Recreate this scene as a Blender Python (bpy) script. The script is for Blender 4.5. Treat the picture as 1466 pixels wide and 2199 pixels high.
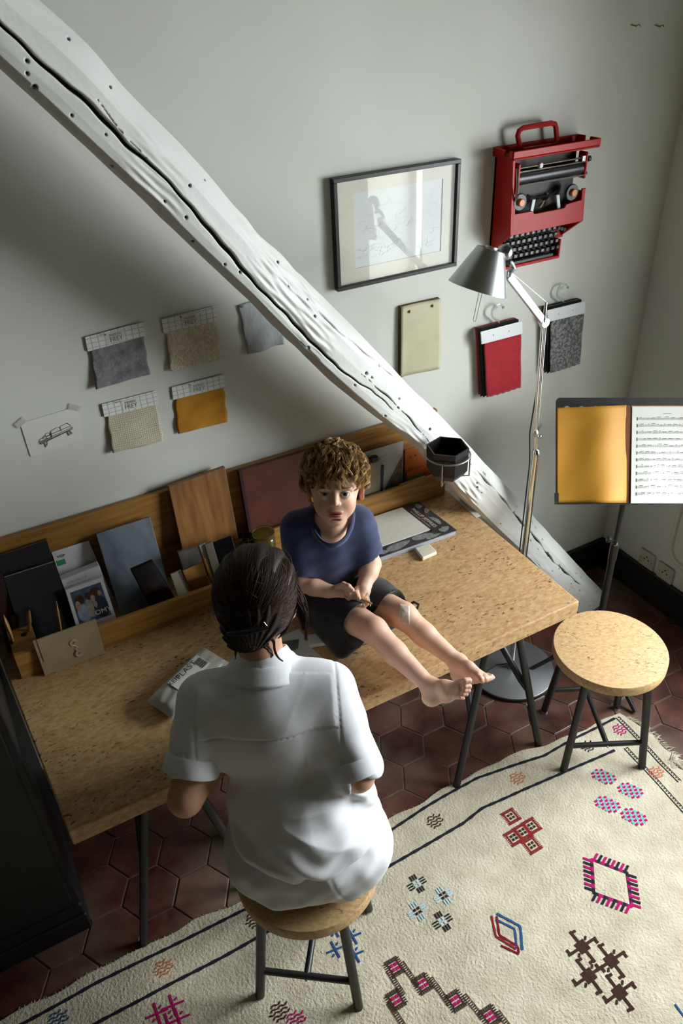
import bpy, math, random
import numpy as np
from mathutils import Vector, Matrix

for o in list(bpy.data.objects):
    bpy.data.objects.remove(o)
SC = bpy.context.scene
COL = SC.collection

# ------------------------------------------------------------------ camera
W_PX, H_PX, F_PX = 1466.0, 2199.0, 1689.09
YAW, PITCH, ROLL = math.radians(27.134), math.radians(34.4075), math.radians(-2.7021)
CW = np.array([-2.3158, -1.9499, 2.28216])
_f = np.array([math.sin(YAW)*math.cos(PITCH), math.cos(YAW)*math.cos(PITCH), -math.sin(PITCH)])
_r = np.array([math.cos(YAW), -math.sin(YAW), 0.0])
_u = np.cross(_r, _f)
CR = _r*math.cos(ROLL) + _u*math.sin(ROLL)
CU = -_r*math.sin(ROLL) + _u*math.cos(ROLL)
CF = _f
cam_data = bpy.data.cameras.new('camera')
cam_data.sensor_fit = 'VERTICAL'
cam_data.sensor_height = 36.0
cam_data.lens = 36.0*F_PX/H_PX
cam_data.clip_start = 0.05
cam = bpy.data.objects.new('camera', cam_data)
COL.objects.link(cam)
cam.matrix_world = Matrix(((CR[0], CU[0], -CF[0], CW[0]), (CR[1], CU[1], -CF[1], CW[1]), (CR[2], CU[2], -CF[2], CW[2]), (0, 0, 0, 1)))
SC.camera = cam

# ------------------------------------------------------------------ sky, daylight at the window, exposure
world = bpy.data.worlds.new('sky')
SC.world = world
world.use_nodes = True
world.node_tree.nodes['Background'].inputs[0].default_value = (0.78, 0.86, 0.92, 1)
world.node_tree.nodes['Background'].inputs[1].default_value = 1.0

WIN_Y0, WIN_Y1, WIN_Z0, WIN_Z1 = -0.70, -2.05, 0.62, 2.02      # window opening in the right wall
WALL_X, WALL_Y, WALL_T = 0.01, 0.03, 0.36
def daylight(name, loc, size, size_y, power, tilt, color):
    L = bpy.data.lights.new(name, 'AREA')
    L.shape = 'RECTANGLE'
    L.size, L.size_y = size, size_y
    L.energy = power
    L.color = color
    o = bpy.data.objects.new(name, L)
    COL.objects.link(o)
    o.location = loc
    o.rotation_euler = (0.0, math.radians(90 - tilt), 0.0)     # looks along -x, tipped down by tilt
    return o
daylight('window_daylight', (WALL_X+WALL_T+0.25, (WIN_Y0+WIN_Y1)/2, (WIN_Z0+WIN_Z1)/2+0.30), 1.8, 1.55, 84.0, 30, (0.93, 0.98, 1.0))
SC.view_settings.view_transform = 'Standard'
SC.view_settings.look = 'None'
SC.view_settings.gamma = 1.0
SC.view_settings.use_curve_mapping = False
SC.view_settings.exposure = 1.65

# ------------------------------------------------------------------ pixel -> ray -> point on a known plane
def ray(u, v):
    return CR*((u-W_PX/2)/F_PX) - CU*((v-H_PX/2)/F_PX) + CF
def PX(u, v, x): d = ray(u, v); return CW + d*((x-CW[0])/d[0])
def PY(u, v, y): d = ray(u, v); return CW + d*((y-CW[1])/d[1])
def PZ(u, v, z): d = ray(u, v); return CW + d*((z-CW[2])/d[2])
def PD(u, v, t): return CW + ray(u, v)*t
# ------------------------------------------------------------------ materials
def _nodes(name):
    m = bpy.data.materials.new(name)
    m.use_nodes = True
    nt = m.node_tree
    b = nt.nodes['Principled BSDF']
    return m, nt, b
def rgb(h):
    if isinstance(h, str):
        c = [int(h[i:i+2], 16)/255 for i in (0, 2, 4)]
        return tuple((x/12.92 if x <= 0.04045 else ((x+0.055)/1.055)**2.4) for x in c) + (1.0,)
    return tuple(h) + (1.0,) if len(h) == 3 else tuple(h)
def mat(name, c1, c2=None, rough=0.6, metal=0.0, scale=20.0, bump=0.0, bscale=None, stretch=(1, 1, 1), detail=4.0, spec=0.5, coat=0.0, trans=0.0, ior=1.45, lo=0.35, hi=0.65, coord='Object', alpha=1.0, sheen=0.0, sss=0.0):
    m, nt, b = _nodes(name)
    N = nt.nodes.new
    L = nt.links.new
    b.inputs['Base Color'].default_value = rgb(c1)
    b.inputs['Roughness'].default_value = rough
    b.inputs['Metallic'].default_value = metal
    b.inputs['Specular IOR Level'].default_value = spec
    b.inputs['Coat Weight'].default_value = coat
    b.inputs['Transmission Weight'].default_value = trans
    b.inputs['IOR'].default_value = ior
    b.inputs['Alpha'].default_value = alpha
    b.inputs['Sheen Weight'].default_value = sheen
    if sss:
        b.inputs['Subsurface Weight'].default_value = sss
        b.inputs['Subsurface Radius'].default_value = (0.008, 0.003, 0.0015)
        b.inputs['Subsurface Scale'].default_value = 1.0
    if c2 is not None or bump:
        tc = N('ShaderNodeTexCoord')
        mp = N('ShaderNodeMapping')
        mp.inputs['Scale'].default_value = stretch
        L(tc.outputs[coord], mp.inputs['Vector'])
    if c2 is not None:
        nz = N('ShaderNodeTexNoise')
        nz.inputs['Scale'].default_value = scale
        nz.inputs['Detail'].default_value = detail
        L(mp.outputs[0], nz.inputs['Vector'])
        cr = N('ShaderNodeValToRGB')
        cr.color_ramp.elements[0].position = lo
        cr.color_ramp.elements[1].position = hi
        cr.color_ramp.elements[0].color = rgb(c1)
        cr.color_ramp.elements[1].color = rgb(c2)
        L(nz.outputs['Fac'], cr.inputs[0])
        L(cr.outputs[0], b.inputs['Base Color'])
    if bump:
        nb = N('ShaderNodeTexNoise')
        nb.inputs['Scale'].default_value = bscale or scale*3
        nb.inputs['Detail'].default_value = 6.0
        L(mp.outputs[0], nb.inputs['Vector'])
        bp = N('ShaderNodeBump')
        bp.inputs['Strength'].default_value = bump
        bp.inputs['Distance'].default_value = 0.004
        L(nb.outputs['Fac'], bp.inputs['Height'])
        L(bp.outputs[0], b.inputs['Normal'])
    return m
def mat_attr(name, rough=0.5, attr='Col', spec=0.4, sss=0.0, bump=0.0, bscale=200, sheen=0.0):
    m, nt, b = _nodes(name)
    a = nt.nodes.new('ShaderNodeAttribute')
    a.attribute_name = attr
    nt.links.new(a.outputs['Color'], b.inputs['Base Color'])
    b.inputs['Roughness'].default_value = rough
    b.inputs['Specular IOR Level'].default_value = spec
    b.inputs['Sheen Weight'].default_value = sheen
    if sss:
        b.inputs['Subsurface Weight'].default_value = sss
        b.inputs['Subsurface Radius'].default_value = (0.008, 0.003, 0.0015)
        b.inputs['Subsurface Scale'].default_value = 1.0
    if bump:
        nb = nt.nodes.new('ShaderNodeTexNoise')
        nb.inputs['Scale'].default_value = bscale
        bp = nt.nodes.new('ShaderNodeBump')
        bp.inputs['Strength'].default_value = bump
        bp.inputs['Distance'].default_value = 0.002
        nt.links.new(nb.outputs['Fac'], bp.inputs['Height'])
        nt.links.new(bp.outputs[0], b.inputs['Normal'])
    return m
def mat_cork(name, base, mid, pale, dark, sc=1.0):
    m, nt, b = _nodes(name)
    N, L = nt.nodes.new, nt.links.new
    tc = N('ShaderNodeTexCoord')
    mp = N('ShaderNodeMapping'); mp.inputs['Scale'].default_value = (0.62, 1.35, 1.0)
    L(tc.outputs['Object'], mp.inputs['Vector'])
    def noise(s, d=5.0, r=0.6):
        n = N('ShaderNodeTexNoise'); n.inputs['Scale'].default_value = s*sc; n.inputs['Detail'].default_value = d; n.inputs['Roughness'].default_value = r
        L(mp.outputs[0], n.inputs['Vector']); return n
    def ramp(src, a, bb, ca, cb):
        r = N('ShaderNodeValToRGB'); e = r.color_ramp.elements
        e[0].position, e[1].position = a, bb
        e[0].color, e[1].color = rgb(ca), rgb(cb)
        L(src, r.inputs[0]); return r
    def mix(f, a, bb):
        x = N('ShaderNodeMix'); x.data_type = 'RGBA'
        L(f, x.inputs['Factor']); L(a, x.inputs['A']); L(bb, x.inputs['B']); return x.outputs['Result']
    n1 = noise(70); r1 = ramp(n1.outputs['Fac'], 0.36, 0.62, base, mid)
    vo = N('ShaderNodeTexVoronoi'); vo.inputs['Scale'].default_value = 170*sc; L(mp.outputs[0], vo.inputs['Vector'])
    sep = N('ShaderNodeSeparateColor'); L(vo.outputs['Color'], sep.inputs[0])
    f1 = ramp(sep.outputs[0], 0.55, 0.95, '000000', '999999')
    rp = N('ShaderNodeRGB'); rp.outputs[0].default_value = rgb(pale)
    c1 = mix(f1.outputs[0], r1.outputs[0], rp.outputs[0])
    n2 = noise(105, 2.0, 0.5); f2 = ramp(n2.outputs['Fac'], 0.625, 0.66, '000000', 'f0f0f0')
    n3 = noise(9, 3.0); f3 = ramp(n3.outputs['Fac'], 0.40, 0.58, '000000', 'ffffff')
    mu = N('ShaderNodeMath'); mu.operation = 'MULTIPLY'
    L(f2.outputs[0], mu.inputs[0]); L(f3.outputs[0], mu.inputs[1])
    rd = N('ShaderNodeRGB'); rd.outputs[0].default_value = rgb(dark)
    c2 = mix(mu.outputs[0], c1, rd.outputs[0])
    L(c2, b.inputs['Base Color'])
    b.inputs['Roughness'].default_value = 0.62
    bp = N('ShaderNodeBump'); bp.inputs['Strength'].default_value = 0.25; bp.inputs['Distance'].default_value = 0.002
    L(n1.outputs['Fac'], bp.inputs['Height']); L(bp.outputs[0], b.inputs['Normal'])
    return m
def mat_wood(name, c1, c2, sc=1.0, axis=0, rough=0.5):
    st = [14.0, 14.0, 14.0]; st[axis] = 1.0
    return mat(name, c1, c2, rough=rough, scale=5.0*sc, stretch=tuple(st), detail=6.0, lo=0.3, hi=0.72, bump=0.06, bscale=20*sc)

# ------------------------------------------------------------------ mesh builder
class MB:
    def __init__(s): s.v, s.f, s.fm = [], [], []
    def add(s, verts, faces, m=0):
        o = len(s.v)
        s.v += [tuple(map(float, p)) for p in verts]
        s.f += [tuple(i+o for i in f) for f in faces]
        s.fm += [m]*len(faces)
        return s
    def hexa(s, p, m=0):           # 8 points: bottom 4 ccw, top 4 ccw
        return s.add(p, [(3, 2, 1, 0), (4, 5, 6, 7), (0, 1, 5, 4), (1, 2, 6, 5), (2, 3, 7, 6), (3, 0, 4, 7)], m)
    def box(s, x0, x1, y0, y1, z0, z1, m=0, bev=0.0):
        if not bev:
            return s.hexa([(x0, y0, z0), (x1, y0, z0), (x1, y1, z0), (x0, y1, z0), (x0, y0, z1), (x1, y0, z1), (x1, y1, z1), (x0, y1, z1)], m)
        b = bev
        rows = [(z0, b), (z0+b, 0), (z1-b, 0), (z1, b)]
        vs, fs = [], []
        for z, i in rows:
            j = b if i == 0 else 2*b
            x_0, x_1, y_0, y_1 = x0+i, x1-i, y0+i, y1-i
            vs += [(x_0+b, y_0, z), (x_1-b, y_0, z), (x_1, y_0+b, z), (x_1, y_1-b, z), (x_1-b, y_1, z), (x_0+b, y_1, z), (x_0, y_1-b, z), (x_0, y_0+b, z)]
        for k in range(3):
            for i in range(8):
                a, c = k*8+i, k*8+(i+1) % 8
                fs.append((a, c, c+8, a+8))
        fs.append(tuple(reversed(range(8)))); fs.append(tuple(range(24, 32)))
        return s.add(vs, fs, m)
    def slab(s, tl, tr, br, bl, th, m=0):     # a slab behind a quad: front face as given, thickness away from the viewer of the quad
        q = [np.array(p, float) for p in (bl, br, tr, tl)]
        n = np.cross(q[1]-q[0], q[3]-q[0]); n /= np.linalg.norm(n)
        k = [p - n*th for p in q]
        return s.hexa([k[0], k[1], k[2], k[3], q[0], q[1], q[2], q[3]], m)
    def tube(s, pts, rad, n=10, m=0, cap=True, flat=1.0):
        P = [np.array(p, float) for p in pts]
        R_ = rad if hasattr(rad, '__len__') else [rad]*len(P)
        T = []
        for i in range(len(P)):
            a = P[max(i-1, 0)]; c = P[min(i+1, len(P)-1)]
            t = c-a; T.append(t/(np.linalg.norm(t)+1e-12))
        ref = np.array([0, 0, 1.0]) if abs(T[0][2]) < 0.9 else np.array([1.0, 0, 0])
        u = np.cross(T[0], ref); u /= np.linalg.norm(u)
        vs, fs = [], []
        for i, p in enumerate(P):
            u = u - T[i]*np.dot(u, T[i]); u /= np.linalg.norm(u)
            w = np.cross(T[i], u)
            for k in range(n):
                a = 2*math.pi*k/n
                vs.append(p + R_[i]*(math.cos(a)*u + math.sin(a)*w*flat))
        for i in range(len(P)-1):
            for k in range(n):
                k2 = (k+1) % n
                fs.append((i*n+k, i*n+k2, (i+1)*n+k2, (i+1)*n+k))
        if cap:
            fs.append(tuple(reversed(range(n)))); fs.append(tuple(range((len(P)-1)*n, len(P)*n)))
        return s.add(vs, fs, m)
    def lathe(s, prof, c=(0, 0, 0), n=32, m=0, ax=None, cap=True):     # prof: (radius, height) going up
        A = np.array(ax if ax is not None else (0, 0, 1), float); A /= np.linalg.norm(A)
        ref = np.array([0, 1.0, 0]) if abs(A[1]) < 0.9 else np.array([1.0, 0, 0])
        u = np.cross(ref, A); u /= np.linalg.norm(u); w = np.cross(A, u)
        c = np.array(c, float)
        vs, fs = [], []
        for r, h in prof:
            for k in range(n):
                a = 2*math.pi*k/n
                vs.append(c + A*h + r*(math.cos(a)*u + math.sin(a)*w))
        for i in range(len(prof)-1):
            for k in range(n):
                k2 = (k+1) % n
                fs.append((i*n+k, i*n+k2, (i+1)*n+k2, (i+1)*n+k))
        if cap:
            if prof[0][0] > 1e-6: fs.append(tuple(reversed(range(n))))
            if prof[-1][0] > 1e-6: fs.append(tuple(range((len(prof)-1)*n, len(prof)*n)))
        return s.add(vs, fs, m)
    def prism(s, poly, z0, z1, m=0):     # ccw polygon in xy
        n = len(poly)
        vs = [(x, y, z0) for x, y in poly] + [(x, y, z1) for x, y in poly]
        fs = [tuple(reversed(range(n))), tuple(range(n, 2*n))] + [(i, (i+1) % n, (i+1) % n+n, i+n) for i in range(n)]
        return s.add(vs, fs, m)
    def grid(s, fn, nu, nv, m=0, th=None):   # fn(u,v) -> point
        vs = [fn(i/nu, j/nv) for j in range(nv+1) for i in range(nu+1)]
        fs = [(j*(nu+1)+i, j*(nu+1)+i+1, (j+1)*(nu+1)+i+1, (j+1)*(nu+1)+i) for j in range(nv) for i in range(nu)]
        return s.add(vs, fs, m)
    def sphere(s, c, r, n=16, k=10, m=0, sc=(1, 1, 1)):
        vs, fs = [], []
        for j in range(k+1):
            th = math.pi*j/k
            for i in range(n):
                ph = 2*math.pi*i/n
                vs.append((c[0]+r*sc[0]*math.sin(th)*math.cos(ph), c[1]+r*sc[1]*math.sin(th)*math.sin(ph), c[2]+r*sc[2]*math.cos(th)))
        for j in range(k):
            for i in range(n):
                i2 = (i+1) % n
                fs.append((j*n+i, (j+1)*n+i, (j+1)*n+i2, j*n+i2))
        return s.add(vs, fs, m)
    def mesh(s, name, origin=(0, 0, 0)):
        me = bpy.data.meshes.new(name)
        V = np.array(s.v, float).reshape(-1, 3) - np.array(origin, float)
        me.from_pydata([tuple(p) for p in V], [], s.f)
        return me
    def build(s, name, mats, parent=None, origin=None, smooth=False, solid=None, bevel=None):
        og = np.array(origin if origin is not None else ((0, 0, 0) if parent is None else parent.get('_o', (0, 0, 0))), float)
        me = s.mesh(name, og)
        mats = mats if isinstance(mats, (list, tuple)) else [mats]
        for m in mats: me.materials.append(m)
        if len(mats) > 1:
            me.polygons.foreach_set('material_index', s.fm)
        if smooth:
            me.polygons.foreach_set('use_smooth', [True]*len(me.polygons))
            try: me.set_sharp_from_angle(angle=math.radians(40))
            except Exception: pass
        o = bpy.data.objects.new(name, me)
        COL.objects.link(o)
        if parent is not None: o.parent = parent
        else: o.location = tuple(og)
        if parent is None and origin is None: o.location = (0, 0, 0)
        if solid:
            md = o.modifiers.new('thickness', 'SOLIDIFY'); md.thickness = solid; md.offset = 0
        if bevel:
            md = o.modifiers.new('bevel', 'BEVEL'); md.width = bevel; md.segments = 2; md.limit_method = 'ANGLE'
        return o
def tag(o, label=None, cat=None, group=None, kind=None):
    if label: o['label'] = label
    if cat: o['category'] = cat
    if group: o['group'] = group
    if kind: o['kind'] = kind
    return o
ORIG = {}
def thing(name, label, cat, loc=(0, 0, 0), rotz=0.0, group=None):
    o = bpy.data.objects.new(name, None)
    COL.objects.link(o)
    o.empty_display_size = 0.05
    o.location = tuple(map(float, loc)); o.rotation_euler = (0, 0, rotz)
    tag(o, label, cat, group)
    ORIG[o.name] = tuple(map(float, loc))
    return o
def wpart(mb, name, mats, parent, **k):       # part whose shape is given in world coordinates (parent unrotated)
    og = ORIG.get(parent.name)
    if og is None:
        og = ORIG[parent.parent.name] if parent.parent is not None and parent.parent.name in ORIG else tuple(parent.location)
    return mb.build(name, mats, parent, origin=og, **k)
def copy_tree(o, parent=None):
    c = o.copy(); COL.objects.link(c); c.parent = parent
    for ch in list(o.children): copy_tree(ch, c)
    return c
def text_mb(txt, size, m=0, font_scale_x=1.0, extrude=0.0):
    cu = bpy.data.curves.new('lettering', 'FONT')
    cu.body = txt; cu.size = size; cu.align_x = 'CENTER'; cu.align_y = 'CENTER'; cu.extrude = extrude; cu.resolution_u = 3
    ob = bpy.data.objects.new('lettering', cu); COL.objects.link(ob)
    bpy.context.view_layer.update()
    me = bpy.data.meshes.new_from_object(ob.evaluated_get(bpy.context.evaluated_depsgraph_get()))
    vs = [(v.co.x*font_scale_x, v.co.y, v.co.z) for v in me.vertices]
    fs = [tuple(p.vertices) for p in me.polygons]
    bpy.data.objects.remove(ob); bpy.data.meshes.remove(me)
    return vs, fs
def place_text(mb, txt, size, c, r, u, m=0, fx=1.0):     # letters in the plane spanned by r (reading direction) and u (up)
    vs, fs = text_mb(txt, size, font_scale_x=fx)
    c, r, u = (np.array(a, float) for a in (c, r, u))
    r = r/np.linalg.norm(r); u = u/np.linalg.norm(u)
    mb.add([c + r*v[0] + u*v[1] for v in vs], fs, m)

# ------------------------------------------------------------------ implicit surfaces (smooth blends) -> mesh by surface nets
def surface_nets(D, lo, h):
    nx, ny, nz = D.shape
    S = D < 0
    idx = -np.ones((nx-1, ny-1, nz-1), np.int64)
    c = [S[i:nx-1+i, j:ny-1+j, k:nz-1+k] for i in (0, 1) for j in (0, 1) for k in (0, 1)]
    allin = c[0].copy(); anyin = c[0].copy()
    for a in c[1:]: allin &= a; anyin |= a
    act = anyin & ~allin
    ii = np.argwhere(act)
    if len(ii) == 0: return np.zeros((0, 3)), np.zeros((0, 4), int)
    idx[act] = np.arange(len(ii))
    corner = np.array([[i, j, k] for i in (0, 1) for j in (0, 1) for k in (0, 1)])
    vals = np.stack([D[ii[:, 0]+o[0], ii[:, 1]+o[1], ii[:, 2]+o[2]] for o in corner], 1)
    acc = np.zeros((len(ii), 3)); cnt = np.zeros(len(ii))
    for a in range(8):
        for b in range(a+1, 8):
            if np.abs(corner[a]-corner[b]).sum() != 1: continue
            va, vb = vals[:, a], vals[:, b]
            m = (va < 0) != (vb < 0)
            t = va[m]/(va[m]-vb[m])
            acc[m] += corner[a] + t[:, None]*(corner[b]-corner[a]); cnt[m] += 1
    V = lo + (ii + acc/cnt[:, None])*h
    F = []
    for ax in range(3):
        a1, a2 = (ax+1) % 3, (ax+2) % 3
        s0 = np.take(S, range(0, S.shape[ax]-1), ax); s1 = np.take(S, range(1, S.shape[ax]), ax)
        E = np.argwhere(s0 != s1)
        ok = (E[:, a1] > 0) & (E[:, a2] > 0) & (E[:, a1] < D.shape[a1]-1) & (E[:, a2] < D.shape[a2]-1)
        E = E[ok]
        inside_first = s0[E[:, 0], E[:, 1], E[:, 2]]
        def cell(d1, d2):
            q = E.copy(); q[:, a1] -= d1; q[:, a2] -= d2
            return idx[q[:, 0], q[:, 1], q[:, 2]]
        q = np.stack([cell(1, 1), cell(0, 1), cell(0, 0), cell(1, 0)], 1)
        q[~inside_first] = q[~inside_first][:, ::-1]
        F.append(q)
    F = np.concatenate(F)
    return V, F[(F >= 0).all(1)]
class Field:
    """ordered list of blended primitives; mesh() evaluates it inside boxes of any fineness"""
    def __init__(s): s.ops = []; s.post = None
    def cone(s, a, b, ra, rb, k=0.01, sign=1): s.ops.append(('c', np.array(a, float), np.array(b, float), ra, rb, k, sign)); return s
    def chain(s, pts, rads, k=0.01):
        for i in range(len(pts)-1): s.cone(pts[i], pts[i+1], rads[i], rads[i+1], k)
        return s
    def ell(s, c, r, M=None, k=0.01, sign=1): s.ops.append(('e', np.array(c, float), np.array(r, float), np.eye(3) if M is None else np.array(M, float), k, sign)); return s
    def ball(s, c, r, k=0.01, sign=1): return s.cone(c, c, r, r, k, sign)
    def cut(s, p, n, k=0.004): s.ops.append(('p', np.array(p, float), np.array(n, float)/np.linalg.norm(n), k, -1)); return s    # keep the side away from n
    def evaluate(s, lo, hi, h):
        lo = np.array(lo, float); n = np.maximum(np.ceil((np.array(hi)-lo)/h).astype(int)+1, 2)
        ax = [(lo[i]+np.arange(n[i])*h).astype(np.float32) for i in range(3)]
        D = np.full(tuple(n), 0.5, np.float32)
        for op in s.ops:
            if op[0] == 'c':
                _, a, b, ra, rb, k, sg = op
                R_ = max(ra, rb)+k+3*h+0.012
                bl, bh = np.minimum(a, b)-R_, np.maximum(a, b)+R_
            elif op[0] == 'e':
                _, c, r, M, k, sg = op
                R_ = np.sqrt(((M.T*r)**2).sum(1)) + k+3*h+0.012
                bl, bh = c-R_, c+R_
            else:
                bl, bh = lo-1, lo+100
            i0 = np.clip(np.floor((bl-lo)/h).astype(int), 0, n); i1 = np.clip(np.ceil((bh-lo)/h).astype(int)+1, 0, n)
            if (i1 <= i0).any(): continue
            sl = tuple(slice(i0[i], i1[i]) for i in range(3))
            X = ax[0][sl[0]][:, None, None]; Y = ax[1][sl[1]][None, :, None]; Z = ax[2][sl[2]][None, None, :]
            if op[0] == 'c':
                d = b-a; L2 = float(d@d)
                px, py, pz = X-np.float32(a[0]), Y-np.float32(a[1]), Z-np.float32(a[2])
                if L2 < 1e-12: q = np.sqrt(px*px+py*py+pz*pz)-np.float32(ra)
                else:
                    t = np.clip((px*d[0]+py*d[1]+pz*d[2])/L2, 0, 1).astype(np.float32)
                    q = np.sqrt((px-t*d[0])**2+(py-t*d[1])**2+(pz-t*d[2])**2)-(ra+(rb-ra)*t)
            elif op[0] == 'e':
                px, py, pz = X-np.float32(c[0]), Y-np.float32(c[1]), Z-np.float32(c[2])
                l = [px*M[i][0]+py*M[i][1]+pz*M[i][2] for i in range(3)]
                k0 = np.sqrt(sum((l[i]/r[i])**2 for i in range(3)))
                k1 = np.sqrt(sum((l[i]/(r[i]*r[i]))**2 for i in range(3)))+1e-9
                q = k0*(k0-1.0)/k1
            else:
                _, p_, nn, k, sg = op
                q = -((X-np.float32(p_[0]))*nn[0]+(Y-np.float32(p_[1]))*nn[1]+(Z-np.float32(p_[2]))*nn[2])
                sg = -1
            q = q.astype(np.float32)
            S = D[sl]
            if sg > 0:
                hh = np.clip(0.5+0.5*(S-q)/k, 0, 1); D[sl] = S*(1-hh)+q*hh-k*hh*(1-hh)
            else:
                q = -q
                hh = np.clip(0.5-0.5*(S-q)/k, 0, 1); D[sl] = S*(1-hh)+q*hh+k*hh*(1-hh)
        if s.post is not None: D = s.post(D, ax).astype(np.float32)
        return D, lo
    def nets(s, lo, hi, h):
        D, l = s.evaluate(lo, hi, h)
        return surface_nets(D, l, h)
def np_mesh(name, parts, materials, parent, color=None, smooth=True, relax=0):
    Vs, Fs, o = [], [], 0
    for V, F in parts:
        Vs.append(V); Fs.append(F+o); o += len(V)
    V = np.concatenate(Vs); F = np.concatenate(Fs)
    if relax:
        E = np.concatenate([F[:, [0, 1]], F[:, [1, 2]], F[:, [2, 3]], F[:, [3, 0]]])
        for _ in range(relax):
            S = np.zeros_like(V); C = np.zeros(len(V))
            np.add.at(S, E[:, 0], V[E[:, 1]]); np.add.at(C, E[:, 0], 1)
            np.add.at(S, E[:, 1], V[E[:, 0]]); np.add.at(C, E[:, 1], 1)
            V = V*0.5+0.5*S/np.maximum(C, 1)[:, None]
    og = np.array(ORIG.get(parent.name, (0, 0, 0)) if parent is not None else (0, 0, 0))
    me = bpy.data.meshes.new(name)
    me.vertices.add(len(V)); me.vertices.foreach_set('co', (V-og).astype(np.float32).ravel())
    me.loops.add(F.size); me.loops.foreach_set('vertex_index', F.astype(np.int32).ravel())
    k = F.shape[1]
    me.polygons.add(len(F)); me.polygons.foreach_set('loop_start', (np.arange(len(F))*k).astype(np.int32))
    me.update(calc_edges=True)
    me.polygons.foreach_set('use_smooth', np.full(len(F), smooth))
    for m in (materials if isinstance(materials, (list, tuple)) else [materials]): me.materials.append(m)
    if color is not None:
        c = color(V).astype(np.float32) if callable(color) else color.astype(np.float32)
        at = me.attributes.new('Col', 'FLOAT_COLOR', 'POINT')
        at.data.foreach_set('color', np.concatenate([c, np.ones((len(c), 1), np.float32)], 1).ravel())
    me.validate()
    ob = bpy.data.objects.new(name, me); COL.objects.link(ob)
    if parent is not None: ob.parent = parent
    return ob
_rs = np.random.RandomState(7)
_wd = _rs.normal(size=(40, 3)); _wd /= np.linalg.norm(_wd, axis=1)[:, None]; _wp = _rs.uniform(0, 6.28, 40)
def wnoise(X, Y, Z, freq, n=8, o=0):          # cheap smooth pseudo-noise in about -1..1
    s = 0
    for i in range(n):
        d = _wd[(i+o) % 40]*freq*(0.7+0.06*((i*7+o) % 11))
        s = s + np.sin(X*d[0]+Y*d[1]+Z*d[2]+_wp[(i*3+o) % 40] + 1.3*np.sin(X*d[1]*0.6-Y*d[2]*0.6+Z*d[0]*0.6+_wp[(i+o) % 40]))
    return s/(n**0.5)/1.2
def strands(P, rad, n=3):        # P: (S, K, 3) points, rad: (K,) or (S,K) radii -> verts, quads
    S, K, _ = P.shape
    T = np.gradient(P, axis=1); T /= np.linalg.norm(T, axis=2)[..., None]+1e-9
    ref = np.where(np.abs(T[..., 2:3]) < 0.85, np.array([0, 0, 1.0]), np.array([1.0, 0, 0]))
    u = np.cross(T, ref); u /= np.linalg.norm(u, axis=2)[..., None]+1e-9
    w = np.cross(T, u)
    rad = np.broadcast_to(rad, (S, K))[..., None]
    V = np.stack([P+rad*(math.cos(2*math.pi*k/n)*u+math.sin(2*math.pi*k/n)*w) for k in range(n)], 2)
    b = (np.arange(S)[:, None, None]*K+np.arange(K-1)[None, :, None])*n
    k = np.arange(n)[None, None, :]; k2 = (k+1) % n
    F = np.stack([b+k, b+k2, b+n+k2, b+n+k], -1).reshape(-1, 4)
    return V.reshape(-1, 3), F
# ------------------------------------------------------------------ the room
M = {}
M['wall'] = mat('wall_paint', 'cbccc4', 'd0d1ca', rough=0.85, scale=3.0, bump=0.05, bscale=60)
M['dark_wall'] = mat('dark_unseen_wall', '463f37', '51493f', rough=0.8, scale=4)  # unseen walls, kept dark so they bounce less light
M['grout'] = mat('grout', '5d5049', '786b62', rough=0.9, scale=30)
def mat_tile():
    m, nt, b = _nodes('terracotta')
    N, L = nt.nodes.new, nt.links.new
    tc = N('ShaderNodeTexCoord'); geo = N('ShaderNodeNewGeometry'); oi = N('ShaderNodeObjectInfo')
    n1 = N('ShaderNodeTexNoise'); n1.inputs['Scale'].default_value = 9.0; n1.inputs['Detail'].default_value = 7.0; n1.inputs['Roughness'].default_value = 0.65
    L(geo.outputs['Position'], n1.inputs['Vector'])
    r1 = N('ShaderNodeValToRGB'); e = r1.color_ramp.elements
    e[0].position, e[1].position = 0.38, 0.66
    e[0].color, e[1].color = rgb('43221c'), rgb('684036')
    e2 = r1.color_ramp.elements.new(0.85); e2.color = rgb('8e8070')
    L(n1.outputs['Fac'], r1.inputs[0])
    hs = N('ShaderNodeHueSaturation')
    ma = N('ShaderNodeMapRange'); ma.inputs[3].default_value = 0.75; ma.inputs[4].default_value = 1.2
    L(oi.outputs['Random'], ma.inputs[0]); L(ma.outputs[0], hs.inputs['Value']); L(r1.outputs[0], hs.inputs['Color'])
    n2 = N('ShaderNodeTexNoise'); n2.inputs['Scale'].default_value = 2.3; n2.inputs['Detail'].default_value = 6.0
    L(geo.outputs['Position'], n2.inputs['Vector'])
    r2 = N('ShaderNodeValToRGB'); e = r2.color_ramp.elements
    e[0].position, e[1].position = 0.47, 0.70; e[0].color, e[1].color = (0, 0, 0, 1), (0.65, 0.65, 0.65, 1)
    L(n2.outputs['Fac'], r2.inputs[0])
    mx = N('ShaderNodeMix'); mx.data_type = 'RGBA'; mx.inputs['B'].default_value = rgb('7d7466')
    L(r2.outputs[0], mx.inputs['Factor']); L(hs.outputs[0], mx.inputs['A']); L(mx.outputs['Result'], b.inputs['Base Color'])
    b.inputs['Roughness'].default_value = 0.38
    bp = N('ShaderNodeBump'); bp.inputs['Strength'].default_value = 0.2; bp.inputs['Distance'].default_value = 0.003
    L(n1.outputs['Fac'], bp.inputs['Height']); L(bp.outputs[0], b.inputs['Normal'])
    return m
M['tile'] = mat_tile()
M['black_paint'] = mat('black_skirting', '15120f', '1f1a17', rough=0.55, scale=12, bump=0.05)
RX0, RY0, RZ1 = -3.7, -3.6, 2.95
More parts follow.
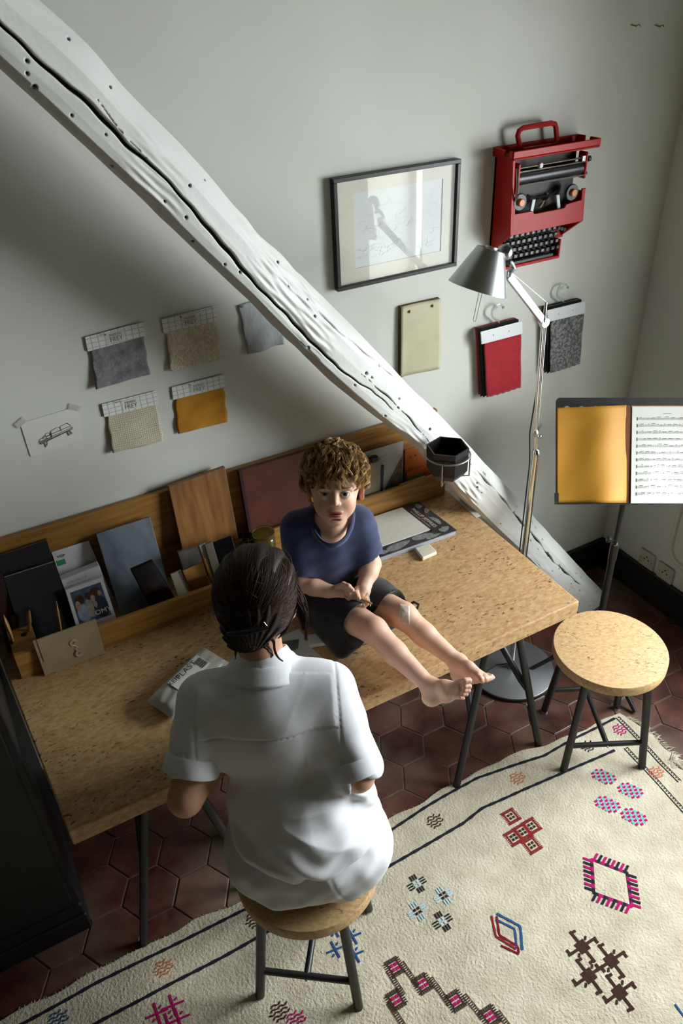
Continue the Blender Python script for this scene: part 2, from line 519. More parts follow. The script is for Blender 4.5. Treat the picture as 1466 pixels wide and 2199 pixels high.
fl = MB().box(RX0-0.1, WALL_X+WALL_T, RY0-0.1, WALL_Y+0.12, -0.08, -0.0035).build('floor', M['grout'])
tag(fl, kind='structure')
A_HEX = 0.0905
def hex_mesh(seed):
    rn = random.Random(seed)
    g = 0.0026
    pts = []
    for i in range(6):
        a = math.radians(60*i)
        pts.append(((A_HEX-g+rn.uniform(-.0014, .0012))*math.cos(a), (A_HEX-g+rn.uniform(-.0014, .0012))*math.sin(a)))
    b = MB()
    vs = [(x, y, -0.006) for x, y in pts]+[(x, y, -0.0012) for x, y in pts]+[(x*0.975, y*0.975, 0.0) for x, y in pts]
    fs = [(i, (i+1) % 6, (i+1) % 6+6, i+6) for i in range(6)]+[(i+6, (i+1) % 6+6, (i+1) % 6+12, i+12) for i in range(6)]+[tuple(range(12, 18))]
    return b.add(vs, fs)
hexes = []
for s in range(5):
    hm = hex_mesh(s).mesh('tile'); hm.materials.append(M['tile']); hexes.append(hm)
rt = random.Random(3)
far = MB(); nt_ = 0
cx0, cy0 = -2.27, -0.472
for i in range(-14, 20):
    for j in range(-24, 6):
        x = cx0+1.5*A_HEX*i
        y = cy0+math.sqrt(3)*A_HEX*(j+(0.5 if i % 2 else 0.0))
        if x < RX0-0.05 or x > WALL_X+0.06 or y > WALL_Y+0.06 or y < RY0: continue
        if -2.95 < x < 0.06 and y > -1.08:
            o = bpy.data.objects.new('tile', hexes[rt.randrange(5)]); COL.objects.link(o); o.parent = fl
            o.location = (x, y, rt.uniform(-.0009, .0006)); o.rotation_euler = (rt.uniform(-.006, .006), rt.uniform(-.006, .006), math.radians(60*rt.randrange(6)))
            nt_ += 1
        else:
            h = hex_mesh(rt.randrange(5)); far.add([(p[0]+x, p[1]+y, p[2]) for p in h.v], h.f)
tag(far.build('tile_field', M['tile'], fl), kind='stuff')
wb = MB().box(RX0, WALL_X+WALL_T, WALL_Y, WALL_Y+0.12, -0.02, RZ1).build('wall_back', M['wall'])
wr = MB()
x0, x1 = WALL_X, WALL_X+WALL_T
wr.box(x0, x1, WIN_Y0, WALL_Y+0.12, -0.02, RZ1).box(x0, x1, RY0, WIN_Y1, -0.02, RZ1)
wr.box(x0, x1, WIN_Y1, WIN_Y0, -0.02, WIN_Z0).box(x0, x1, WIN_Y1, WIN_Y0, WIN_Z1, RZ1)
wr = wr.build('wall_right', M['wall'])
wl = MB().box(RX0-0.1, RX0, RY0, WALL_Y+0.12, -0.02, RZ1).build('wall_left', M['dark_wall'])
wf = MB().box(RX0-0.1, WALL_X+WALL_T, RY0-0.1, RY0, -0.02, RZ1).build('wall_front', M['dark_wall'])
ce = MB().box(RX0-0.1, WALL_X+WALL_T, RY0-0.1, WALL_Y+0.12, RZ1, RZ1+0.1).build('ceiling', mat('olive_ceiling', '5a5a42', rough=0.85))  # unseen; olive picked to tint the light bounced onto the upper wall
for o in (wb, wr, wl, wf, ce): tag(o, kind='structure')
tag(MB().box(-2.44, WALL_X, WALL_Y-0.018, WALL_Y, 0, 0.15, bev=0.003).build('baseboard_back', M['black_paint']), kind='structure')
tag(MB().box(WALL_X-0.018, WALL_X, -0.62, WALL_Y-0.018, 0, 0.15, bev=0.003).build('baseboard_right', M['black_paint']), kind='structure')
# window in the right wall, out of the picture: frame, centre post and two panes
M['white_wood'] = mat('white_window_paint', 'd8d8d2', rough=0.45)
def mat_pane():
    m, nt, b = _nodes('window_glass')
    nt.nodes.remove(b)
    t = nt.nodes.new('ShaderNodeBsdfTransparent'); g = nt.nodes.new('ShaderNodeBsdfGlossy'); g.inputs['Roughness'].default_value = 0.02
    mx = nt.nodes.new('ShaderNodeMixShader'); mx.inputs[0].default_value = 0.048
    nt.links.new(t.outputs[0], mx.inputs[1]); nt.links.new(g.outputs[0], mx.inputs[2])
    nt.links.new(mx.outputs[0], nt.nodes['Material Output'].inputs[0])
    return m
M['pane'] = mat_pane()
xg = x1-0.05
fr = MB()
fr.box(xg-.02, xg+.02, WIN_Y1, WIN_Y0, WIN_Z0, WIN_Z0+.05).box(xg-.02, xg+.02, WIN_Y1, WIN_Y0, WIN_Z1-.05, WIN_Z1)
fr.box(xg-.02, xg+.02, WIN_Y1, WIN_Y1+.05, WIN_Z0+.05, WIN_Z1-.05).box(xg-.02, xg+.02, WIN_Y0-.05, WIN_Y0, WIN_Z0+.05, WIN_Z1-.05)
win = tag(fr.build('window_1', M['white_wood']), kind='structure')
ym = (WIN_Y0+WIN_Y1)/2
MB().box(xg-.02, xg+.02, ym-.03, ym+.03, WIN_Z0+.05, WIN_Z1-.05).build('centre_post', M['white_wood'], win)
MB().box(xg-.002, xg+.002, WIN_Y1+.05, ym-.03, WIN_Z0+.05, WIN_Z1-.05).build('pane', M['pane'], win)
MB().box(xg-.002, xg+.002, ym+.03, WIN_Y0-.05, WIN_Z0+.05, WIN_Z1-.05).build('pane', M['pane'], win)
# rounded moulding of a panel below the window
yA, yB, zA, zB, rr = -0.318, -0.95, 0.26, 0.58, 0.07
pts = []
for (cy, cz, a0) in ((yA-rr, zB-rr, 0), (yB+rr, zB-rr, 90), (yB+rr, zA+rr, 180), (yA-rr, zA+rr, 270)):
    for k in range(7):
        a = math.radians(a0+15*k); pts.append((WALL_X-0.002, cy+rr*math.cos(a), cz+rr*math.sin(a)))
pts.append(pts[0])
M['trim_paint'] = mat('trim_paint', 'cfcabf', rough=0.5)
tag(MB().tube(pts, 0.011, 8, cap=False).build('trim_1', M['trim_paint'], smooth=True), kind='structure')
# two wall sockets above the skirting
M['socket'] = mat('aged_cream_plastic', 'b9b1a0', 'c4bdac', rough=0.5, scale=30)
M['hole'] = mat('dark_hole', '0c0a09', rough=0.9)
for k, (yc, zc, lab) in enumerate(((-0.225, 0.19, 'cream wall socket nearer the corner, above the black skirting'), (-0.325, 0.185, 'cream wall socket farther from the corner, beside its twin'))):
    t = thing('wall_socket', lab, 'socket', (WALL_X, yc, zc), group='wall sockets')
    s_ = 0.04
    wpart(MB().box(WALL_X-.009, WALL_X-.0005, yc-s_, yc+s_, zc-s_, zc+s_, bev=.003), 'plate', M['socket'], t)
    for dy, dz in ((-.011, 0), (.011, 0), (0, .014), (.028, -.002), (-.028, -.002)):
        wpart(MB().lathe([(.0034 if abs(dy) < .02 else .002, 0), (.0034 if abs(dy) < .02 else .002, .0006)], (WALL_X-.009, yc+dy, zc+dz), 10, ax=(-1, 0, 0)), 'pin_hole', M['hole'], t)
# two small brass hooks high on the wall by the corner
M['brass'] = mat('brass', '8a7330', rough=0.35, metal=0.9)
for (u, v), lab in (((1360, 55), 'tiny brass hook on upper wall, the one farther from the corner'), ((1411, 56), 'tiny brass hook on upper wall, the one next to the corner')):
    p = PY(u, v, WALL_Y)
    b = MB().tube([p, p+np.array((0, -.012, 0)), p+np.array((.006, -.016, .003)), p+np.array((.012, -.014, -.002))], .0016, 6)
    b.tube([p+np.array((-.012, -.001, .003)), p+np.array((.012, -.001, -.003))], .0016, 6)
    tag(b.build('wall_hook', M['brass'], smooth=True, origin=p), lab, 'hook', 'brass wall hooks')
# ------------------------------------------------------------------ white timber brace
M['beam'] = None
def make_beam():
    up = [(86, 0), (205, 105), (287, 210), (396, 310), (478, 406), (573, 516), (636, 572), (760, 697), (882, 832), (969, 910), (1050, 1000), (1128, 1085), (1215, 1180), (1305, 1280)]
    lowp = [(0, 143), (115, 248), (229, 353), (334, 449), (430, 544), (525, 630), (609, 719), (718, 823), (827, 910), (907, 970), (975, 1052), (1045, 1126), (1133, 1206), (1215, 1300)]
    crack = [(0, 57), (100, 148), (162, 200), (267, 306), (334, 363), (372, 406), (430, 468), (516, 573), (631, 692), (735, 798), (806, 845), (855, 888)]
    n = len(up)
    yf = lambda t: -0.30 + 0.10*t                     # front of the timber leans a little into the room towards the top
    U = np.array([PY(*up[i], yf(i/(n-1))+0.03) for i in range(n)])
    L_ = np.array([PY(*lowp[i], yf(i/(n-1))+0.02) for i in range(n)])
    # run on past the picture and down to the floor
    U = np.vstack([U[0]+(U[0]-U[1])*2.6, U, U[-1]+(U[-1]-U[-2])*((U[-1][2]+0.002)/(U[-2][2]-U[-1][2]) if U[-1][2] > 0 else 0.0)])
    L_ = np.vstack([L_[0]+(L_[0]-L_[1])*2.6, L_, L_[-1]+(L_[-1]-L_[-2])*((L_[-1][2]+0.002)/(L_[-2][2]-L_[-1][2]) if L_[-1][2] > 0 else 0.0)])
    Ns, Nc = 1100, 150
    ti = np.linspace(0, len(U)-1, Ns)
    def ip(A):
        k = np.arange(len(A)); B = np.stack([np.interp(ti, k, A[:, j]) for j in range(3)], 1)
        for _ in range(900): B[1:-1] = 0.25*B[:-2]+0.5*B[1:-1]+0.25*B[2:]
        return B
    Us, Ls = ip(U), ip(L_)
    # section in (a across: 0 low .. 1 high ; b depth from the front, metres)
    sec = [(0.00, .045), (0.02, .022), (0.10, .004), (0.22, 0), (0.45, -.002), (0.66, .001), (0.74, .008), (0.88, .028), (1.0, .052), (1.0, .10), (0.93, .122), (0.5, .128), (0.07, .122), (0.0, .10), (0.0, .045)]
    sec = np.array(sec); sl = np.concatenate([[0], np.cumsum(np.hypot(np.diff(sec[:, 0])*.13, np.diff(sec[:, 1])))])
    # more rings on the front
    q = np.concatenate([np.linspace(0, sl[8], 128, endpoint=False), np.linspace(sl[8], sl[-1], Nc-128, endpoint=False)])
    A = np.interp(q, sl, sec[:, 0]); B = np.interp(q, sl, sec[:, 1])
    P = Ls[:, None, :]+(Us-Ls)[:, None, :]*A[None, :, None]
    P[:, :, 1] += B[None, :]-0.025
    nrm = np.zeros_like(P)
    d1 = np.gradient(P, axis=0); d2 = np.roll(P, -1, 1)-np.roll(P, 1, 1)
    nrm = np.cross(d2, d1); nrm /= np.linalg.norm(nrm, axis=2)[..., None]+1e-9
    ctr = P.mean(1, keepdims=True)
    if ((P-ctr)*nrm).sum(2).mean() < 0: nrm = -nrm
    s_len = np.concatenate([[0], np.cumsum(np.linalg.norm(np.diff(ctr[:, 0], axis=0), axis=1))])
    S = s_len[:, None]*np.ones((1, len(q))); Q = A[None, :]*0.13*np.ones((Ns, 1)); BB = B[None, :]*np.ones((Ns, 1))
    disp = 0.0022*wnoise(S, Q*1.4, BB, 9, 8, 3)+0.0010*wnoise(S, Q*2.5, BB, 45, 8, 5)
    rough = np.clip(wnoise(S, Q*.8, BB, 17, 6, 27)*1.2-0.30, 0, 1)        # patches of chiselled, torn grain
    disp = disp+rough*0.0030*wnoise(S*0.35, Q*3, BB*3, 160, 8, 17)
    # crack running along the front face
    cp = np.array([PY(u, v, -0.27) for u, v in crack])
    front = (B < 0.03)
    axis_d = (ctr[-1, 0]-ctr[0, 0]); axis_d /= np.linalg.norm(axis_d)
    ax2 = np.cross(axis_d, [0, 1, 0])
    def sp(p): return (p-ctr[0, 0])@axis_d, (p-ctr[0, 0])@ax2
    cs, ca = zip(*[sp(p) for p in cp]); cs, ca = np.array(cs), np.array(ca)
    ps, pa = sp(P)
    i_ = np.argsort(cs)
    ca_i = np.interp(ps, cs[i_], ca[i_], left=ca[i_][0], right=9)+0.0015*np.sin(ps*31)+0.001*np.sin(ps*90)
    ca_i = np.where(ps > cs.max(), 9, ca_i)
    taper = np.clip((cs.max()-ps)/0.4, 0.0, 1)*np.clip((ps+0.9)/0.3, 0, 1)
    wid = 0.0040*taper*(0.75+0.25*np.sin(ps*17))+0.0008
    g = np.exp(-((pa-ca_i)/np.maximum(wid, 1e-4))**4)*front[None, :]
    # a second, finer split low down and one near the top edge
    def split(px, w):
        c2 = np.array([PY(u, v, -0.24) for u, v in px]); a, b = zip(*[sp(p) for p in c2]); a, b = np.array(a), np.array(b)
        o = np.argsort(a); bi = np.interp(ps, a[o], b[o])+0.0015*np.sin(ps*60)
        ins = np.clip((ps-a.min())/0.05, 0, 1)*np.clip((a.max()-ps)/0.05, 0, 1)
        ww = w*ins*(0.55+0.45*np.sin(ps*43+1))
        return np.where(ins > 0, np.exp(-((pa-bi)/np.maximum(ww, 1e-4))**4), 0)*front[None, :]
    g = np.maximum(g, split([(1020, 1005), (1085, 1072), (1120, 1118), (1160, 1162), (1200, 1215), (1260, 1268)], .0034))
    g = np.maximum(g, split([(672, 655), (725, 708), (775, 748), (850, 812), (935, 885), (960, 912)], .0022))
    g = np.maximum(g, split([(770, 800), (830, 850), (880, 900), (930, 960)], .002))
    g = np.maximum(g, split([(190, 205), (267, 300), (300, 330)], .0015))
    # worm holes and nail holes
    rn = np.random.RandomState(5)
    hole = np.zeros_like(ps)
    for k in range(120):
        s0 = rn.uniform(ps.min(), ps.max()); a0 = rn.uniform(pa[:, :128].min(), pa[:, :128].max()); r0 = rn.uniform(.0022, .0042)
        hole = np.maximum(hole, np.exp(-(((ps-s0)**2+(pa-a0)**2)/r0**2)**2))
    hole *= front[None, :]
    P = P+nrm*(disp-0.016*g-0.006*hole)[..., None]
    P[:, :, 2] = np.maximum(P[:, :, 2], 0.0005)
    V = P.reshape(-1, 3)
    I = np.arange(Ns*len(q)).reshape(Ns, len(q)); J = np.roll(I, -1, 1)
    F = np.stack([I[:-1], J[:-1], J[1:], I[1:]], -1).reshape(-1, 4)
    if ((P-ctr)*np.cross(np.roll(P, -1, 1)-P, np.roll(P, -1, 0)-P)).sum(2)[5:-5].mean() < 0: F = F[:, ::-1]
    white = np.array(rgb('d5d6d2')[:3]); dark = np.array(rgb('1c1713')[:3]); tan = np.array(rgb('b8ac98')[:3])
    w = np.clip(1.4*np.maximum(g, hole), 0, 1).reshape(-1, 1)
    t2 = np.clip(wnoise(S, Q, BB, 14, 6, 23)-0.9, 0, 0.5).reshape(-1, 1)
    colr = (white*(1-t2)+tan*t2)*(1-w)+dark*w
    M['beam'] = mat_attr('whitewashed_timber', rough=0.6, bump=0.25, bscale=140)
    o = np_mesh('timber_brace', [(V, F)], M['beam'], None, color=colr)
    tag(o, 'thick whitewashed timber brace with a long dark crack running diagonally across the wall', 'beam')
make_beam()

# ------------------------------------------------------------------ cork desk top on two black trestles
ZD = 0.75
M['cork'] = mat_cork('cork', 'a87f50', 'c09c6c', 'd6bb90', '35210f')
M['cork_seat'] = mat_cork('cork_seat', 'ab885c', 'bf9e70', 'd2b98f', '5a3d20', 1.3)
M['black_steel'] = mat('black_powder_coat', '1b1b1c', '242424', rough=0.42, scale=60)
dk = MB()
poly = [(-2.452, 0.005), (-2.402, -0.732), (-0.927, -0.727), (-0.912, 0.005)]
dk.prism(poly, ZD-0.052, ZD)
desk = dk.build('desk', M['cork'], bevel=0.004)
tag(desk, 'long thick cork desk top along the wall, carried by black trestles', 'desk')
def trestle(cx, y0, y1, label):
    t = thing('trestle', label, 'trestle', (cx, y0, 0), group='black desk trestles')
    H = ZD-0.053
    tr = 0.0125
    def add(b, n): return wpart(b, n, M['black_steel'], t, smooth=True)
    add(MB().tube([(cx, y0+.02, H-.013), (cx, y1-.02, H-.013)], .013, 12), 'top_rail')
    for y, d in ((y0, 1), (y1, -1)):
        add(MB().tube([(cx-.15, y+.03*d, H-.011), (cx+.15, y+.03*d, H-.011)], .011, 10), 'top_bar')
        for s in (-1, 1):
            foot = np.array((cx+s*.176, y, 0.004)); top = np.array((cx+s*.035, y+.05*d, H-.02))
            add(MB().tube([foot, foot+(top-foot)*.5, top], tr, 12), 'leg')
            k = foot+(top-foot)*.42
            add(MB().tube([k, k+np.array((-s*.012, .03*d, .03)), np.array((cx+s*.01, y+.33*d, H-.02))], .011, 10), 'brace')
            add(MB().lathe([(.014, 0), (.014, .006), (.0125, .012)], (foot[0], foot[1], 0.0), 14), 'foot_cap')
    return t
trestle(-1.078, -0.632, -0.075, 'black steel trestle under the lit right end of the cork desk')
trestle(-2.158, -0.612, -0.075, 'black steel trestle under the dark left end of the cork desk')

# ------------------------------------------------------------------ two cork stools
def stool(cx, cy, ang, label):
    t = thing('cork_stool', label, 'stool', (cx, cy, 0), ang, 'round cork stools')
    prof = [(.176, .413), (.180, .417), (.180, .446), (.1775, .4495), (.174, .45)]
    MB().lathe(prof, n=72).build('seat', M['cork_seat'], t, origin=(0, 0, 0), smooth=True)
    f = 0.134
    for sx in (-1, 1):
        for sy in (-1, 1):
            lg = MB().tube([(sx*.098, sy*.098, .413), (sx*f, sy*f, .010)], .0128, 14).build('leg', M['black_steel'], t, origin=(0, 0, 0), smooth=True)
            MB().lathe([(.0134, 0), (.0136, .004), (.012, .010)], (sx*f, sy*f, 0), 16).build('glide', M['steel'], lg, origin=(0, 0, 0), smooth=True)
    zb = 0.125
    fb = .098+(f-.098)*(.413-zb)/.403
    for sy in (-1, 1):
        MB().tube([(-fb, sy*fb, zb), (fb, sy*fb, zb)], .0092, 12).build('stretcher', M['black_steel'], t, origin=(0, 0, 0), smooth=True)
    MB().tube([(0, -fb, zb), (0, fb, zb)], .0092, 12).build('stretcher', M['black_steel'], t, origin=(0, 0, 0), smooth=True)
    MB().sphere((0, -fb-.010, zb-.002), .004, 8, 6).build('screw', M['steel'], t, origin=(0, 0, 0), smooth=True)
    return t
M['steel'] = mat('bright_steel', 'c8c8c6', rough=0.25, metal=1.0)
stool(-0.727, -0.708, math.radians(-27), 'empty cork stool at the right end of the desk')
stool(-1.912, -0.880, math.radians(-36), 'cork stool the seated woman in white sits on')

# ------------------------------------------------------------------ black cabinet at the left
M['cab'] = mat('black_lacquer', '0d0b0c', '151214', rough=0.55, scale=6)
cb = thing('cabinet', 'tall black cabinet with plinth standing left of the desk', 'cabinet', (-2.75, -0.25, 0))
wpart(MB().box(-3.06, -2.456, -0.478, 0.0, 0.12, 1.45, bev=.004), 'body', M['cab'], cb)
wpart(MB().box(-3.065, -2.452, -0.490, 0.0, 0.0, 0.075, bev=.004), 'plinth', M['cab'], cb)
wpart(MB().box(-3.062, -2.454, -0.484, 0.0, 0.075, 0.12, bev=.006), 'moulding', M['cab'], cb)
wpart(MB().box(-3.04, -2.475, -0.486, -0.478, 0.15, 1.42, bev=.003), 'door', M['cab'], cb)
# ------------------------------------------------------------------ oak organizer along the wall
M['oak'] = mat_wood('oak', '7d5524', 'a97c3e', 1.0, 0)
M['oak_panel'] = mat_wood('oak_panel', '6b4522', '94683a', 0.8, 2)
og = thing('desk_organizer', 'long oak organizer with back board and low front rails on the desk', 'organizer', (-1.66, 0.0, ZD))
wpart(MB().box(-2.405, -0.932, 0.006, 0.026, ZD, 1.058, bev=.002), 'back_board', M['oak'], og)
wpart(MB().box(-2.342, -1.705, -0.204, -0.190, ZD, 0.833, bev=.002), 'front_rail', M['oak'], og)
wpart(MB().box(-1.720, -0.932, -0.056, -0.044, ZD, 0.846, bev=.002), 'front_rail', M['oak'], og)
wpart(MB().box(-1.720, -1.705, -0.190, -0.0, ZD, 0.833, bev=.002), 'divider', M['oak'], og)
wpart(MB().box(-0.944, -0.932, -0.044, 0.006, ZD, 0.846, bev=.002), 'end_piece', M['oak'], og)
wpart(MB().box(-1.340, -1.328, -0.044, 0.006, ZD, 0.83, bev=.002), 'divider', M['oak'], og)
blk = wpart(MB().box(-2.408, -2.342, -0.204, -0.088, ZD, 0.833, bev=.002), 'tool_block', M['oak'], og)

# ------------------------------------------------------------------ things that lean in the organizer
def PPl(u, v, k, c):
    d = ray(u, v); t = (c-CW[1]+k*CW[2])/(d[1]-k*d[2]); return CW+d*t
def lean(tl, tr, br, bl, yt, yb, base=None):
    """quad seen at four pixels on a plane that leans from yb at its foot to yt at its head; side edges run on down to the base"""
    base = ZD+0.001 if base is None else base
    zt = PY(*tl, yt)[2]
    k = (yt-yb)/(zt-base); c = yb-k*base
    q = [PPl(*p, k, c) for p in (tl, tr, br, bl)]
    for top, i in ((1, 2), (0, 3)):
        e = q[i]-q[top]; q[i] = q[top]+e*((base-q[top][2])/e[2])
    return q
def quad_at(q, s0, s1, t0, t1, off=0.0):       # part of a quad, s across 0..1, t down 0..1, lifted towards the viewer
    tl, tr, br, bl = q
    n = np.cross(br-bl, tl-bl); n /= np.linalg.norm(n)
    P = lambda s, t: (tl*(1-s)+tr*s)*(1-t)+(bl*(1-s)+br*s)*t + n*off
    return [P(s0, t0), P(s1, t0), P(s1, t1), P(s0, t1)]
def flat(mb, q, m=0): mb.add([q[3], q[2], q[1], q[0]], [(0, 1, 2, 3)], m)
def slab_thing(name, label, cat, q, th, m, group=None, parts=()):
    o = (q[2]+q[3])/2
    b = MB().slab(*q, th)
    t = thing(name, label, cat, o, group=group)
    wpart(b, 'body', m, t, bevel=min(.0012, th*.3))
    return t
M['black_cover'] = mat('black_cloth_cover', '17151c', '1d1a22', rough=0.7, scale=90, bump=0.08)
M['maroon'] = mat('maroon_cover', '2a1210', '34181a', rough=0.6, scale=20)
M['page'] = mat('page_edges', 'b9b2a0', 'cdc6b4', rough=0.8, scale=120, stretch=(1, 1, 8))
M['brown_edge'] = mat('brown_edge', '7a5636', rough=0.7)
M['white_card'] = mat('white_card', 'c9c6cc', 'd2cfd3', rough=0.6, scale=8)
M['paper'] = mat('white_paper', 'd2d2cc', 'd8d8d2', rough=0.7, scale=6)
M['green'] = mat('green_print', '2f8a55', rough=0.6)
M['ink'] = mat('black_ink', '151518', rough=0.6)
M['grey_ink'] = mat('grey_ink', '6b6b6b', rough=0.7)
def notebook(q, th, cover, edge, label):
    t = thing('notebook', label, 'notebook', (q[2]+q[3])/2, group='black notebooks')
    n = np.cross(q[2]-q[3], q[0]-q[3]); n /= np.linalg.norm(n)
    wpart(MB().slab(*q, .002), 'cover', cover, t, bevel=.0005)
    ins = quad_at(q, .01, .995, .004, .99, -.0021)
    wpart(MB().slab(*ins, th-.0042), 'page_block', edge, t)
    wpart(MB().slab(*[p-n*(th-.002) for p in q], .002), 'cover', cover, t)
notebook(lean((-24, 1240), (4, 1231), (54, 1400), (20, 1412), -.056, -.080), .012, M['maroon'], M['maroon'], 'dark maroon slab at the far left behind the wooden tools')  # thin dark maroon slab at the far left of the tray
notebook(lean((-8, 1197), (101, 1161), (158, 1365), (50, 1400), -.016, -.07), .018, M['black_cover'], M['brown_edge'], 'taller black notebook with brown top edge against the organizer back')
notebook(lean((8, 1241), (116, 1207), (163, 1352), (54, 1392), -.052, -.118), .014, M['black_cover'], M['page'], 'shorter black notebook with white page edges in front of the taller one')
# leaflet with green label
q = lean((110, 1186), (190, 1161), (214, 1216), (130, 1244), .000, -.05)
t = slab_thing('leaflet', 'white leaflet with a small green label behind the white box', 'leaflet', q, .003, M['white_card'])
b = MB(); flat(b, quad_at(q, .04, .26, .13, .20, .0006)); wpart(b, 'label', M['green'], t)
b = MB(); g = quad_at(q, .05, .35, .05, .12, .0006); place_text(b, 'VISP', .012, (g[0]+g[2])/2, g[1]-g[0], g[0]-g[3]); wpart(b, 'lettering', M['ink'], t)
# white box
q = lean((131, 1246), (213, 1214), (222, 1240), (140, 1270), -.062, -.085)
t = thing('carton', 'small white cardboard box with faint grey lettering between leaflet and photo book', 'box', (q[2]+q[3])/2)
wpart(MB().slab(*q, .03), 'body', M['white_card'], t, bevel=.0015)
b = MB(); g = quad_at(q, .1, .62, .05, .14, .0006); place_text(b, 'N I N N E L L E', .0085, (g[0]+g[2])/2, g[1]-g[0], g[0]-g[3]); wpart(b, 'lettering', M['grey_ink'], t)
# photo book
q = lean((140, 1268), (219, 1240), (250, 1328), (167, 1357), -.095, -.135)
t = slab_thing('photo_book', 'white book with a colour photo of hugging people on its cover', 'book', q, .012, M['white_card'])
def blob(mb, q, s, t_, rs, rt, m, off, n=18):
    pts = []
    for i in range(n):
        a = 2*math.pi*i/n; pts.append(quad_at(q, s+rs*math.cos(a), 1, t_+rt*math.sin(a), 1, off)[0])
    mb.add(pts[::-1], [tuple(range(n))], m)
cols = [mat('print_%d' % i, c, c2, rough=0.5, scale=60) for i, (c, c2) in enumerate((('39455a', '4d5a70'), ('35241d', '4a332a'), ('8b7d74', 'a79a90'), ('7b8ba6', '94a3bb'), ('232735', '2f3447'), ('b08e7c', '9b7765')))]
b = MB(); flat(b, quad_at(q, .1, .92, .07, .72, .0006), 0)
for (s, tt, rs, rt_, m_) in ((.3, .52, .17, .17, 3), (.5, .45, .14, .2, 2), (.74, .5, .18, .22, 4), (.27, .25, .12, .09, 1), (.2, .36, .07, .1, 5), (.52, .24, .09, .07, 1), (.72, .2, .12, .08, 1), (.6, .3, .06, .06, 5), (.8, .25, .05, .05, 5), (.62, .42, .05, .07, 2)):
    blob(b, q, s, tt, rs, rt_, m_, .0008+.0001*len(b.f))
wpart(b, 'cover_print', cols, t)
b = MB(); g = quad_at(q, .55, .95, .555, .625, .0030); place_text(b, 'OMY', .021, (g[0]+g[2])/2, g[1]-g[0], g[0]-g[3]); wpart(b, 'lettering', M['paper'], t)
# blue-grey slab
M['slate'] = mat('blue_grey_stone', '4b5560', '76808a', rough=0.45, scale=5, stretch=(3, 3, 0.7), detail=6, bump=0.05)
slab_thing('stone_sample', 'tall blue-grey stone sample panel leaning behind the phone', 'sample', lean((206, 1147), (322, 1110), (371, 1290), (262, 1326), -.014, -.115), .012, M['slate'])
# phone
M['phone'] = mat('phone_glass', '09070b', rough=0.12, coat=0.6)
M['phone_edge'] = mat('phone_edge', '0d0c0f', rough=0.35, metal=0.6)
q = lean((279, 1222), (327, 1201), (377, 1284), (324, 1306), -.112, -.165)
t = thing('smartphone', 'black smartphone leaning against the blue-grey panel', 'phone', (q[2]+q[3])/2)
wpart(MB().slab(*q, .008), 'case', M['phone_edge'], t, bevel=.003)
b = MB(); flat(b, quad_at(q, .05, .95, .025, .975, .0004)); wpart(b, 'screen', M['phone'], t)
# oak panel
slab_thing('wood_panel', 'upright oak panel rising above the organizer back', 'panel', lean((362, 1046), (483, 1003), (511, 1152), (396, 1200), -.012, -.05), .016, M['oak_panel'])
# samples next to the phone
M['cream'] = mat('cream_tile', 'a9a18a', rough=0.4)
M['gold'] = mat('gold_metal', 'b9852a', rough=0.3, metal=0.9)
M['bronze'] = mat('bronze_mirror', '6d4b24', '8a6434', rough=0.15, metal=0.8, scale=8)
M['pale_green'] = mat('pale_glass_edge', '8e9486', rough=0.3)
M['olive'] = mat('olive_tile', '5b5444', rough=0.4)
M['black_mirror'] = mat('black_mirror', '0a090c', rough=0.08, spec=0.7)
M['clear'] = mat('clear_acrylic', 'd9dcd8', rough=0.05, trans=0.92, ior=1.49)
S_ = (('cream_tile', 'small cream tile sample beside the phone', (366, 1234), (389, 1224), (404, 1268), (381, 1279), -.13, -.168, .008, 'cream'),
      ('bronze_tile', 'bronze mirror tile sample next to the cream one', (391, 1225), (435, 1207), (450, 1255), (411, 1270), -.135, -.172, .007, 'bronze'),
      ('glass_block', 'clear acrylic block with bright edges behind the bronze tile', (383, 1187), (424, 1174), (440, 1222), (398, 1236), -.095, -.125, .016, 'clear'),
      ('grey_tile', 'pale grey narrow tile sample leaning right of the acrylic block', (427, 1172), (441, 1166), (462, 1230), (450, 1238), -.088, -.122, .008, 'pale_green'),
      ('gold_strip', 'thin gold strip sample among the tiles', (436, 1200), (441, 1198), (459, 1248), (453, 1252), -.122, -.150, .004, 'gold'),
      ('olive_tile', 'dull olive tile sample left of the black mirror', (439, 1170), (456, 1163), (474, 1225), (458, 1232), -.094, -.14, .008, 'olive'),
      ('black_mirror', 'square black mirror sample beside the oak panel', (455, 1166), (497, 1150), (512, 1204), (474, 1225), -.085, -.13, .006, 'black_mirror'))
for nm, lab, a, b_, c_, d_, yt, yb, th, mk in S_:
    slab_thing(nm, lab, 'sample', lean(a, b_, c_, d_, yt, yb), th, M[mk])
# red-brown portfolio
M['russet'] = mat('russet_board', '4a2118', '572a1e', rough=0.55, scale=12)
q = lean((518, 1011), (668, 965), (668, 1102), (541, 1150), -.020, -.034)
t = slab_thing('portfolio', 'large russet board portfolio standing behind the boy', 'portfolio', q, .016, M['russet'])
b = MB().slab(*quad_at(q, -.035, 0.01, 0, 1, .001), .018); wpart(b, 'spine', M['maroon'], t)
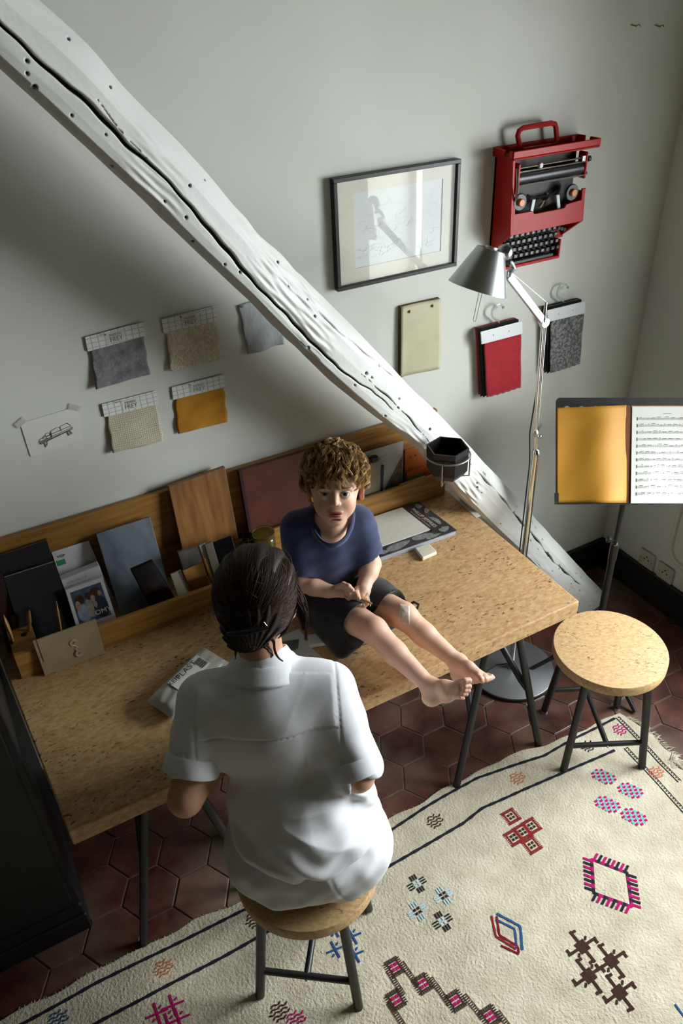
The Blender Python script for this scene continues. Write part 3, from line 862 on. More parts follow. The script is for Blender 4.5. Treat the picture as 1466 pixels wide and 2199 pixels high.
# sheets and boxes behind the boy, right end
M['marble'] = mat('marbled_paper', 'a9b1b3', 'c3cacb', rough=0.5, scale=18, stretch=(1, 1, 2.2), detail=7)
M['bark'] = mat('bark_print', '4d4238', '7d7062', rough=0.6, scale=40)
q = lean((770, 976), (866, 947), (863, 1042), (772, 1072), -.008, -.020)
t = slab_thing('marbled_sheet', 'pale marbled sheet with a dark bark print in its corner', 'sheet', q, .004, M['marble'])
b = MB(); pts = [quad_at(q, s, 1, tt, 1, .0007)[0] for s, tt in ((.55, .75), (.66, .57), (.8, .42), (.93, .28), (.985, .22), (.985, .80), (.55, .80))]
b.add(pts[::-1], [tuple(range(len(pts)))]); wpart(b, 'print', M['bark'], t)
M['greige'] = mat('greige_card', '8b8474', '968f7e', rough=0.7, scale=20)
M['navy'] = mat('navy_cover', '1b1d33', rough=0.5)
q = lean((772, 1000), (819, 986), (816, 1055), (772, 1070), -.026, -.036)
t = thing('sample_folder', 'greige card folder held by dark clips beside the boy’s head', 'folder', (q[2]+q[3])/2)
wpart(MB().slab(*q, .008), 'body', M['greige'], t, bevel=.001)
c_ = q[0]*.4+q[1]*.6
for dx, mk in ((-.035, 'ink'), (-.006, 'navy')):
    wpart(MB().box(c_[0]+dx, c_[0]+dx+.026, c_[1]-.004, c_[1]+.012, c_[2]-.004, c_[2]+.016, bev=.002), 'clip', M[mk], t)
slab_thing('navy_book', 'thin navy book standing between folder and marbled sheet', 'book', lean((817, 1003), (825, 1000), (822, 1055), (816, 1057), -.028, -.036), .012, M['navy'])
M['orange'] = mat('orange_card', '9a4d1a', 'ab5a22', rough=0.55, scale=25)
M['orange2'] = mat('bright_orange_card', 'b85a1c', rough=0.5)
q = lean((869, 968), (925, 952), (920, 1008), (870, 1027), -.004, -.012)
t = slab_thing('orange_box', 'orange card box at the right end of the organizer', 'box', q, .006, M['orange'])
b = MB().slab(*quad_at(q, 0, 1, .42, .75, .012), .009); wpart(b, 'flap', M['orange2'], t)
for s_, t_ in ((.22, .16), (.40, .15)):
    b = MB(); blob(b, q, s_, t_, .035, .015, 0, .0007); wpart(b, 'eyelet', M['ink'], t)
M['lime'] = mat('lime_cover', '5f6b22', rough=0.5)
M['pale_blue'] = mat('pale_blue_cover', '8ba0a6', '9fb2b6', rough=0.35, scale=40)
for nm, lab, tl, tr, y, th, mk, dz in (('booklet', 'lime green booklet lying under the orange box', (873, 1026), (912, 1013), -.020, .010, 'lime', .012), ('booklet', 'pale blue booklet in a clear sleeve behind the rail', (858, 1040), (913, 1022), -.032, .008, 'pale_blue', 0)):
    a = PY(*tl, y); c_ = PY(*tr, y)
    h = min(a[2], c_[2])
    o = MB().box(a[0], c_[0], y-.005, y+.005, ZD+.001, h, bev=.001).build('booklet', M[mk], origin=(a[0], y, ZD))
    tag(o, lab, 'booklet')

# ------------------------------------------------------------------ wooden modelling tools in the block
M['tool'] = mat_wood('boxwood', '8f6236', 'b88a56', 1.5, 2)
M['tool_dark'] = mat_wood('dark_boxwood', '4a2f1c', '6b4526', 1.5, 2)
for k, (bu, bv, tu, tv, wd, mk, lab) in enumerate(((31, 1406, 11, 1319, .0062, 'tool', 'pale wooden modelling tool leaning left in the block'),
      (28, 1385, 28, 1309, .0085, 'tool_dark', 'dark broad wooden modelling tool at the back of the block'),
      (60, 1397, 66, 1308, .0052, 'tool', 'reddish wooden modelling tool in the middle of the block'),
      (117, 1362, 124, 1289, .005, 'tool', 'slim wooden modelling tool rising behind the envelope'))):
    yb_ = (-.145, -.085, -.13, -.155)[k]
    base = PY(bu, bv, yb_); base[2] = .80 if k < 3 else ZD+.002
    tip = PY(tu, tv, yb_+.03)
    P = [base+(tip-base)*s + np.array((.004*math.sin(5*s), 0, 0)) for s in np.linspace(0, 1, 12)]
    w = [wd*1.35*f_ for f_ in (.8, .8, .8, .85, .9, .95, 1.05, 1.25, 1.35, 1.2, .8, .15)]
    o = MB().tube(P, w, 10, flat=.55).build('modelling_tool', M[mk], smooth=True, origin=base)
    tag(o, lab, 'tool', 'modelling tools')
    if k < 3:
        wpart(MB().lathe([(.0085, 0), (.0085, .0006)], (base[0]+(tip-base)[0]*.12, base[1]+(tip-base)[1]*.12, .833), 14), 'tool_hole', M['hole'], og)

# ------------------------------------------------------------------ string-tie envelope
M['kraft'] = mat('kraft_paper', '8d7c5e', '998868', rough=0.8, scale=14, bump=0.05)
M['kraft_disc'] = mat('kraft_disc', '9b8a6c', rough=0.8)
M['string'] = mat('string', 'cfc7b2', rough=0.8)
M['rivet'] = mat('rivet', '6b4a22', rough=0.4, metal=0.8)
q = lean((70, 1377), (205, 1329), (228, 1410), (99, 1458), -.208, -.222)
t = thing('envelope', 'kraft string-tie envelope propped against the organizer rail', 'envelope', (q[2]+q[3])/2)
wpart(MB().slab(*q, .003), 'body', M['kraft'], t, bevel=.0004)
wpart(MB().slab(*quad_at(q, .06, .98, .0, .62, .0016), .0012), 'flap', M['kraft'], t)
nrm = np.cross(q[2]-q[3], q[0]-q[3]); nrm /= np.linalg.norm(nrm)
cs = []
for s_, t_ in ((.575, .40), (.61, .72)):
    c_ = quad_at(q, s_, 1, t_, 1, .0018)[0]; cs.append(c_)
    d_ = wpart(MB().lathe([(.0115, 0), (.0115, .0012)], c_, 24, ax=nrm), 'button', M['kraft_disc'], t)
    wpart(MB().lathe([(.0022, .0012), (.0018, .0024), (.0004, .0028)], c_, 10, ax=nrm), 'rivet', M['rivet'], d_)
r_ = (q[1]-q[0])/np.linalg.norm(q[1]-q[0])
st = [cs[0]+r_*.009*math.cos(a)+np.cross(nrm, r_)*.009*math.sin(a)+nrm*.0016 for a in np.linspace(0, 4.6, 14)]
st += [(cs[0]+cs[1])/2+r_*.004+nrm*.0016, (cs[0]+cs[1])/2-r_*.004+nrm*.0016]
st += [cs[1]+r_*.009*math.cos(a)+np.cross(nrm, r_)*.009*math.sin(a)+nrm*.0016 for a in np.linspace(1.8, 6.2, 14)]
wpart(MB().tube(st, .0006, 5), 'string', M['string'], t, smooth=True)

# ------------------------------------------------------------------ bag of clay, sample book, erasers, papers, jar
M['bag'] = mat('clear_film', 'd6d8d0', rough=0.16, trans=0.55, ior=1.2, spec=0.6)
M['clay'] = mat('grey_white_clay', '8f9080', 'a5a694', rough=0.6, scale=30, bump=0.2)
c0 = [PZ(*p, ZD+.02) for p in ((318, 1505), (436, 1392), (492, 1424), (372, 1545))]     # far-left end, top, right, near
t = thing('clay_bag', 'transparent bag of pale clay with barcode label lying on the desk', 'bag', (c0[0]+c0[2])/2*np.array((1, 1, 0))+np.array((0, 0, ZD)))
e_len = (c0[1]-c0[0]+c0[2]-c0[3])/2; e_wid = (c0[3]-c0[0]+c0[2]-c0[1])/2
cen = sum(c0)/4
eu, ew = e_len/np.linalg.norm(e_len), e_wid/np.linalg.norm(e_wid)
LL, WW = np.linalg.norm(e_len)/2, np.linalg.norm(e_wid)/2
def pillow(sl, sw, hz, wob, n=26, seed=0):
    b = MB(); pts = []
    for sgn in (1, -1):
        for j in range(n+1):
            for i in range(n+1):
                u, v = i/n*2-1, j/n*2-1
                f_ = max(0.0, (1-abs(u)**6)*(1-abs(v)**4))**.5
                z = ZD+.001+hz*(0.5+0.5*sgn*f_) if sgn > 0 else ZD+.0012+hz*(.5-.5*f_)
                z += sgn*f_*wob*math.sin(9*u+3*v+seed)*math.cos(7*v-4*u)
                pts.append(cen*np.array((1, 1, 0))+eu*u*LL*sl*np.array((1, 1, 0))+ew*v*WW*sw*np.array((1, 1, 0))+np.array((0, 0, max(z, ZD+.001))))
    N_ = (n+1)*(n+1); fs = []
    for j in range(n):
        for i in range(n):
            a = j*(n+1)+i; fs.append((a, a+1, a+n+2, a+n+1)); fs.append((N_+a+n+1, N_+a+n+2, N_+a+1, N_+a))
    return b.add(pts, fs)
wpart(pillow(.80, .84, .034, .001), 'clay', M['clay'], t, smooth=True)
wpart(pillow(1.02, 1.0, .040, .002, seed=2), 'film', M['bag'], t, smooth=True)
b = MB()
def bag_pt(u, v, off): 
    f_ = max(0.0, (1-abs(u/1.02)**6)*(1-abs(v)**4))**.5
    return cen*np.array((1, 1, 0))+eu*u*LL*np.array((1, 1, 0))+ew*v*WW*np.array((1, 1, 0))+np.array((0, 0, ZD+.001+.040*(.5+.5*f_)+off+.002))
b.grid(lambda u, v: bag_pt(-.45+1.05*u, -.62+1.1*v, .0012), 10, 8)
wpart(b, 'label', M['paper'], t)
b = MB()
for k in range(16):
    v0 = -.35+.045*k; w_ = .012+.012*((k*7) % 3)
    b.add([bag_pt(.36, v0, .0022), bag_pt(.36, v0+w_, .0022), bag_pt(.58, v0+w_, .0022), bag_pt(.58, v0, .0022)], [(0, 3, 2, 1)])
wpart(b, 'barcode', M['ink'], t)
b = MB(); place_text(b, 'PLAST', .026, bag_pt(.08, -.30, .004), eu, -ew); place_text(b, 'KEM', .020, bag_pt(-.33, -.33, .004), eu, -ew); wpart(b, 'lettering', M['ink'], t)

zb = ZD+.022
bq = [PZ(899, 1077, zb), PZ(980, 1138, zb), PZ(812, 1197, zb)]
bl_ = bq[2]+(bq[0]-bq[1])
t = thing('sample_book', 'large grey leaf-patterned sample book lying right of the boy', 'book', (bq[0]+bq[2])/2*np.array((1, 1, 0))+np.array((0, 0, ZD)))
M['leaf_dark'] = mat('charcoal_print', '2c2d2c', '3c3e3c', rough=0.4, scale=30)
M['leaf_pale'] = mat('pale_leaf_print', '6d6f6e', '8d8f8e', rough=0.4, scale=160)
M['fabric_edge'] = mat('grey_leaves_edge', '8a8c96', 'a5a6ae', rough=0.6, scale=25, stretch=(1, 1, 10))
M['label_brown'] = mat('dark_brown_label', '3a2b26', rough=0.5)
M['cover_white'] = mat('off_white_linen', 'c9c5ba', 'd3cfc4', rough=0.75, scale=180)
BX = lambda s, r, z: bl_*(1-s)*(1-r)+bq[0]*s*(1-r)+bq[1]*s*r+bq[2]*(1-s)*r + np.array((0, 0, z-zb))   # s left->right, r back->front
def bslab(s0, s1, r0, r1, z0, z1): return MB().hexa([BX(s0, r1, z0), BX(s1, r1, z0), BX(s1, r0, z0), BX(s0, r0, z0), BX(s0, r1, z1), BX(s1, r1, z1), BX(s1, r0, z1), BX(s0, r0, z1)])
wpart(bslab(.005, .995, .01, .99, ZD+.001, zb-.003), 'leaves', M['fabric_edge'], t)
wpart(bslab(0, 1, 0, 1, zb-.003, zb), 'cover', M['leaf_dark'], t)
b = MB()
def leaf(cx_, cy_, ln, wd_, ang, z):
    pts = []
    for i in range(20):
        a = 2*math.pi*i/20; x, y = ln*math.cos(a), wd_*math.sin(a)*(1-.35*math.cos(a))
        s_, r_2 = cx_+x*math.cos(ang)-y*math.sin(ang), cy_+(x*math.sin(ang)+y*math.cos(ang))*1.3
        pts.append(BX(min(max(s_, .004), .996), min(max(r_2, .006), .994), z))
    b.add(pts, [tuple(range(20))])
for i, l_ in enumerate(((.30, .90, .16, .055, -.15), (.62, .88, .13, .05, .1), (.72, .96, .10, .03, -.1), (.87, .55, .04, .07, .4), (.93, .62, .03, .09, 0), (.96, .30, .03, .06, .5), (.90, .88, .07, .05, -.3), (.94, .12, .04, .05, .2), (.10, .93, .05, .04, .3))):
    leaf(*l_, zb+.0004+.0001*i)
wpart(b, 'leaf_print', M['leaf_pale'], t)
wpart(bslab(0.02, .755, .03, .80, zb+.0012, zb+.004), 'front_board', M['cover_white'], t)
wpart(bslab(.758, .885, .03, .84, zb+.0012, zb+.0036), 'title_strip', M['label_brown'], t)
b = MB(); rd = BX(.8, 1, 0)-BX(.8, 0, 0); up_ = BX(1, .5, 0)-BX(0, .5, 0)
place_text(b, 'PHILLIP JEFFRIES', .0185, BX(.835, .47, zb+.0042), rd, up_, fx=1.0); place_text(b, 'NATURAL TEXTURED WALLCOVERINGS', .006, BX(.785, .47, zb+.0042), rd, up_)
wpart(b, 'lettering', M['cover_white'], t)
M['eraser'] = mat('white_rubber', 'cfcbb4', 'd8d4be', rough=0.6, scale=20)
def block(name, label, px, h, m, cat='eraser'):
    P = [PZ(*p, ZD+h) for p in px]      # back-left, back-right, front-right, front-left
    b = MB(); lo_ = [np.array((p[0], p[1], ZD+.0005)) for p in P]
    b.hexa([lo_[3], lo_[2], lo_[1], lo_[0], P[3], P[2], P[1], P[0]])
    o = b.build(name, m, origin=(lo_[0]+lo_[2])/2, bevel=.003)
    return tag(o, label, cat)
block('eraser', 'thick cream eraser lying in front of the sample book', ((890, 1176), (921, 1167), (938, 1184), (907, 1198)), .014, M['eraser'])
block('eraser', 'white eraser on papers beside the boy’s black shorts', ((659, 1362), (695, 1357), (702, 1380), (664, 1386)), .012, M['paper'])
def sheet(name, label, px, m, z, cat='paper'):
    P = [PZ(*p, z) for p in px]
    b = MB(); d = np.array((0, 0, .0006))
    b.hexa([P[3]-d, P[2]-d, P[1]-d, P[0]-d, P[3], P[2], P[1], P[0]])
    return tag(b.build(name, m, origin=P[3]), label, cat)
sheet('paper_sheet', 'white sheet of paper under the woman’s hands, partly behind her shoulder', ((588, 1400), (660, 1383), (722, 1440), (640, 1475)), M['paper'], ZD+.0012)
sp = sheet('photo_print', 'small sheet with a blue-green print on the papers', ((590, 1372), (642, 1350), (672, 1395), (612, 1425)), M['paper'], ZD+.0024, 'print')
M['teal'] = mat('teal_print', '4f5d5e', '6a7675', rough=0.5, scale=40)
P = [PZ(*p, ZD+.0028) for p in ((604, 1378), (642, 1372), (640, 1392), (615, 1405))]
b = MB(); b.add(P[::-1], [(0, 1, 2, 3)]); b.build('print', M['teal'], sp, origin=tuple(sp.location))
sheet('paper_sheet', 'white sheet edge by the foot of the white timber on the desk', ((962, 1056), (976, 1056), (1032, 1108), (1022, 1112)), M['paper'], ZD+.0012)
# glass jar
M['jar_glass'] = mat('yellow_green_glass', 'a8a05a', rough=0.05, trans=0.9, ior=1.45)
M['dark_glass'] = mat('dark_glass', '0c0b0d', rough=0.08, spec=0.7)
jt = PY(566, 1148, -.105)
t = thing('glass_jar', 'yellow-green glass jar behind the woman’s head', 'jar', (jt[0], -.105, ZD))
wpart(MB().lathe([(.030, ZD+.001-ZD), (.034, .006), (.034, jt[2]-ZD-.012), (.031, jt[2]-ZD-.008), (.0315, jt[2]-ZD), (.029, jt[2]-ZD), (.029, jt[2]-ZD-.01), (.032, .008), (.0, .006)], (jt[0], -.105, ZD), 32, cap=False), 'glass', M['jar_glass'], t, smooth=True)
wpart(MB().lathe([(.033, 0), (.035, .002), (.035, .009), (.033, .011), (0.0, .011)], (jt[0], -.105, jt[2]), 32), 'rim', M['jar_glass'], t, smooth=True)
jd = PY(531, 1150, -.086)
t = thing('ink_bottle', 'small black glass bottle left of the yellow-green jar', 'bottle', (jd[0], -.086, ZD))
hd = jd[2]-ZD
wpart(MB().lathe([(.022, 0.001), (.024, .005), (.024, hd-.03), (.014, hd-.02), (.014, hd-.012)], (jd[0], -.086, ZD), 28), 'body', M['dark_glass'], t, smooth=True)
wpart(MB().lathe([(.016, hd-.012), (.017, hd-.01), (.017, hd), (.0155, hd+.002)], (jd[0], -.086, ZD), 28), 'cap', M['dark_glass'], t, smooth=True)
# ------------------------------------------------------------------ framed drawing
M['frame_black'] = mat('black_frame', '1a1817', '211f1d', rough=0.4, scale=40)
M['mat_board'] = mat('cream_mat_board', 'd6d3c4', rough=0.8)
M['art'] = mat('art_paper', 'd3d7d6', 'dadddc', rough=0.8, scale=10)
M['pencil'] = mat('pale_pencil', 'b3b9c0', rough=0.8)
M['glass'] = mat_pane()
M['glass'].name = 'picture_glass'
yw = WALL_Y-.001
fq = [PY(*p, yw-.020) for p in ((716, 386), (992, 339), (978, 571), (724, 628))]
fx0, fx1 = (fq[0][0]+fq[3][0])/2, (fq[1][0]+fq[2][0])/2
fz1, fz0 = (fq[0][2]+fq[1][2])/2, (fq[2][2]+fq[3][2])/2
t = thing('framed_drawing', 'pale pencil drawing in a thin black frame on the wall', 'picture', ((fx0+fx1)/2, yw, fz0))
fw = .0115
for n_, bx_ in (('frame_top', (fx0, fx1, fz1-fw, fz1)), ('frame_bottom', (fx0, fx1, fz0, fz0+fw)), ('frame_side', (fx0, fx0+fw, fz0+fw, fz1-fw)), ('frame_side', (fx1-fw, fx1, fz0+fw, fz1-fw))):
    wpart(MB().box(bx_[0], bx_[1], yw-.022, yw, bx_[2], bx_[3], bev=.0012), n_, M['frame_black'], t)
ax0, ax1, az0, az1 = fx0+.066, fx1-.052, fz0+.052, fz1-.048
b = MB()
for (xa, xb, za, zb_) in ((fx0+fw, fx1-fw, az1, fz1-fw), (fx0+fw, fx1-fw, fz0+fw, az0), (fx0+fw, ax0, az0, az1), (ax1, fx1-fw, az0, az1)):
    b.box(xa, xb, yw-.009, yw-.007, za, zb_)
wpart(b, 'mat_board', M['mat_board'], t)
ar = wpart(MB().box(ax0-.004, ax1+.004, yw-.0065, yw-.006, az0-.004, az1+.004), 'drawing_paper', M['art'], t)
rn = random.Random(12); b = MB()
for k in range(70):
    x, z = rn.uniform(ax0+.015, ax1-.02), rn.uniform(az0+.02, az1-.03)
    if rn.random() < .5: z = az0+.02+abs(rn.gauss(0, .045))
    a = rn.uniform(0, 6.28); pts = []
    for s in range(6):
        pts.append((x, yw-.0068, z)); a += rn.uniform(-.9, .9); x += .008*math.cos(a); z += .005*math.sin(a)
        x = min(max(x, ax0+.004), ax1-.004); z = min(max(z, az0+.004), az1-.004)
    b.tube(pts, .00028, 3, cap=False)
wpart(b, 'pencil_lines', M['pencil'], ar)
wpart(MB().box(fx0+fw, fx1-fw, yw-.0155, yw-.0145, fz0+fw, fz1-fw), 'glass', M['glass'], t)

# ------------------------------------------------------------------ swatches pinned to the wall
def mat_cane():
    m, nt, b = _nodes('cane_print')
    N, L = nt.nodes.new, nt.links.new
    tc = N('ShaderNodeTexCoord')
    v = N('ShaderNodeTexVoronoi'); v.feature = 'DISTANCE_TO_EDGE'; v.inputs['Scale'].default_value = 80; v.inputs['Randomness'].default_value = 0.0; v.voronoi_dimensions = '2D'
    mp = N('ShaderNodeMapping'); mp.inputs['Rotation'].default_value = (math.radians(90), math.radians(45), 0)
    L(tc.outputs['Object'], mp.inputs['Vector']); L(mp.outputs[0], v.inputs['Vector'])
    r = N('ShaderNodeValToRGB'); e = r.color_ramp.elements
    e[0].position, e[1].position = 0.05, 0.09; e[0].color, e[1].color = rgb('a9abab'), rgb('dcddda')
    L(v.outputs['Distance'], r.inputs[0]); L(r.outputs[0], b.inputs['Base Color']); b.inputs['Roughness'].default_value = 0.6
    return m
M['cane'] = mat_cane()
M['felt'] = mat('grey_felt', '67666b', '89888c', rough=0.95, scale=55, detail=8, bump=0.5, bscale=300, sheen=0.3)
M['boucle'] = mat('ecru_boucle', 'beb49c', 'd8cfb8', rough=0.95, scale=120, detail=3, bump=1.0, bscale=220, sheen=0.2)
M['yellow_felt'] = mat('mustard_cloth', 'a8720f', 'bd851a', rough=0.9, scale=20, bump=0.2, bscale=120, sheen=0.2)
M['grey_linen'] = mat('pale_grey_linen', '9ea3a4', 'b1b5b5', rough=0.9, scale=40, stretch=(3, 1, 1), bump=0.2, bscale=200)
def mat_weave():
    m, nt, b = _nodes('diamond_weave')
    N, L = nt.nodes.new, nt.links.new
    tc = N('ShaderNodeTexCoord'); mp = N('ShaderNodeMapping'); mp.inputs['Rotation'].default_value = (0, math.radians(45), 0)
    L(tc.outputs['Object'], mp.inputs['Vector'])
    ck = N('ShaderNodeTexChecker'); ck.inputs['Scale'].default_value = 250
    ck.inputs['Color1'].default_value = rgb('cfc6b0'); ck.inputs['Color2'].default_value = rgb('a69d88')
    L(mp.outputs[0], ck.inputs['Vector']); L(ck.outputs[0], b.inputs['Base Color']); b.inputs['Roughness'].default_value = 0.95
    bp = N('ShaderNodeBump'); bp.inputs['Strength'].default_value = 0.5; bp.inputs['Distance'].default_value = 0.002
    L(ck.outputs['Fac'], bp.inputs['Height']); L(bp.outputs[0], b.inputs['Normal'])
    return m
M['weave'] = mat_weave()
def cloth(q, m, name, parent, bulge, seed, top_gap=.001, th=.0016, nu=22, nv=22):
    """a piece of cloth hanging on the wall inside the quad q (tl,tr,br,bl); it stands off the wall by bulge at its foot"""
    tl, tr, br, bl = q
    rn = np.random.RandomState(seed); ph = rn.uniform(0, 6.28, 8)
    def fn(u, v):
        p = (tl*(1-u)+tr*u)*(1-v)+(bl*(1-u)+br*u)*v
        off = top_gap+bulge*(v**1.4)*(0.75+0.25*math.sin(2.2*u*math.pi+ph[0]))+bulge*.22*v*math.sin(7*u+ph[1]+2*v)+bulge*.12*math.sin(11*v+5*u+ph[2])*v*(1-v)*4
        wob = .0016*math.sin(13*v+ph[3])*(1 if u > .5 else -1)*(abs(u-.5)*2)**4
        return np.array((p[0]+wob, WALL_Y-.0015-max(off, .0012), p[2]+.0012*math.sin(9*u+ph[4])*(1 if v > .98 else 0)))
    b = MB().grid(fn, nu, nv)
    b.f = [f[::-1] for f in b.f]; 
    o = wpart(b, name, m, parent, smooth=True)
    md = o.modifiers.new('thickness', 'SOLIDIFY'); md.thickness = th; md.offset = 0
    return o
def swatch(px, m, label, bulge, seed, header=.28):
    Q = [PY(*p, WALL_Y-.004) for p in px]
    t = thing('fabric_swatch', label, 'swatch', (Q[2]+Q[3])/2*np.array((1, 0, 1))+np.array((0, WALL_Y, 0)), group='carded fabric swatches')
    tl, tr, br, bl = Q
    h0, h1 = tl*(1-header)+bl*header, tr*(1-header)+br*header
    ins = .006
    cloth([h0+np.array((ins, 0, .006)), h1+np.array((-ins*.4, 0, .006)), br, bl], m, 'fabric', t, bulge, seed, top_gap=.0022)
    wpart(MB().slab(*[p*np.array((1, 0, 1))+np.array((0, WALL_Y-.0058, 0)) for p in (tl, tr, h1, h0)], .0009), 'card_header', M['cane'], t)
    c = (tl+tr+h0+h1)/4
    c[1] = WALL_Y-.0064
    r_ = (tr-tl)*np.array((1, 0, 1)); u_ = (tl-h0)*np.array((1, 0, 1)); r_ /= np.linalg.norm(r_); u_ = np.array((-r_[2], 0, r_[0]))
    wpart(MB().slab(*[c+r_*a+u_*d for a, d in ((-.023, .0145), (.023, .0145), (.023, -.0145), (-.023, -.0145))], .0003), 'name_plate', M['paper'], t)
    b = MB(); place_text(b, 'PIERRE', .0105, c+u_*.0062+np.array((0, -.0006, 0)), r_, u_); place_text(b, 'FREY', .0175, c-u_*.0058+np.array((0, -.0006, 0)), r_, u_, fx=.9)
    wpart(b, 'lettering', M['grey_ink'], t)
    pn = (tl*.68+tr*.32)
    wpart(MB().lathe([(.0009, 0), (.0009, .006), (.0022, .0065), (.0022, .008)], (pn[0], WALL_Y-.0062, pn[2]-.004), 8, ax=(0, -1, 0)), 'pin', M['steel'], t)
swatch(((182, 724), (308, 690), (319, 801), (205, 834)), M['felt'], 'grey felt swatch card, upper left of the four', .012, 1, .27)
swatch(((346, 685), (464, 656), (473, 768), (365, 796)), M['boucle'], 'ecru boucle swatch card, upper right of the four', .008, 2, .28)
swatch(((218, 868), (336, 838), (349, 945), (240, 970)), M['weave'], 'ecru diamond-weave swatch card, lower left of the four', .012, 3, .26)
swatch(((368, 831), (480, 803), (488, 905), (380, 930)), M['yellow_felt'], 'mustard yellow swatch card, lower right of the four', .007, 4, .27)
# loose grey linen piece
t = thing('linen_swatch', 'loose pale grey linen piece half hidden by the white timber', 'swatch', PY(560, 760, WALL_Y)+np.array((0, 0, 0)))
cloth([PY(*p, WALL_Y-.003) for p in ((511, 656), (616, 622), (607, 737), (531, 759))], M['grey_linen'], 'fabric', t, .012, 9)
pn = PY(513, 655, WALL_Y); wpart(MB().lathe([(.002, 0), (.004, .003), (.004, .004)], pn+np.array((.004, -.004, -.003)), 8, ax=(0, -1, 0)), 'pin', M['steel'], t)
# sketch card
Q = [PY(*p, WALL_Y-.0012) for p in ((43, 909), (164, 873), (178, 942), (66, 982))]
t = thing('sketch_card', 'white card with a small pencil sketch of a bench, taped to the wall', 'drawing', (Q[2]+Q[3])/2)
tl, tr, br, bl = Q
def rr_poly(q, r=.007, k=4):
    tl, tr, br, bl = q; out = []
    L1 = np.linalg.norm(tr-tl); L2 = np.linalg.norm(bl-tl)
    P = lambda s, v: (tl*(1-s)+tr*s)*(1-v)+(bl*(1-s)+br*s)*v
    for cs_, cv, a0 in ((r/L1, r/L2, 180), (1-r/L1, r/L2, 270), (1-r/L1, 1-r/L2, 0), (r/L1, 1-r/L2, 90)):
        for i in range(k+1):
            a = math.radians(a0+90*i/k); out.append(P(cs_+r/L1*math.cos(a), cv+r/L2*math.sin(a)))
    return out
po = rr_poly(Q); n = len(po)
wpart(MB().add([p+np.array((0, .0005, 0)) for p in po]+[p-np.array((0, .0006, 0)) for p in po], [tuple(range(n)), tuple(reversed(range(n, 2*n)))]+[(i, i+n, (i+1) % n+n, (i+1) % n) for i in range(n)]), 'card', M['paper'], t)
M['graphite'] = mat('graphite', '45433f', rough=0.7)
M['graphite_pale'] = mat('graphite_shade', '8b8a86', rough=0.8)
CP = lambda s, v, o=.0016: (tl*(1-s)+tr*s)*(1-v)+(bl*(1-s)+br*s)*v - np.array((0, o, 0))
b = MB()
def stroke(pts, r=.0005): b.tube([CP(*p) for p in pts], r, 4, cap=False)
stroke([(.22, .66), (.26, .58), (.80, .50), (.86, .56), (.85, .60), (.24, .74), (.22, .66), (.86, .56)]); stroke([(.24, .74), (.24, .70), (.85, .60)], .0007)
stroke([(.30, .72), (.31, .86)], .0008); stroke([(.36, .71), (.34, .82)], .0006); stroke([(.74, .62), (.76, .76)], .0008); stroke([(.79, .61), (.82, .74)], .0006)
stroke([(.46, .62), (.47, .46), (.58, .42), (.64, .44), (.65, .56)]); stroke([(.65, .56), (.64, .42), (.78, .38), (.84, .50)]); stroke([(.46, .62), (.46, .50)], .0009)
for cx_, cy_, r0 in ((.34, .58, .035), (.40, .53, .045)):
    stroke([(cx_+r0*math.cos(a), cy_+r0*1.1*math.sin(a)) for a in np.linspace(0, 6.28, 12)])
wpart(b, 'sketch_lines', M['graphite'], t, smooth=True)
b = MB(); b.add([CP(*p, .0013) for p in ((.24, .74), (.46, .69), (.46, .63), (.24, .67))], [(0, 1, 2, 3)]); b.add([CP(*p, .0013) for p in ((.31, .86), (.35, .80), (.30, .74))], [(0, 1, 2)]); b.add([CP(*p, .0013) for p in ((.77, .76), (.84, .72), (.79, .62), (.74, .64))], [(0, 1, 2, 3)])
wpart(b, 'sketch_shading', M['graphite_pale'], t)
M['tape'] = mat('matte_tape', 'd5d4cc', rough=0.5, alpha=0.45)
for s, v, a in ((.02, -.02, .5), (.97, .0, -.5)):
    c = CP(s, v, .0022); d1 = np.array((math.cos(a), 0, math.sin(a))); d2 = np.array((-math.sin(a), 0, math.cos(a)))
    wpart(MB().slab(*[c+d1*x+d2*z for x, z in ((-.016, .008), (.016, .008), (.016, -.008), (-.016, -.008))], .0002), 'tape', M['tape'], t)

# ------------------------------------------------------------------ beige leather pad
M['leather'] = mat('beige_leather', 'b5af92', 'bdb799', rough=0.55, scale=15, bump=0.05, bscale=300)
M['leather_dark'] = mat('dark_leather_back', '3a3026', rough=0.7)
M['suede'] = mat('brown_suede', '8b6a48', rough=0.9)
Q = [PY(*p, WALL_Y-.016) for p in ((862, 660), (947, 641), (945, 792), (860, 811))]
t = thing('leather_swatch', 'beige leather sample pad hung by two brass tacks', 'swatch', (Q[2]+Q[3])/2*np.array((1, 0, 1))+np.array((0, WALL_Y, 0)))
for k, (m_, y_) in enumerate(((M['leather_dark'], .003), (M['suede'], .006), (M['leather_dark'], .009))):
    wpart(MB().slab(*[p*np.array((1, 0, 1))+np.array((-.002+.001*k, WALL_Y-y_, .0015-.001*k)) for p in Q], .002), 'under_leaf', m_, t, bevel=.0006)
b = MB(); tl, tr, br, bl = Q
b.grid(lambda u, v: np.array([*( (tl*(1-u)+tr*u)*(1-v)+(bl*(1-u)+br*u)*v )])*np.array((1, 0, 1))+np.array((0, WALL_Y-.0125-.0035*math.sin(3.1*v)*(.4+.6*u)-.004*max(0, .12-u)*6*v, .0012*math.sin(5*u))), 16, 16)
b.f = [f[::-1] for f in b.f]
o = wpart(b, 'top_leaf', M['leather'], t, smooth=True); md = o.modifiers.new('thickness', 'SOLIDIFY'); md.thickness = .002; md.offset = 0
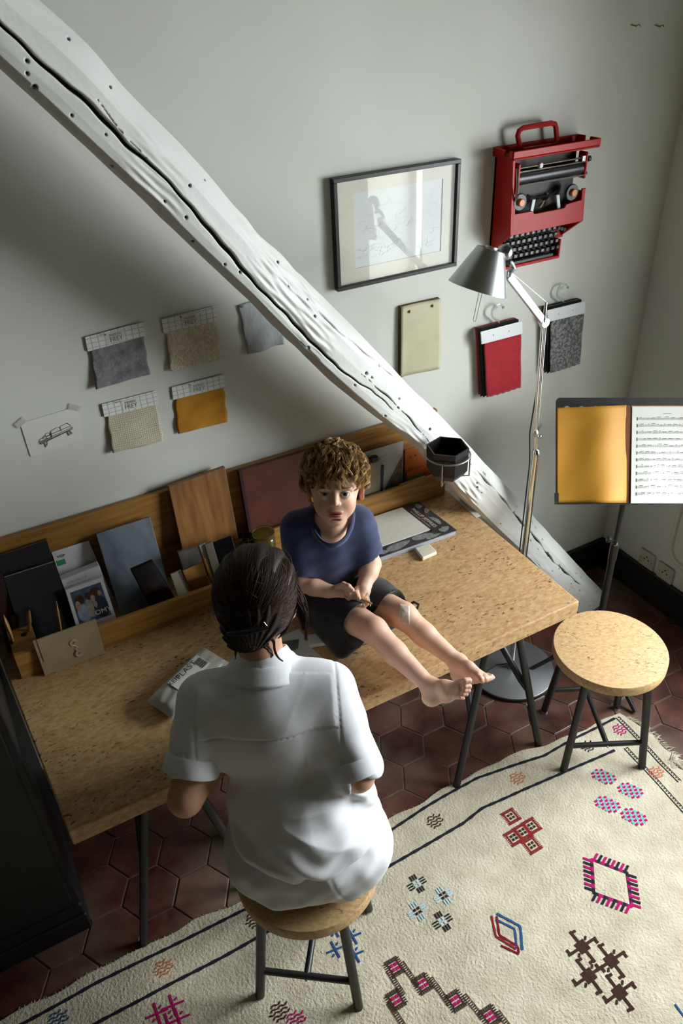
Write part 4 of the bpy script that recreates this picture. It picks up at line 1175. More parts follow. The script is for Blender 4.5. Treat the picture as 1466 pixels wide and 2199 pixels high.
for s, v in ((.20, .085), (.78, .075)):
    c = (tl*(1-s)+tr*s)*(1-v)+(bl*(1-s)+br*s)*v; c[1] = WALL_Y-.0155
    wpart(MB().lathe([(.0048, 0), (.0046, .001), (.003, .003), (.0005, .0038)], c, 14, ax=(0, -1, 0)), 'tack', M['brass'], t, smooth=True)

# ------------------------------------------------------------------ two hanging cloth sample sets
M['white_plastic'] = mat('white_plastic', 'd3d6d8', rough=0.3)
M['clear_plastic'] = mat('clear_hook_plastic', 'e2e5e2', rough=0.12, trans=0.75, ior=1.4)
M['red_wool'] = mat('crimson_wool', '93081c', 'a30d22', rough=0.9, scale=40, bump=0.2, bscale=300, sheen=0.25)
M['rust_wool'] = mat('rust_wool', '7a2418', '8c3020', rough=0.9, scale=60)
M['dgreen_wool'] = mat('dark_green_wool', '1c2414', '272d1c', rough=0.9, scale=60)
M['black_wool'] = mat('black_wool', '0f0e12', '18171b', rough=0.95, scale=60)
M['grey_wool'] = mat('mottled_grey_wool', '4a4a4c', '8b8a88', rough=0.95, scale=120, detail=8, bump=0.5, bscale=260, lo=.4, hi=.6, sheen=0.2)
M['olive_wool'] = mat('olive_wool', '7d7a40', rough=0.9)
def sample_set(bar, front, leaves, fm, label, hook_top):
    """bar: px of the white bar (tl,tr,br,bl); front: px of the front leaf below it"""
    yb = WALL_Y-.036
    Bq = [PY(*p, yb-.006) for p in bar]; Fq = [PY(*p, yb-.002) for p in front]
    t = thing('cloth_sample_set', label, 'samples', (Fq[2]+Fq[3])/2*np.array((1, 0, 1))+np.array((0, WALL_Y, 0)), group='hanging cloth sample sets')
    wpart(MB().slab(*Bq, .004), 'bar', M['white_plastic'], t, bevel=.0015)
    wpart(MB().slab(*[p*np.array((1, 0, 1))+np.array((0, WALL_Y-.004, 0)) for p in Bq], .003), 'bar', M['white_plastic'], t, bevel=.001)
    for s in (.30, .68):
        c = (Bq[0]*(1-s)+Bq[1]*s+Bq[3]*(1-s)+Bq[2]*s)/2
        wpart(MB().lathe([(.0035, 0), (.003, .0018), (.001, .0024)], c, 12, ax=(0, -1, 0)), 'snap', M['white_plastic'], t, smooth=True)
    n = len(leaves)
    top = [Bq[0]+np.array((.004, 0, .004)), Bq[1]+np.array((-.006, 0, .004))]
    for k, m_ in enumerate(leaves):
        y = WALL_Y-.008-(.021*k/max(n-1, 1))
        rn = random.Random(k+17)
        dx = rn.uniform(-.008, .004); dz = rn.uniform(-.003, .004)
        tl, tr = top[0]*np.array((1, 0, 1)), top[1]*np.array((1, 0, 1)); bl, br = Fq[3]*np.array((1, 0, 1))+np.array((dx-.008, 0, dz)), Fq[2]*np.array((1, 0, 1))+np.array((dx-.012, 0, dz))
        b = MB(); b.grid(lambda u, v: (tl*(1-u)+tr*u)*(1-v)+(bl*(1-u)+br*u)*v+np.array((0, y+.0012*math.sin(6*u+k)*v, .0022*math.sin(40*u+k) if v > .97 else 0)), 24, 14)
        b.f = [f[::-1] for f in b.f]
        o = wpart(b, 'leaf', m_, t, smooth=True); md = o.modifiers.new('thickness', 'SOLIDIFY'); md.thickness = .0028; md.offset = 0
    tl, tr, br, bl = Fq
    b = MB(); b.grid(lambda u, v: (tl*(1-u)+tr*u)*(1-v)+(bl*(1-u)+br*u)*v+np.array((.0014*math.sin(11*v)*(u-.5), .002-.004*v*v-.003*math.sin(3*u)*v, .0016*math.sin(37*u)*(v > .97))), 24, 18)
    b.f = [f[::-1] for f in b.f]
    o = wpart(b, 'front_leaf', fm, t, smooth=True); md = o.modifiers.new('thickness', 'SOLIDIFY'); md.thickness = .003; md.offset = 0
    # clear hook
    h = PY(*hook_top, WALL_Y-.02); c = (Bq[0]+Bq[1])/2; yk = WALL_Y-.02
    zt, zb_ = h[2], c[2]-.002
    r = (zt-zb_)*.33
    cc = np.array((c[0]-.004, yk, zt-r))
    pts = [np.array((c[0]+.004, yk, zb_)), np.array((c[0]+.004, yk, zb_+(zt-zb_)*.18))]
    pts += [cc+r*np.array((math.cos(a), 0, math.sin(a))) for a in np.linspace(math.radians(235), math.radians(20), 16)]
    wpart(MB().tube(pts, .0034, 8), 'hook', M['clear_plastic'], t, smooth=True)
    wpart(MB().sphere(pts[-1], .005, 10, 8), 'hook_tip', M['clear_plastic'], t, smooth=True)
    return t
sample_set(((1032, 713), (1121, 690), (1122, 717), (1034, 740)), ((1040, 738), (1119, 718), (1117, 831), (1044, 853)), [M['rust_wool'], M['red_wool'], M['rust_wool'], M['maroon'], M['dgreen_wool'], M['dgreen_wool'], M['black_wool']], M['red_wool'], 'crimson wool sample set on a white hanger left of the lamp pole', (1062, 655))
sample_set(((1174, 667), (1256, 647), (1256, 673), (1176, 692)), ((1183, 690), (1254, 674), (1244, 780), (1180, 801)), [M['olive_wool'], M['black_wool'], M['black_wool'], M['grey_wool'], M['black_wool'], M['black_wool']], M['grey_wool'], 'mottled grey wool sample set on a white hanger right of the lamp pole', (1203, 612))
# ------------------------------------------------------------------ red typewriter on the wall
M['red'] = mat('red_plastic', '990b04', 'a31007', rough=0.42, scale=10, spec=0.28, bump=0.03, bscale=400)
M['red_matte'] = mat('matte_red_plastic', '8f0e09', '99130c', rough=0.55, scale=30, spec=0.25)
M['mech'] = mat('dark_mechanism', '131211', '201e1b', rough=0.45, scale=60, metal=0.3)
M['rubber'] = mat('platen_rubber', '15161a', rough=0.35)
M['chrome'] = mat('chrome', 'd4d2cc', rough=0.18, metal=1.0)
M['key'] = mat('black_key', '121113', rough=0.3)
M['spool_orange'] = mat('orange_plastic', 'c26a12', rough=0.35)
M['spool'] = mat('spool_grey', '2b2c30', rough=0.4)
M['pale_plastic'] = mat('pale_grey_plastic', 'b9bcc0', rough=0.4)
def typewriter():
    Wy = WALL_Y
    O = np.array((-0.60, Wy, 1.50))
    t = thing('typewriter', 'red portable typewriter hung upright on the wall', 'typewriter', O)
    add = lambda b, n, m, p=None, **k: wpart(b, n, m, p or t, **k)
    xl, xr = -.742, -.452
    # body: back shell and two cheeks with a slanted foot
    side = [(Wy-.001, 1.543), (Wy-.001, 1.825), (-.052, 1.825), (-.060, 1.70), (-.066, 1.613)]
    def cheek(x0, x1, prof):
        n = len(prof); b = MB()
        b.add([(x0, y, z) for y, z in prof]+[(x1, y, z) for y, z in prof], [tuple(range(n)), tuple(reversed(range(n, 2*n)))]+[(i, i+n, (i+1) % n+n, (i+1) % n) for i in range(n)])
        return b
    add(MB().box(xl, xr, Wy-.014, Wy-.001, 1.545, 1.825, bev=.002), 'back_shell', M['red'])
    low = [(Wy-.001, 1.543), (Wy-.001, 1.70), (-.058, 1.70), (-.066, 1.613)]
    add(cheek(xl, xl+.012, side), 'side_cheek', M['red'], bevel=.003)
    add(cheek(xr-.012, xr, low), 'side_cheek', M['red'], bevel=.003)
    # front apron with the stepped opening
    ap = [(xl+.004, 1.612), (xr-.004, 1.612), (xr, 1.708), (xr-.014, 1.708), (xr-.014, 1.676), (xr-.074, 1.672), (xr-.082, 1.662), (xl+.092, 1.662), (xl+.084, 1.672), (xl+.018, 1.672), (xl+.018, 1.708), (xl+.004, 1.708)]
    yf = lambda z: -.066+(z-1.612)*.08
    n = len(ap); b = MB()
    b.add([(x, yf(z), z) for x, z in ap]+[(x, yf(z)+.006, z) for x, z in ap], [tuple(range(n)), tuple(reversed(range(n, 2*n)))]+[(i, i+n, (i+1) % n+n, (i+1) % n) for i in range(n)])
    add(b, 'apron', M['red'], bevel=.0015)
    add(MB().box(xl+.012, xr-.012, -.012, Wy-.014, 1.62, 1.82), 'mechanism', M['mech'])
    # type basket: fan of type bars
    b = MB(); cx, cz = (xl+xr)/2, 1.672
    for k in range(25):
        a = math.radians(200+140*k/24)
        p0 = np.array((cx+.055*math.cos(a), -.026, cz+.024+.030*math.sin(a))); p1 = np.array((cx+.018*math.cos(a), -.040, cz+.030+.012*math.sin(a)))
        b.tube([p0, p1], .0013, 4)
    add(b, 'type_bars', M['steel'])
    b = MB(); arc = [np.array((cx+.062*math.cos(a), -.030, cz+.046+.020*math.sin(a))) for a in np.linspace(math.pi*1.1, math.pi*1.9, 14)]
    add(b.tube(arc, .003, 6), 'type_guide', M['mech'], smooth=True)
    for s, x_ in ((-1, cx-.056), (1, cx+.056)):
        b = MB(); b.hexa([(x_-.006, -.050, 1.652), (x_+.006, -.050, 1.652), (x_+.006, -.044, 1.652), (x_-.006, -.044, 1.652), (x_-.006-s*.010, -.046, 1.70), (x_+.007-s*.010, -.046, 1.70), (x_+.007-s*.010, -.040, 1.70), (x_-.006-s*.010, -.040, 1.70)])
        add(b, 'ribbon_guide', M['pale_plastic'], bevel=.0015)
    for x_ in (-.707, -.506):
        sp = add(MB().lathe([(.0235, 0), (.0242, .002), (.0242, .006), (.0225, .008), (.0, .008)], (x_, -.052, 1.703), 36, ax=(0, -1, 0)), 'ribbon_spool', M['spool'], smooth=True)
        add(MB().lathe([(.0108, .008), (.0108, .015), (.009, .017), (.0, .017)], (x_, -.052, 1.703), 24, ax=(0, -1, 0)), 'spool_cap', M['spool_orange'], sp, smooth=True)
    # carriage
    zp, yp = 1.766, -.040
    add(MB().lathe([(.019, 0), (.019, .246)], (xl+.026, yp, zp), 32, ax=(1, 0, 0)), 'platen', M['rubber'], smooth=True)
    for dz, dy, r in ((.030, -.010, .0028), (.020, -.018, .0018), (-.019, -.014, .0028)):
        add(MB().tube([(xl+.024, yp+dy, zp+dz), (xr-.010, yp+dy, zp+dz)], r, 8), 'paper_bar', M['chrome'], smooth=True)
    add(MB().box(xl+.098, xl+.112, yp-.018, yp-.004, zp+.022, zp+.037, bev=.002), 'paper_roller', M['pale_plastic'])
    add(MB().box(xr-.030, xr-.014, yp-.018, yp-.002, zp+.020, zp+.038, bev=.002), 'paper_roller', M['chrome'])
    add(MB().box(xl+.016, xl+.026, yp-.022, yp+.020, zp-.040, zp+.045, bev=.003), 'carriage_end', M['red'])
    add(MB().box(xr-.012, xr-.002, yp-.016, yp+.020, zp-.030, zp+.045, bev=.003), 'carriage_end', M['red'])
    add(MB().tube([(xl+.006, yp-.026, zp+.035), (xl+.010, yp-.030, zp-.01), (xl+.014, yp-.024, zp-.055), (xl+.026, yp-.018, zp-.045)], [.004, .0035, .003, .003], 8), 'return_lever', M['chrome'], smooth=True)
    add(MB().lathe([(.004, 0), (.004, .010), (.0085, .010), (.0085, .020)], (xr-.002, yp, zp+.022), 14, ax=(1, 0, 0)), 'platen_knob', M['spool'], smooth=True)
    add(MB().lathe([(.003, 0), (.003, .008), (.005, .008), (.005, .013)], (xr-.002, yp, zp-.018), 12, ax=(1, 0, 0)), 'release_knob', M['spool'], smooth=True)
    # top tray with rim, corner notches and handle
    x0, x1, y0, y1, z0 = -.752, -.424, -.068, Wy-.001, 1.822
    add(MB().box(x0, x1, y0, y1, z0, z0+.006, bev=.002), 'tray_floor', M['red_matte'])
    rim = [(x0, x1, y0, y0+.005), (x0+.0, x1, y1-.005, y1), (x0, x0+.005, y0+.005, y0+.022), (x0, x0+.005, y0+.040, y1-.005), (x1-.005, x1, y0+.005, y0+.045), (x1-.005, x1, y0+.064, y1-.005)]
    for r_ in rim: add(MB().box(*r_, z0+.006, z0+.025, bev=.0015), 'tray_rim', M['red'])
    hx0, hx1, hy, hz = -.690, -.548, -.008, z0+.006
    pts = []
    for (cx_, cz_, a0) in ((hx1-.014, hz+.050, 90), (hx0+.018, hz+.050, 90)): pass
    loop = [(hx0+.030, hz+.002), (hx0+.014, hz+.006), (hx0+.006, hz+.020), (hx0-.004, hz+.048), (hx0+.000, hz+.060), (hx0+.014, hz+.066), (hx1-.026, hz+.068), (hx1-.010, hz+.064), (hx1-.004, hz+.052), (hx1+.004, hz+.020), (hx1-.002, hz+.008), (hx1-.016, hz+.003)]
    b = MB()
    for i in range(len(loop)): pts.append((loop[i][0], hy, loop[i][1]))
    add(b.tube(pts, .0075, 8), 'handle', M['red_matte'], smooth=True)
    add(MB().box(hx0+.026, hx1-.012, hy-.010, hy+.010, hz-.002, hz+.012, bev=.002), 'handle_mount', M['red_matte'])
    # keyboard hanging below the apron
    kx0, kx1 = -.726, -.492
    def ky(z): return -.014-(1.545-z)*-.25
    add(MB().box(kx0, kx1, Wy-.016, Wy-.002, 1.500, 1.60, bev=.002), 'keyboard_bed', M['mech'])
    for r_ in ((kx0-.008, kx0, Wy-.044, Wy-.002, 1.500, 1.56), (kx1, kx1+.008, Wy-.044, Wy-.002, 1.500, 1.55), (kx0-.008, kx1+.008, Wy-.044, Wy-.002, 1.490, 1.500)):
        add(MB().box(*r_, bev=.002), 'keyboard_rim', M['red'])
    add(MB().box(kx0+.03, kx1-.022, Wy-.046, Wy-.030, 1.502, 1.513, bev=.002), 'space_bar', M['spool'])
    rows = ['1234567890', 'QWERTZUIOP', 'ASDFGHJKLO', 'YXCVBNM,.-']
    kb = MB(); kb.box(-.0082, .0082, -.005, 0, -.0070, .0070, bev=.002); km = kb.mesh('key'); km.materials.append(M['key'])
    for r_i, row in enumerate(rows):
        z = 1.590-.0205*r_i
        y = Wy-.036-.002*r_i
        for c_i, ch in enumerate(row):
            x = kx0+.016+.0215*c_i+.006*r_i
            if x > kx1-.006: continue
            o = bpy.data.objects.new('key', km); COL.objects.link(o); o.parent = t; o.location = tuple(np.array((x, y, z))-O)
            b = MB(); place_text(b, ch, .0105, (0, -.0056, 0), (1, 0, 0), (0, 0, 1))
            b.build('lettering', M['paper'], o, origin=(0, 0, 0))
            if c_i % 1 == 0:
                pass
    b = MB()
    for r_i in range(4):
        for c_i in range(10):
            x, z = kx0+.016+.0215*c_i+.006*r_i, 1.590-.0205*r_i
            if x < kx1-.006: b.tube([(x, Wy-.034, z), (x, Wy-.014, z)], .002, 5)
    add(b, 'key_stems', M['mech'])
    for k in range(3):
        add(MB().lathe([(.006, 0), (.006, .004)], (kx1-.004+.012*k, Wy-.036, 1.585-.004*k), 12, ax=(0, -1, 0)), 'key', M['key'])
typewriter()

# ------------------------------------------------------------------ aluminium floor lamp
M['alu'] = mat('brushed_aluminium', 'b4b5b6', 'bebfc0', rough=0.33, metal=0.9, scale=50)
M['alu_matte'] = mat('matte_aluminium', 'a9abac', rough=0.34, metal=0.95)
M['alu_base'] = mat('grey_aluminium_base', '8f9194', '9a9c9f', rough=0.42, metal=0.8, scale=8)
M['cable'] = mat('black_cable', '111112', rough=0.5)
lb = np.array((-.760, -.302, 0.0))
lamp = thing('floor_lamp', 'aluminium floor lamp with jointed arm and cone shade beside the desk', 'lamp', lb)
la = lambda b, n, m, p=None, **k: wpart(b, n, m, p or lamp, **k)
la(MB().lathe([(.162, 0), (.165, .003), (.165, .014)], lb, 72), 'base_edge', M['black_steel'], smooth=True)
la(MB().lathe([(.165, .014), (.164, .019), (.162, .020), (.020, .021), (.016, .026), (.014, .05)], lb, 72), 'base', M['alu_base'], smooth=True)
la(MB().tube([lb+(0, 0, .022), lb+(0, 0, .985)], .0105, 16), 'lower_pole', M['chrome'], smooth=True)
la(MB().tube([lb+(0, 0, .98), lb+(0, 0, .99), lb+(0, 0, 1.0)], [.0125, .0125, .009], 14), 'collar', M['chrome'], smooth=True)
j1 = PY(1149, 930, -.302); j2 = PY(1168, 692, -.302)
la(MB().tube([lb+(0, 0, .99), j1], .0065, 12), 'inner_pole', M['chrome'], smooth=True)
la(MB().sphere(j1, .011, 14, 10, sc=(1, .8, 1.3)), 'joint', M['alu'], smooth=True)
la(MB().tube([j1+(.008, -.004, .002), j1+(.016, -.006, .03)], [.004, .003], 8), 'joint_lever', M['alu'], smooth=True)
la(MB().sphere(j1+(.016, -.004, -.014), .006, 10, 8), 'joint_knob', M['chrome'], smooth=True)
for dx in (-.006, .006):
    la(MB().tube([j1+(dx, 0, .004), j2+(dx, 0, 0)], .0042, 10), 'upper_rod', M['chrome'], smooth=True)
la(MB().tube([lb+(.016, .010, .06), lb+(-.012, .012, .5), lb+(-.013, .010, .95), j1+(-.016, .008, .0), j1+(-.006, .006, .2), j2+(-.006, .004, -.01)], .0022, 6), 'cable', M['cable'], smooth=True)
la(MB().lathe([(.014, -.008), (.016, -.004), (.016, .004), (.014, .008)], j2, 16, ax=(0, -1, 0)), 'elbow', M['alu'], smooth=True)
tip = PY(1172, 648, -.305)
la(MB().tube([j2+(-.004, -.004, .004), tip], [.006, .004], 10), 'elbow_lever', M['chrome'], smooth=True)
la(MB().tube([j2+(-.018, .004, .030), j2+(-.012, .004, .000), j2+(.000, .004, -.024)], [.003, .006, .003], 8), 'elbow_bracket', M['alu'], smooth=True)
a1 = PY(1091, 592, -.318)
d = a1-j2; d /= np.linalg.norm(d); w = np.cross(d, (0, 1, 0)); w /= np.linalg.norm(w)
b = MB()
p0, p1 = j2+d*.005, a1
for off, hw, dp in ((0, .0105, .006),):
    b.hexa([p0-w*hw+(0, -dp, 0), p0+w*hw+(0, -dp, 0), p0+w*hw+(0, dp, 0), p0-w*hw+(0, dp, 0), p1-w*hw+(0, -dp, 0), p1+w*hw+(0, -dp, 0), p1+w*hw+(0, dp, 0), p1-w*hw+(0, dp, 0)])
la(b, 'arm', M['alu_matte'], bevel=.002)
wl = PY(1100, 587, -.318)
la(MB().tube([tip, wl], .0007, 5), 'tension_wire', M['steel'])
la(MB().tube([a1+(0, -.002, 0), a1+(-.002, -.004, .010), PY(1103, 576, -.32), PY(1098, 566, -.32), PY(1092, 560, -.32)], [.007, .008, .008, .007, .006], 10), 'head_joint', M['alu'], smooth=True)
la(MB().sphere(PY(1092, 563, -.325), .0085, 12, 8), 'head_knob', M['spool'], smooth=True)
ba = PY(1083, 542, -.322)
hd = la(MB().sphere(ba, .0215, 22, 14), 'socket_cover', M['alu_matte'], smooth=True)
dv = (CW-ba)/np.linalg.norm(CW-ba); nn = dv*.80+np.array((.35, 0, .25)); nn /= np.linalg.norm(nn)
r_ = np.cross((0, 0, 1), nn); r_ /= np.linalg.norm(r_); u_ = np.cross(nn, r_); r2_ = r_*.8-u_*.6; u2_ = u_*.8+r_*.6
c_ = ba+nn*.0214
la(MB().slab(c_-r2_*.007+u2_*.008, c_+r2_*.007+u2_*.008, c_+r2_*.007-u2_*.008, c_-r2_*.007-u2_*.008, .003), 'sticker', M['ink'], hd)
# shade: axis tips down and towards the room
sa = PY(1053, 538, -.318); sb = PY(1028, 617, -.318)
vd = ray(1040, 580); vd = vd/np.linalg.norm(vd); ur = CR-vd*(CR@vd); ur /= np.linalg.norm(ur); uu = np.cross(ur, vd)
axd = -uu*.955-ur*.285+vd*.07; axd /= np.linalg.norm(axd)
dep = float((sa-CW)@CF)
Ls = math.dist((1053, 538), (1028, 617))/F_PX*dep
rw, rn_ = 134/2/F_PX*dep, 66/2/F_PX*dep
sh = la(MB().lathe([(rn_*.55, -.006), (rn_*.92, -.004), (rn_, .002), (rn_+(rw-rn_)*.5, Ls*.5), (rw, Ls), (rw-.0012, Ls), (rn_+(rw-rn_)*.5-.0012, Ls*.5), (rn_-.0012, .004), (rn_*.5, .002)], sa, 64, ax=axd, cap=False), 'shade', M['alu_matte'], smooth=True)
la(MB().lathe([(.016, -.010), (.018, .0), (.018, .03)], sa, 20, ax=axd), 'lamp_holder', M['alu'], sh, smooth=True)
h0 = sa+axd*Ls*.75; e1 = PY(1033, 622, -.34); e2 = PY(1018, 690, -.34)
dr = (e2-e1)/np.linalg.norm(e2-e1); sd = np.cross(dr, CF); sd /= np.linalg.norm(sd)
hp = [e1-sd*.0042-dr*.03, e1-sd*.0042, e2-sd*.0036-dr*.004, e2-sd*.002, e2+sd*.002, e2+sd*.0036-dr*.004, e1+sd*.0042, e1+sd*.0042-dr*.03]
la(MB().tube(hp, .0009, 6), 'wire_handle', M['steel'], smooth=True)
# cable on the floor around the base
pts = [lb+(.018, .01, .026), lb+(-.05, .03, .030), lb+(-.10, .02, .034), lb+(-.17, .0, .026), lb+(-.22, .02, .006), lb+(-.32, .10, .004)]
la(MB().tube(pts, .0025, 6), 'floor_cable', M['cable'], smooth=True)

# ------------------------------------------------------------------ music stand with folder and score
DST = 2.62
Sp = lambda u, v, dz=0.0: PD(u, v, DST-dz)           # plate lies square to the viewer; dz lifts towards the room
pxm = DST/F_PX
base = np.array((-.500, -.462, 0.0))
ms = thing('music_stand', 'black music stand with perforated desk behind the empty stool', 'music stand', base)
mp_ = lambda b, n, m, p=None, **k: wpart(b, n, m, p or ms, **k)
X0, X1, Y0, Y1 = 1193, 1193+.50/pxm, 854, 1081
def plate():
    b = MB(); th = .003
    hole_y = Y0+ 25; r = .0115/pxm; pitch = 31.0; nh = 9
    hx = [1217+pitch*k for k in range(nh)]
    cell = pitch/2
    P = lambda x, y: Sp(x, y)
    def quad(x0, x1, y0, y1): b.add([P(x0, y1), P(x1, y1), P(x1, y0), P(x0, y0)], [(0, 1, 2, 3)])
    ya, yb = hole_y-cell, hole_y+cell
    # rounded top corners
    rr = 9.4
    top = [(X0+rr*(1-math.cos(a)), Y0+rr*(1-math.sin(a))) for a in np.linspace(0, math.pi/2, 7)]
    topr = [(X1-rr*(1-math.sin(a)), Y0+rr*(1-math.cos(a))) for a in np.linspace(0, math.pi/2, 7)]
    pol = [(X0, ya+12)]; 
    outline = [(x, y) for x, y in top]+[(x, y) for x, y in topr]
    # band above the holes
    ol = [(X0, ya)] if ya > Y0+rr else []
    poly = [(x, min(y, ya)) for x, y in outline]
    poly = [p for p in poly]
    pts = [P(x, y) for x, y in ([(outline[0][0], ya)]+[p for p in outline if p[1] < ya]+[(X1, ya)])]
    b.add(pts[::-1], [tuple(range(len(pts)))])
    quad(X0, hx[0]-cell, ya, yb); quad(hx[-1]+cell, X1, ya, yb)
    for h in hx:
        K = 16; ring, sq = [], []
        for i in range(K):
            a = 2*math.pi*i/K; c, s = math.cos(a), math.sin(a)
            ring.append(P(h+r*c, hole_y+r*s)); m_ = max(abs(c)/cell, abs(s)/cell); sq.append(P(h+c/m_, hole_y+s/m_))
        b.add(ring+sq, [(i, (i+1) % K, K+(i+1) % K, K+i) for i in range(K)])
        for cx_, cy_ in ((-1, -1), (1, -1), (1, 1), (-1, 1)): pass
    quad(X0, X1, yb, Y1)
    return b
o = mp_(plate(), 'desk_plate', M['black_steel']); md = o.modifiers.new('thickness', 'SOLIDIFY'); md.thickness = .0025; md.offset = 0
lip = [Sp(X0-3, Y1, 0), Sp(X1+3, Y1, 0)]
dn = -CF
b = MB(); b.hexa([lip[0]-CU*.004, lip[1]-CU*.004, lip[1]-CU*.004+dn*.035, lip[0]-CU*.004+dn*.035, lip[0], lip[1], lip[1]+dn*.035, lip[0]+dn*.035]); mp_(b, 'ledge', M['black_steel'])
b = MB(); b.hexa([Sp(X0-3, Y1)+dn*.0, Sp(X0+1, Y1)+dn*.0, Sp(X0+1, Y1)+dn*.03, Sp(X0-3, Y1)+dn*.03, Sp(X0-3, Y1-22), Sp(X0+1, Y1-22), Sp(X0+1, Y1-22)+dn*.03, Sp(X0-3, Y1-22)+dn*.03]); mp_(b, 'ledge_end', M['black_steel'])
pt = Sp(1338, 1075, -.02); pm = np.array((base[0]+.004, base[1]+.002, .56)); pm2 = PD(1318, 1165, 0)  # unused guide
kz = PX(1322, 1165, pt[0]-.012)[2]
mp_(MB().tube([base+(0, 0, .10), np.array((base[0], base[1], kz-.01))], .0125, 14), 'outer_pole', M['black_steel'], smooth=True)
mp_(MB().tube([np.array((base[0], base[1], kz-.07)), np.array((base[0], base[1], kz-.02)), np.array((base[0], base[1], kz))], [.0145, .0155, .0150], 14), 'clamp', M['black_steel'], smooth=True)
mp_(MB().tube([np.array((base[0], base[1], kz-.02)), pt+np.array((0, 0, -.02)), pt], .0095, 12), 'inner_pole', M['black_steel'], smooth=True)
mp_(MB().lathe([(.0145, 0), (.0145, .0012)], np.array((base[0], base[1], kz)), 14), 'clamp_ring', M['steel'], smooth=True)
kd = -CR*.95+np.array((0, 0, .2)); kd /= np.linalg.norm(kd); kc = np.array((base[0], base[1], kz+.012))
mp_(MB().tube([kc, kc+kd*.022], .004, 8), 'knob_stem', M['black_steel'])
b = MB(); b.lathe([(.006, .018), (.013, .022), (.013, .030), (.006, .034)], kc, 6, ax=kd); mp_(b, 'knob', M['black_steel'], bevel=.002)
for ang, ln in ((-92, .24), (22, .27), (150, .24)):
    dr_ = np.array((math.cos(math.radians(ang)), math.sin(math.radians(ang)), 0))
    mp_(MB().tube([base+(0, 0, .20)+dr_*.012, base+dr_*ln*.75+(0, 0, .055), base+dr_*ln+(0, 0, .009)], .0085, 10), 'leg', M['black_steel'], smooth=True)
    mp_(MB().tube([base+(0, 0, .11)+dr_*.012, base+dr_*ln*.55+(0, 0, .095)], .004, 6), 'leg_strut', M['black_steel'])
M['yellow_card'] = mat('yellow_folder_card', 'b67f1e', 'c08a26', rough=0.6, scale=6, bump=0.08, bscale=9)
M['brown_card'] = mat('brown_folder_spine', '6d3a16', rough=0.7)
fo = thing('music_folder', 'yellow card folder open on the music stand', 'folder', Sp(1270, 1080, .01))
def page(u, v):
    x = 1195+(1345-1195)*u; y = (876-6*u)+(1080-876+6*u)*v
    k_ = min(max((u-.45)/.5, 0), 1); k_ = k_*k_*(3-2*k_)
    lift = .007+.026*math.sin(math.pi*u**1.7)**1.3*(.75+.25*v)
    lift += .0012*math.sin(9*u+7*v)*(v > .1)
    return Sp(x, y, lift)
b = MB().grid(page, 40, 30); b.f = [f[::-1] for f in b.f]
o = wpart(b, 'cover', M['yellow_card'], fo, smooth=True); md = o.modifiers.new('thickness', 'SOLIDIFY'); md.thickness = .0012; md.offset = 0
wpart(MB().slab(Sp(1343, 870, .008), Sp(1357, 872, .008), Sp(1357, 1080, .008), Sp(1343, 1080, .008), .001), 'spine', M['brown_card'], fo)
wpart(MB().slab(Sp(1356, 871, .006), Sp(1512, 871, .006), Sp(1512, 1080, .006), Sp(1356, 1080, .006), .001), 'cover', M['yellow_card'], fo)
sc_ = thing('sheet_music', 'white printed score sheet on the right half of the open folder', 'sheet music', Sp(1430, 1080, .012))
b = MB(); pg = lambda u, v: Sp(1357-3*v+(1508-1357)*u, 873+(1081-873)*v, .0105+.003*math.sin(3*u+1)*v)
b.grid(pg, 16, 16); b.f = [f[::-1] for f in b.f]
o = wpart(b, 'page', M['paper'], sc_, smooth=True)
M['print_ink'] = mat('printed_ink', '4c4e50', rough=0.7)
b = MB(); rn = random.Random(4)
pl = lambda u, v: pg(u, v)+dn*.0008
def pline(u0, v0, u1, v1, w):
    a, c = pl(u0, v0), pl(u1, v1); b.add([a-CU*w, c-CU*w, c+CU*w, a+CU*w], [(0, 1, 2, 3)])
def dot(u, v, r): 
    p = pl(u, v); b.add([p-CR*r, p-CU*r*.8, p+CR*r, p+CU*r*.8], [(0, 1, 2, 3)])
for s in range(12):
    v0 = .118+.0705*s
    for l in range(5): pline(.07, v0+.0048*l, .95, v0+.0048*l, .00016)
    p = pl(.075, v0+.01); b.add([p-CR*.0012-CU*.005, p+CR*.0012-CU*.005, p+CR*.0014+CU*.006, p-CR*.0010+CU*.006], [(0, 1, 2, 3)])
    u = .11
    while u < .93:
        k = rn.choice((1, 2, 4, 4)); bv = v0+rn.uniform(-.012, .004); sl_ = rn.uniform(-.006, .006)
        for i in range(k):
            vv = v0+rn.uniform(0, .02); dot(u+i*.018, vv, .0009); 
            q1, q2 = pl(u+i*.018+.004, vv), pl(u+i*.018+.004, bv+sl_*i/max(k, 1)); b.add([q1-CR*.00018, q1+CR*.00018, q2+CR*.00018, q2-CR*.00018], [(0, 1, 2, 3)])
        if k > 1: pline(u+.004, bv, u+(k-1)*.018+.004, bv+sl_*(k-1)/k, .0006)
        u += k*.018+.012
pline(.44, .075, .56, .075, .0006)
wpart(b, 'staves', M['print_ink'], sc_)

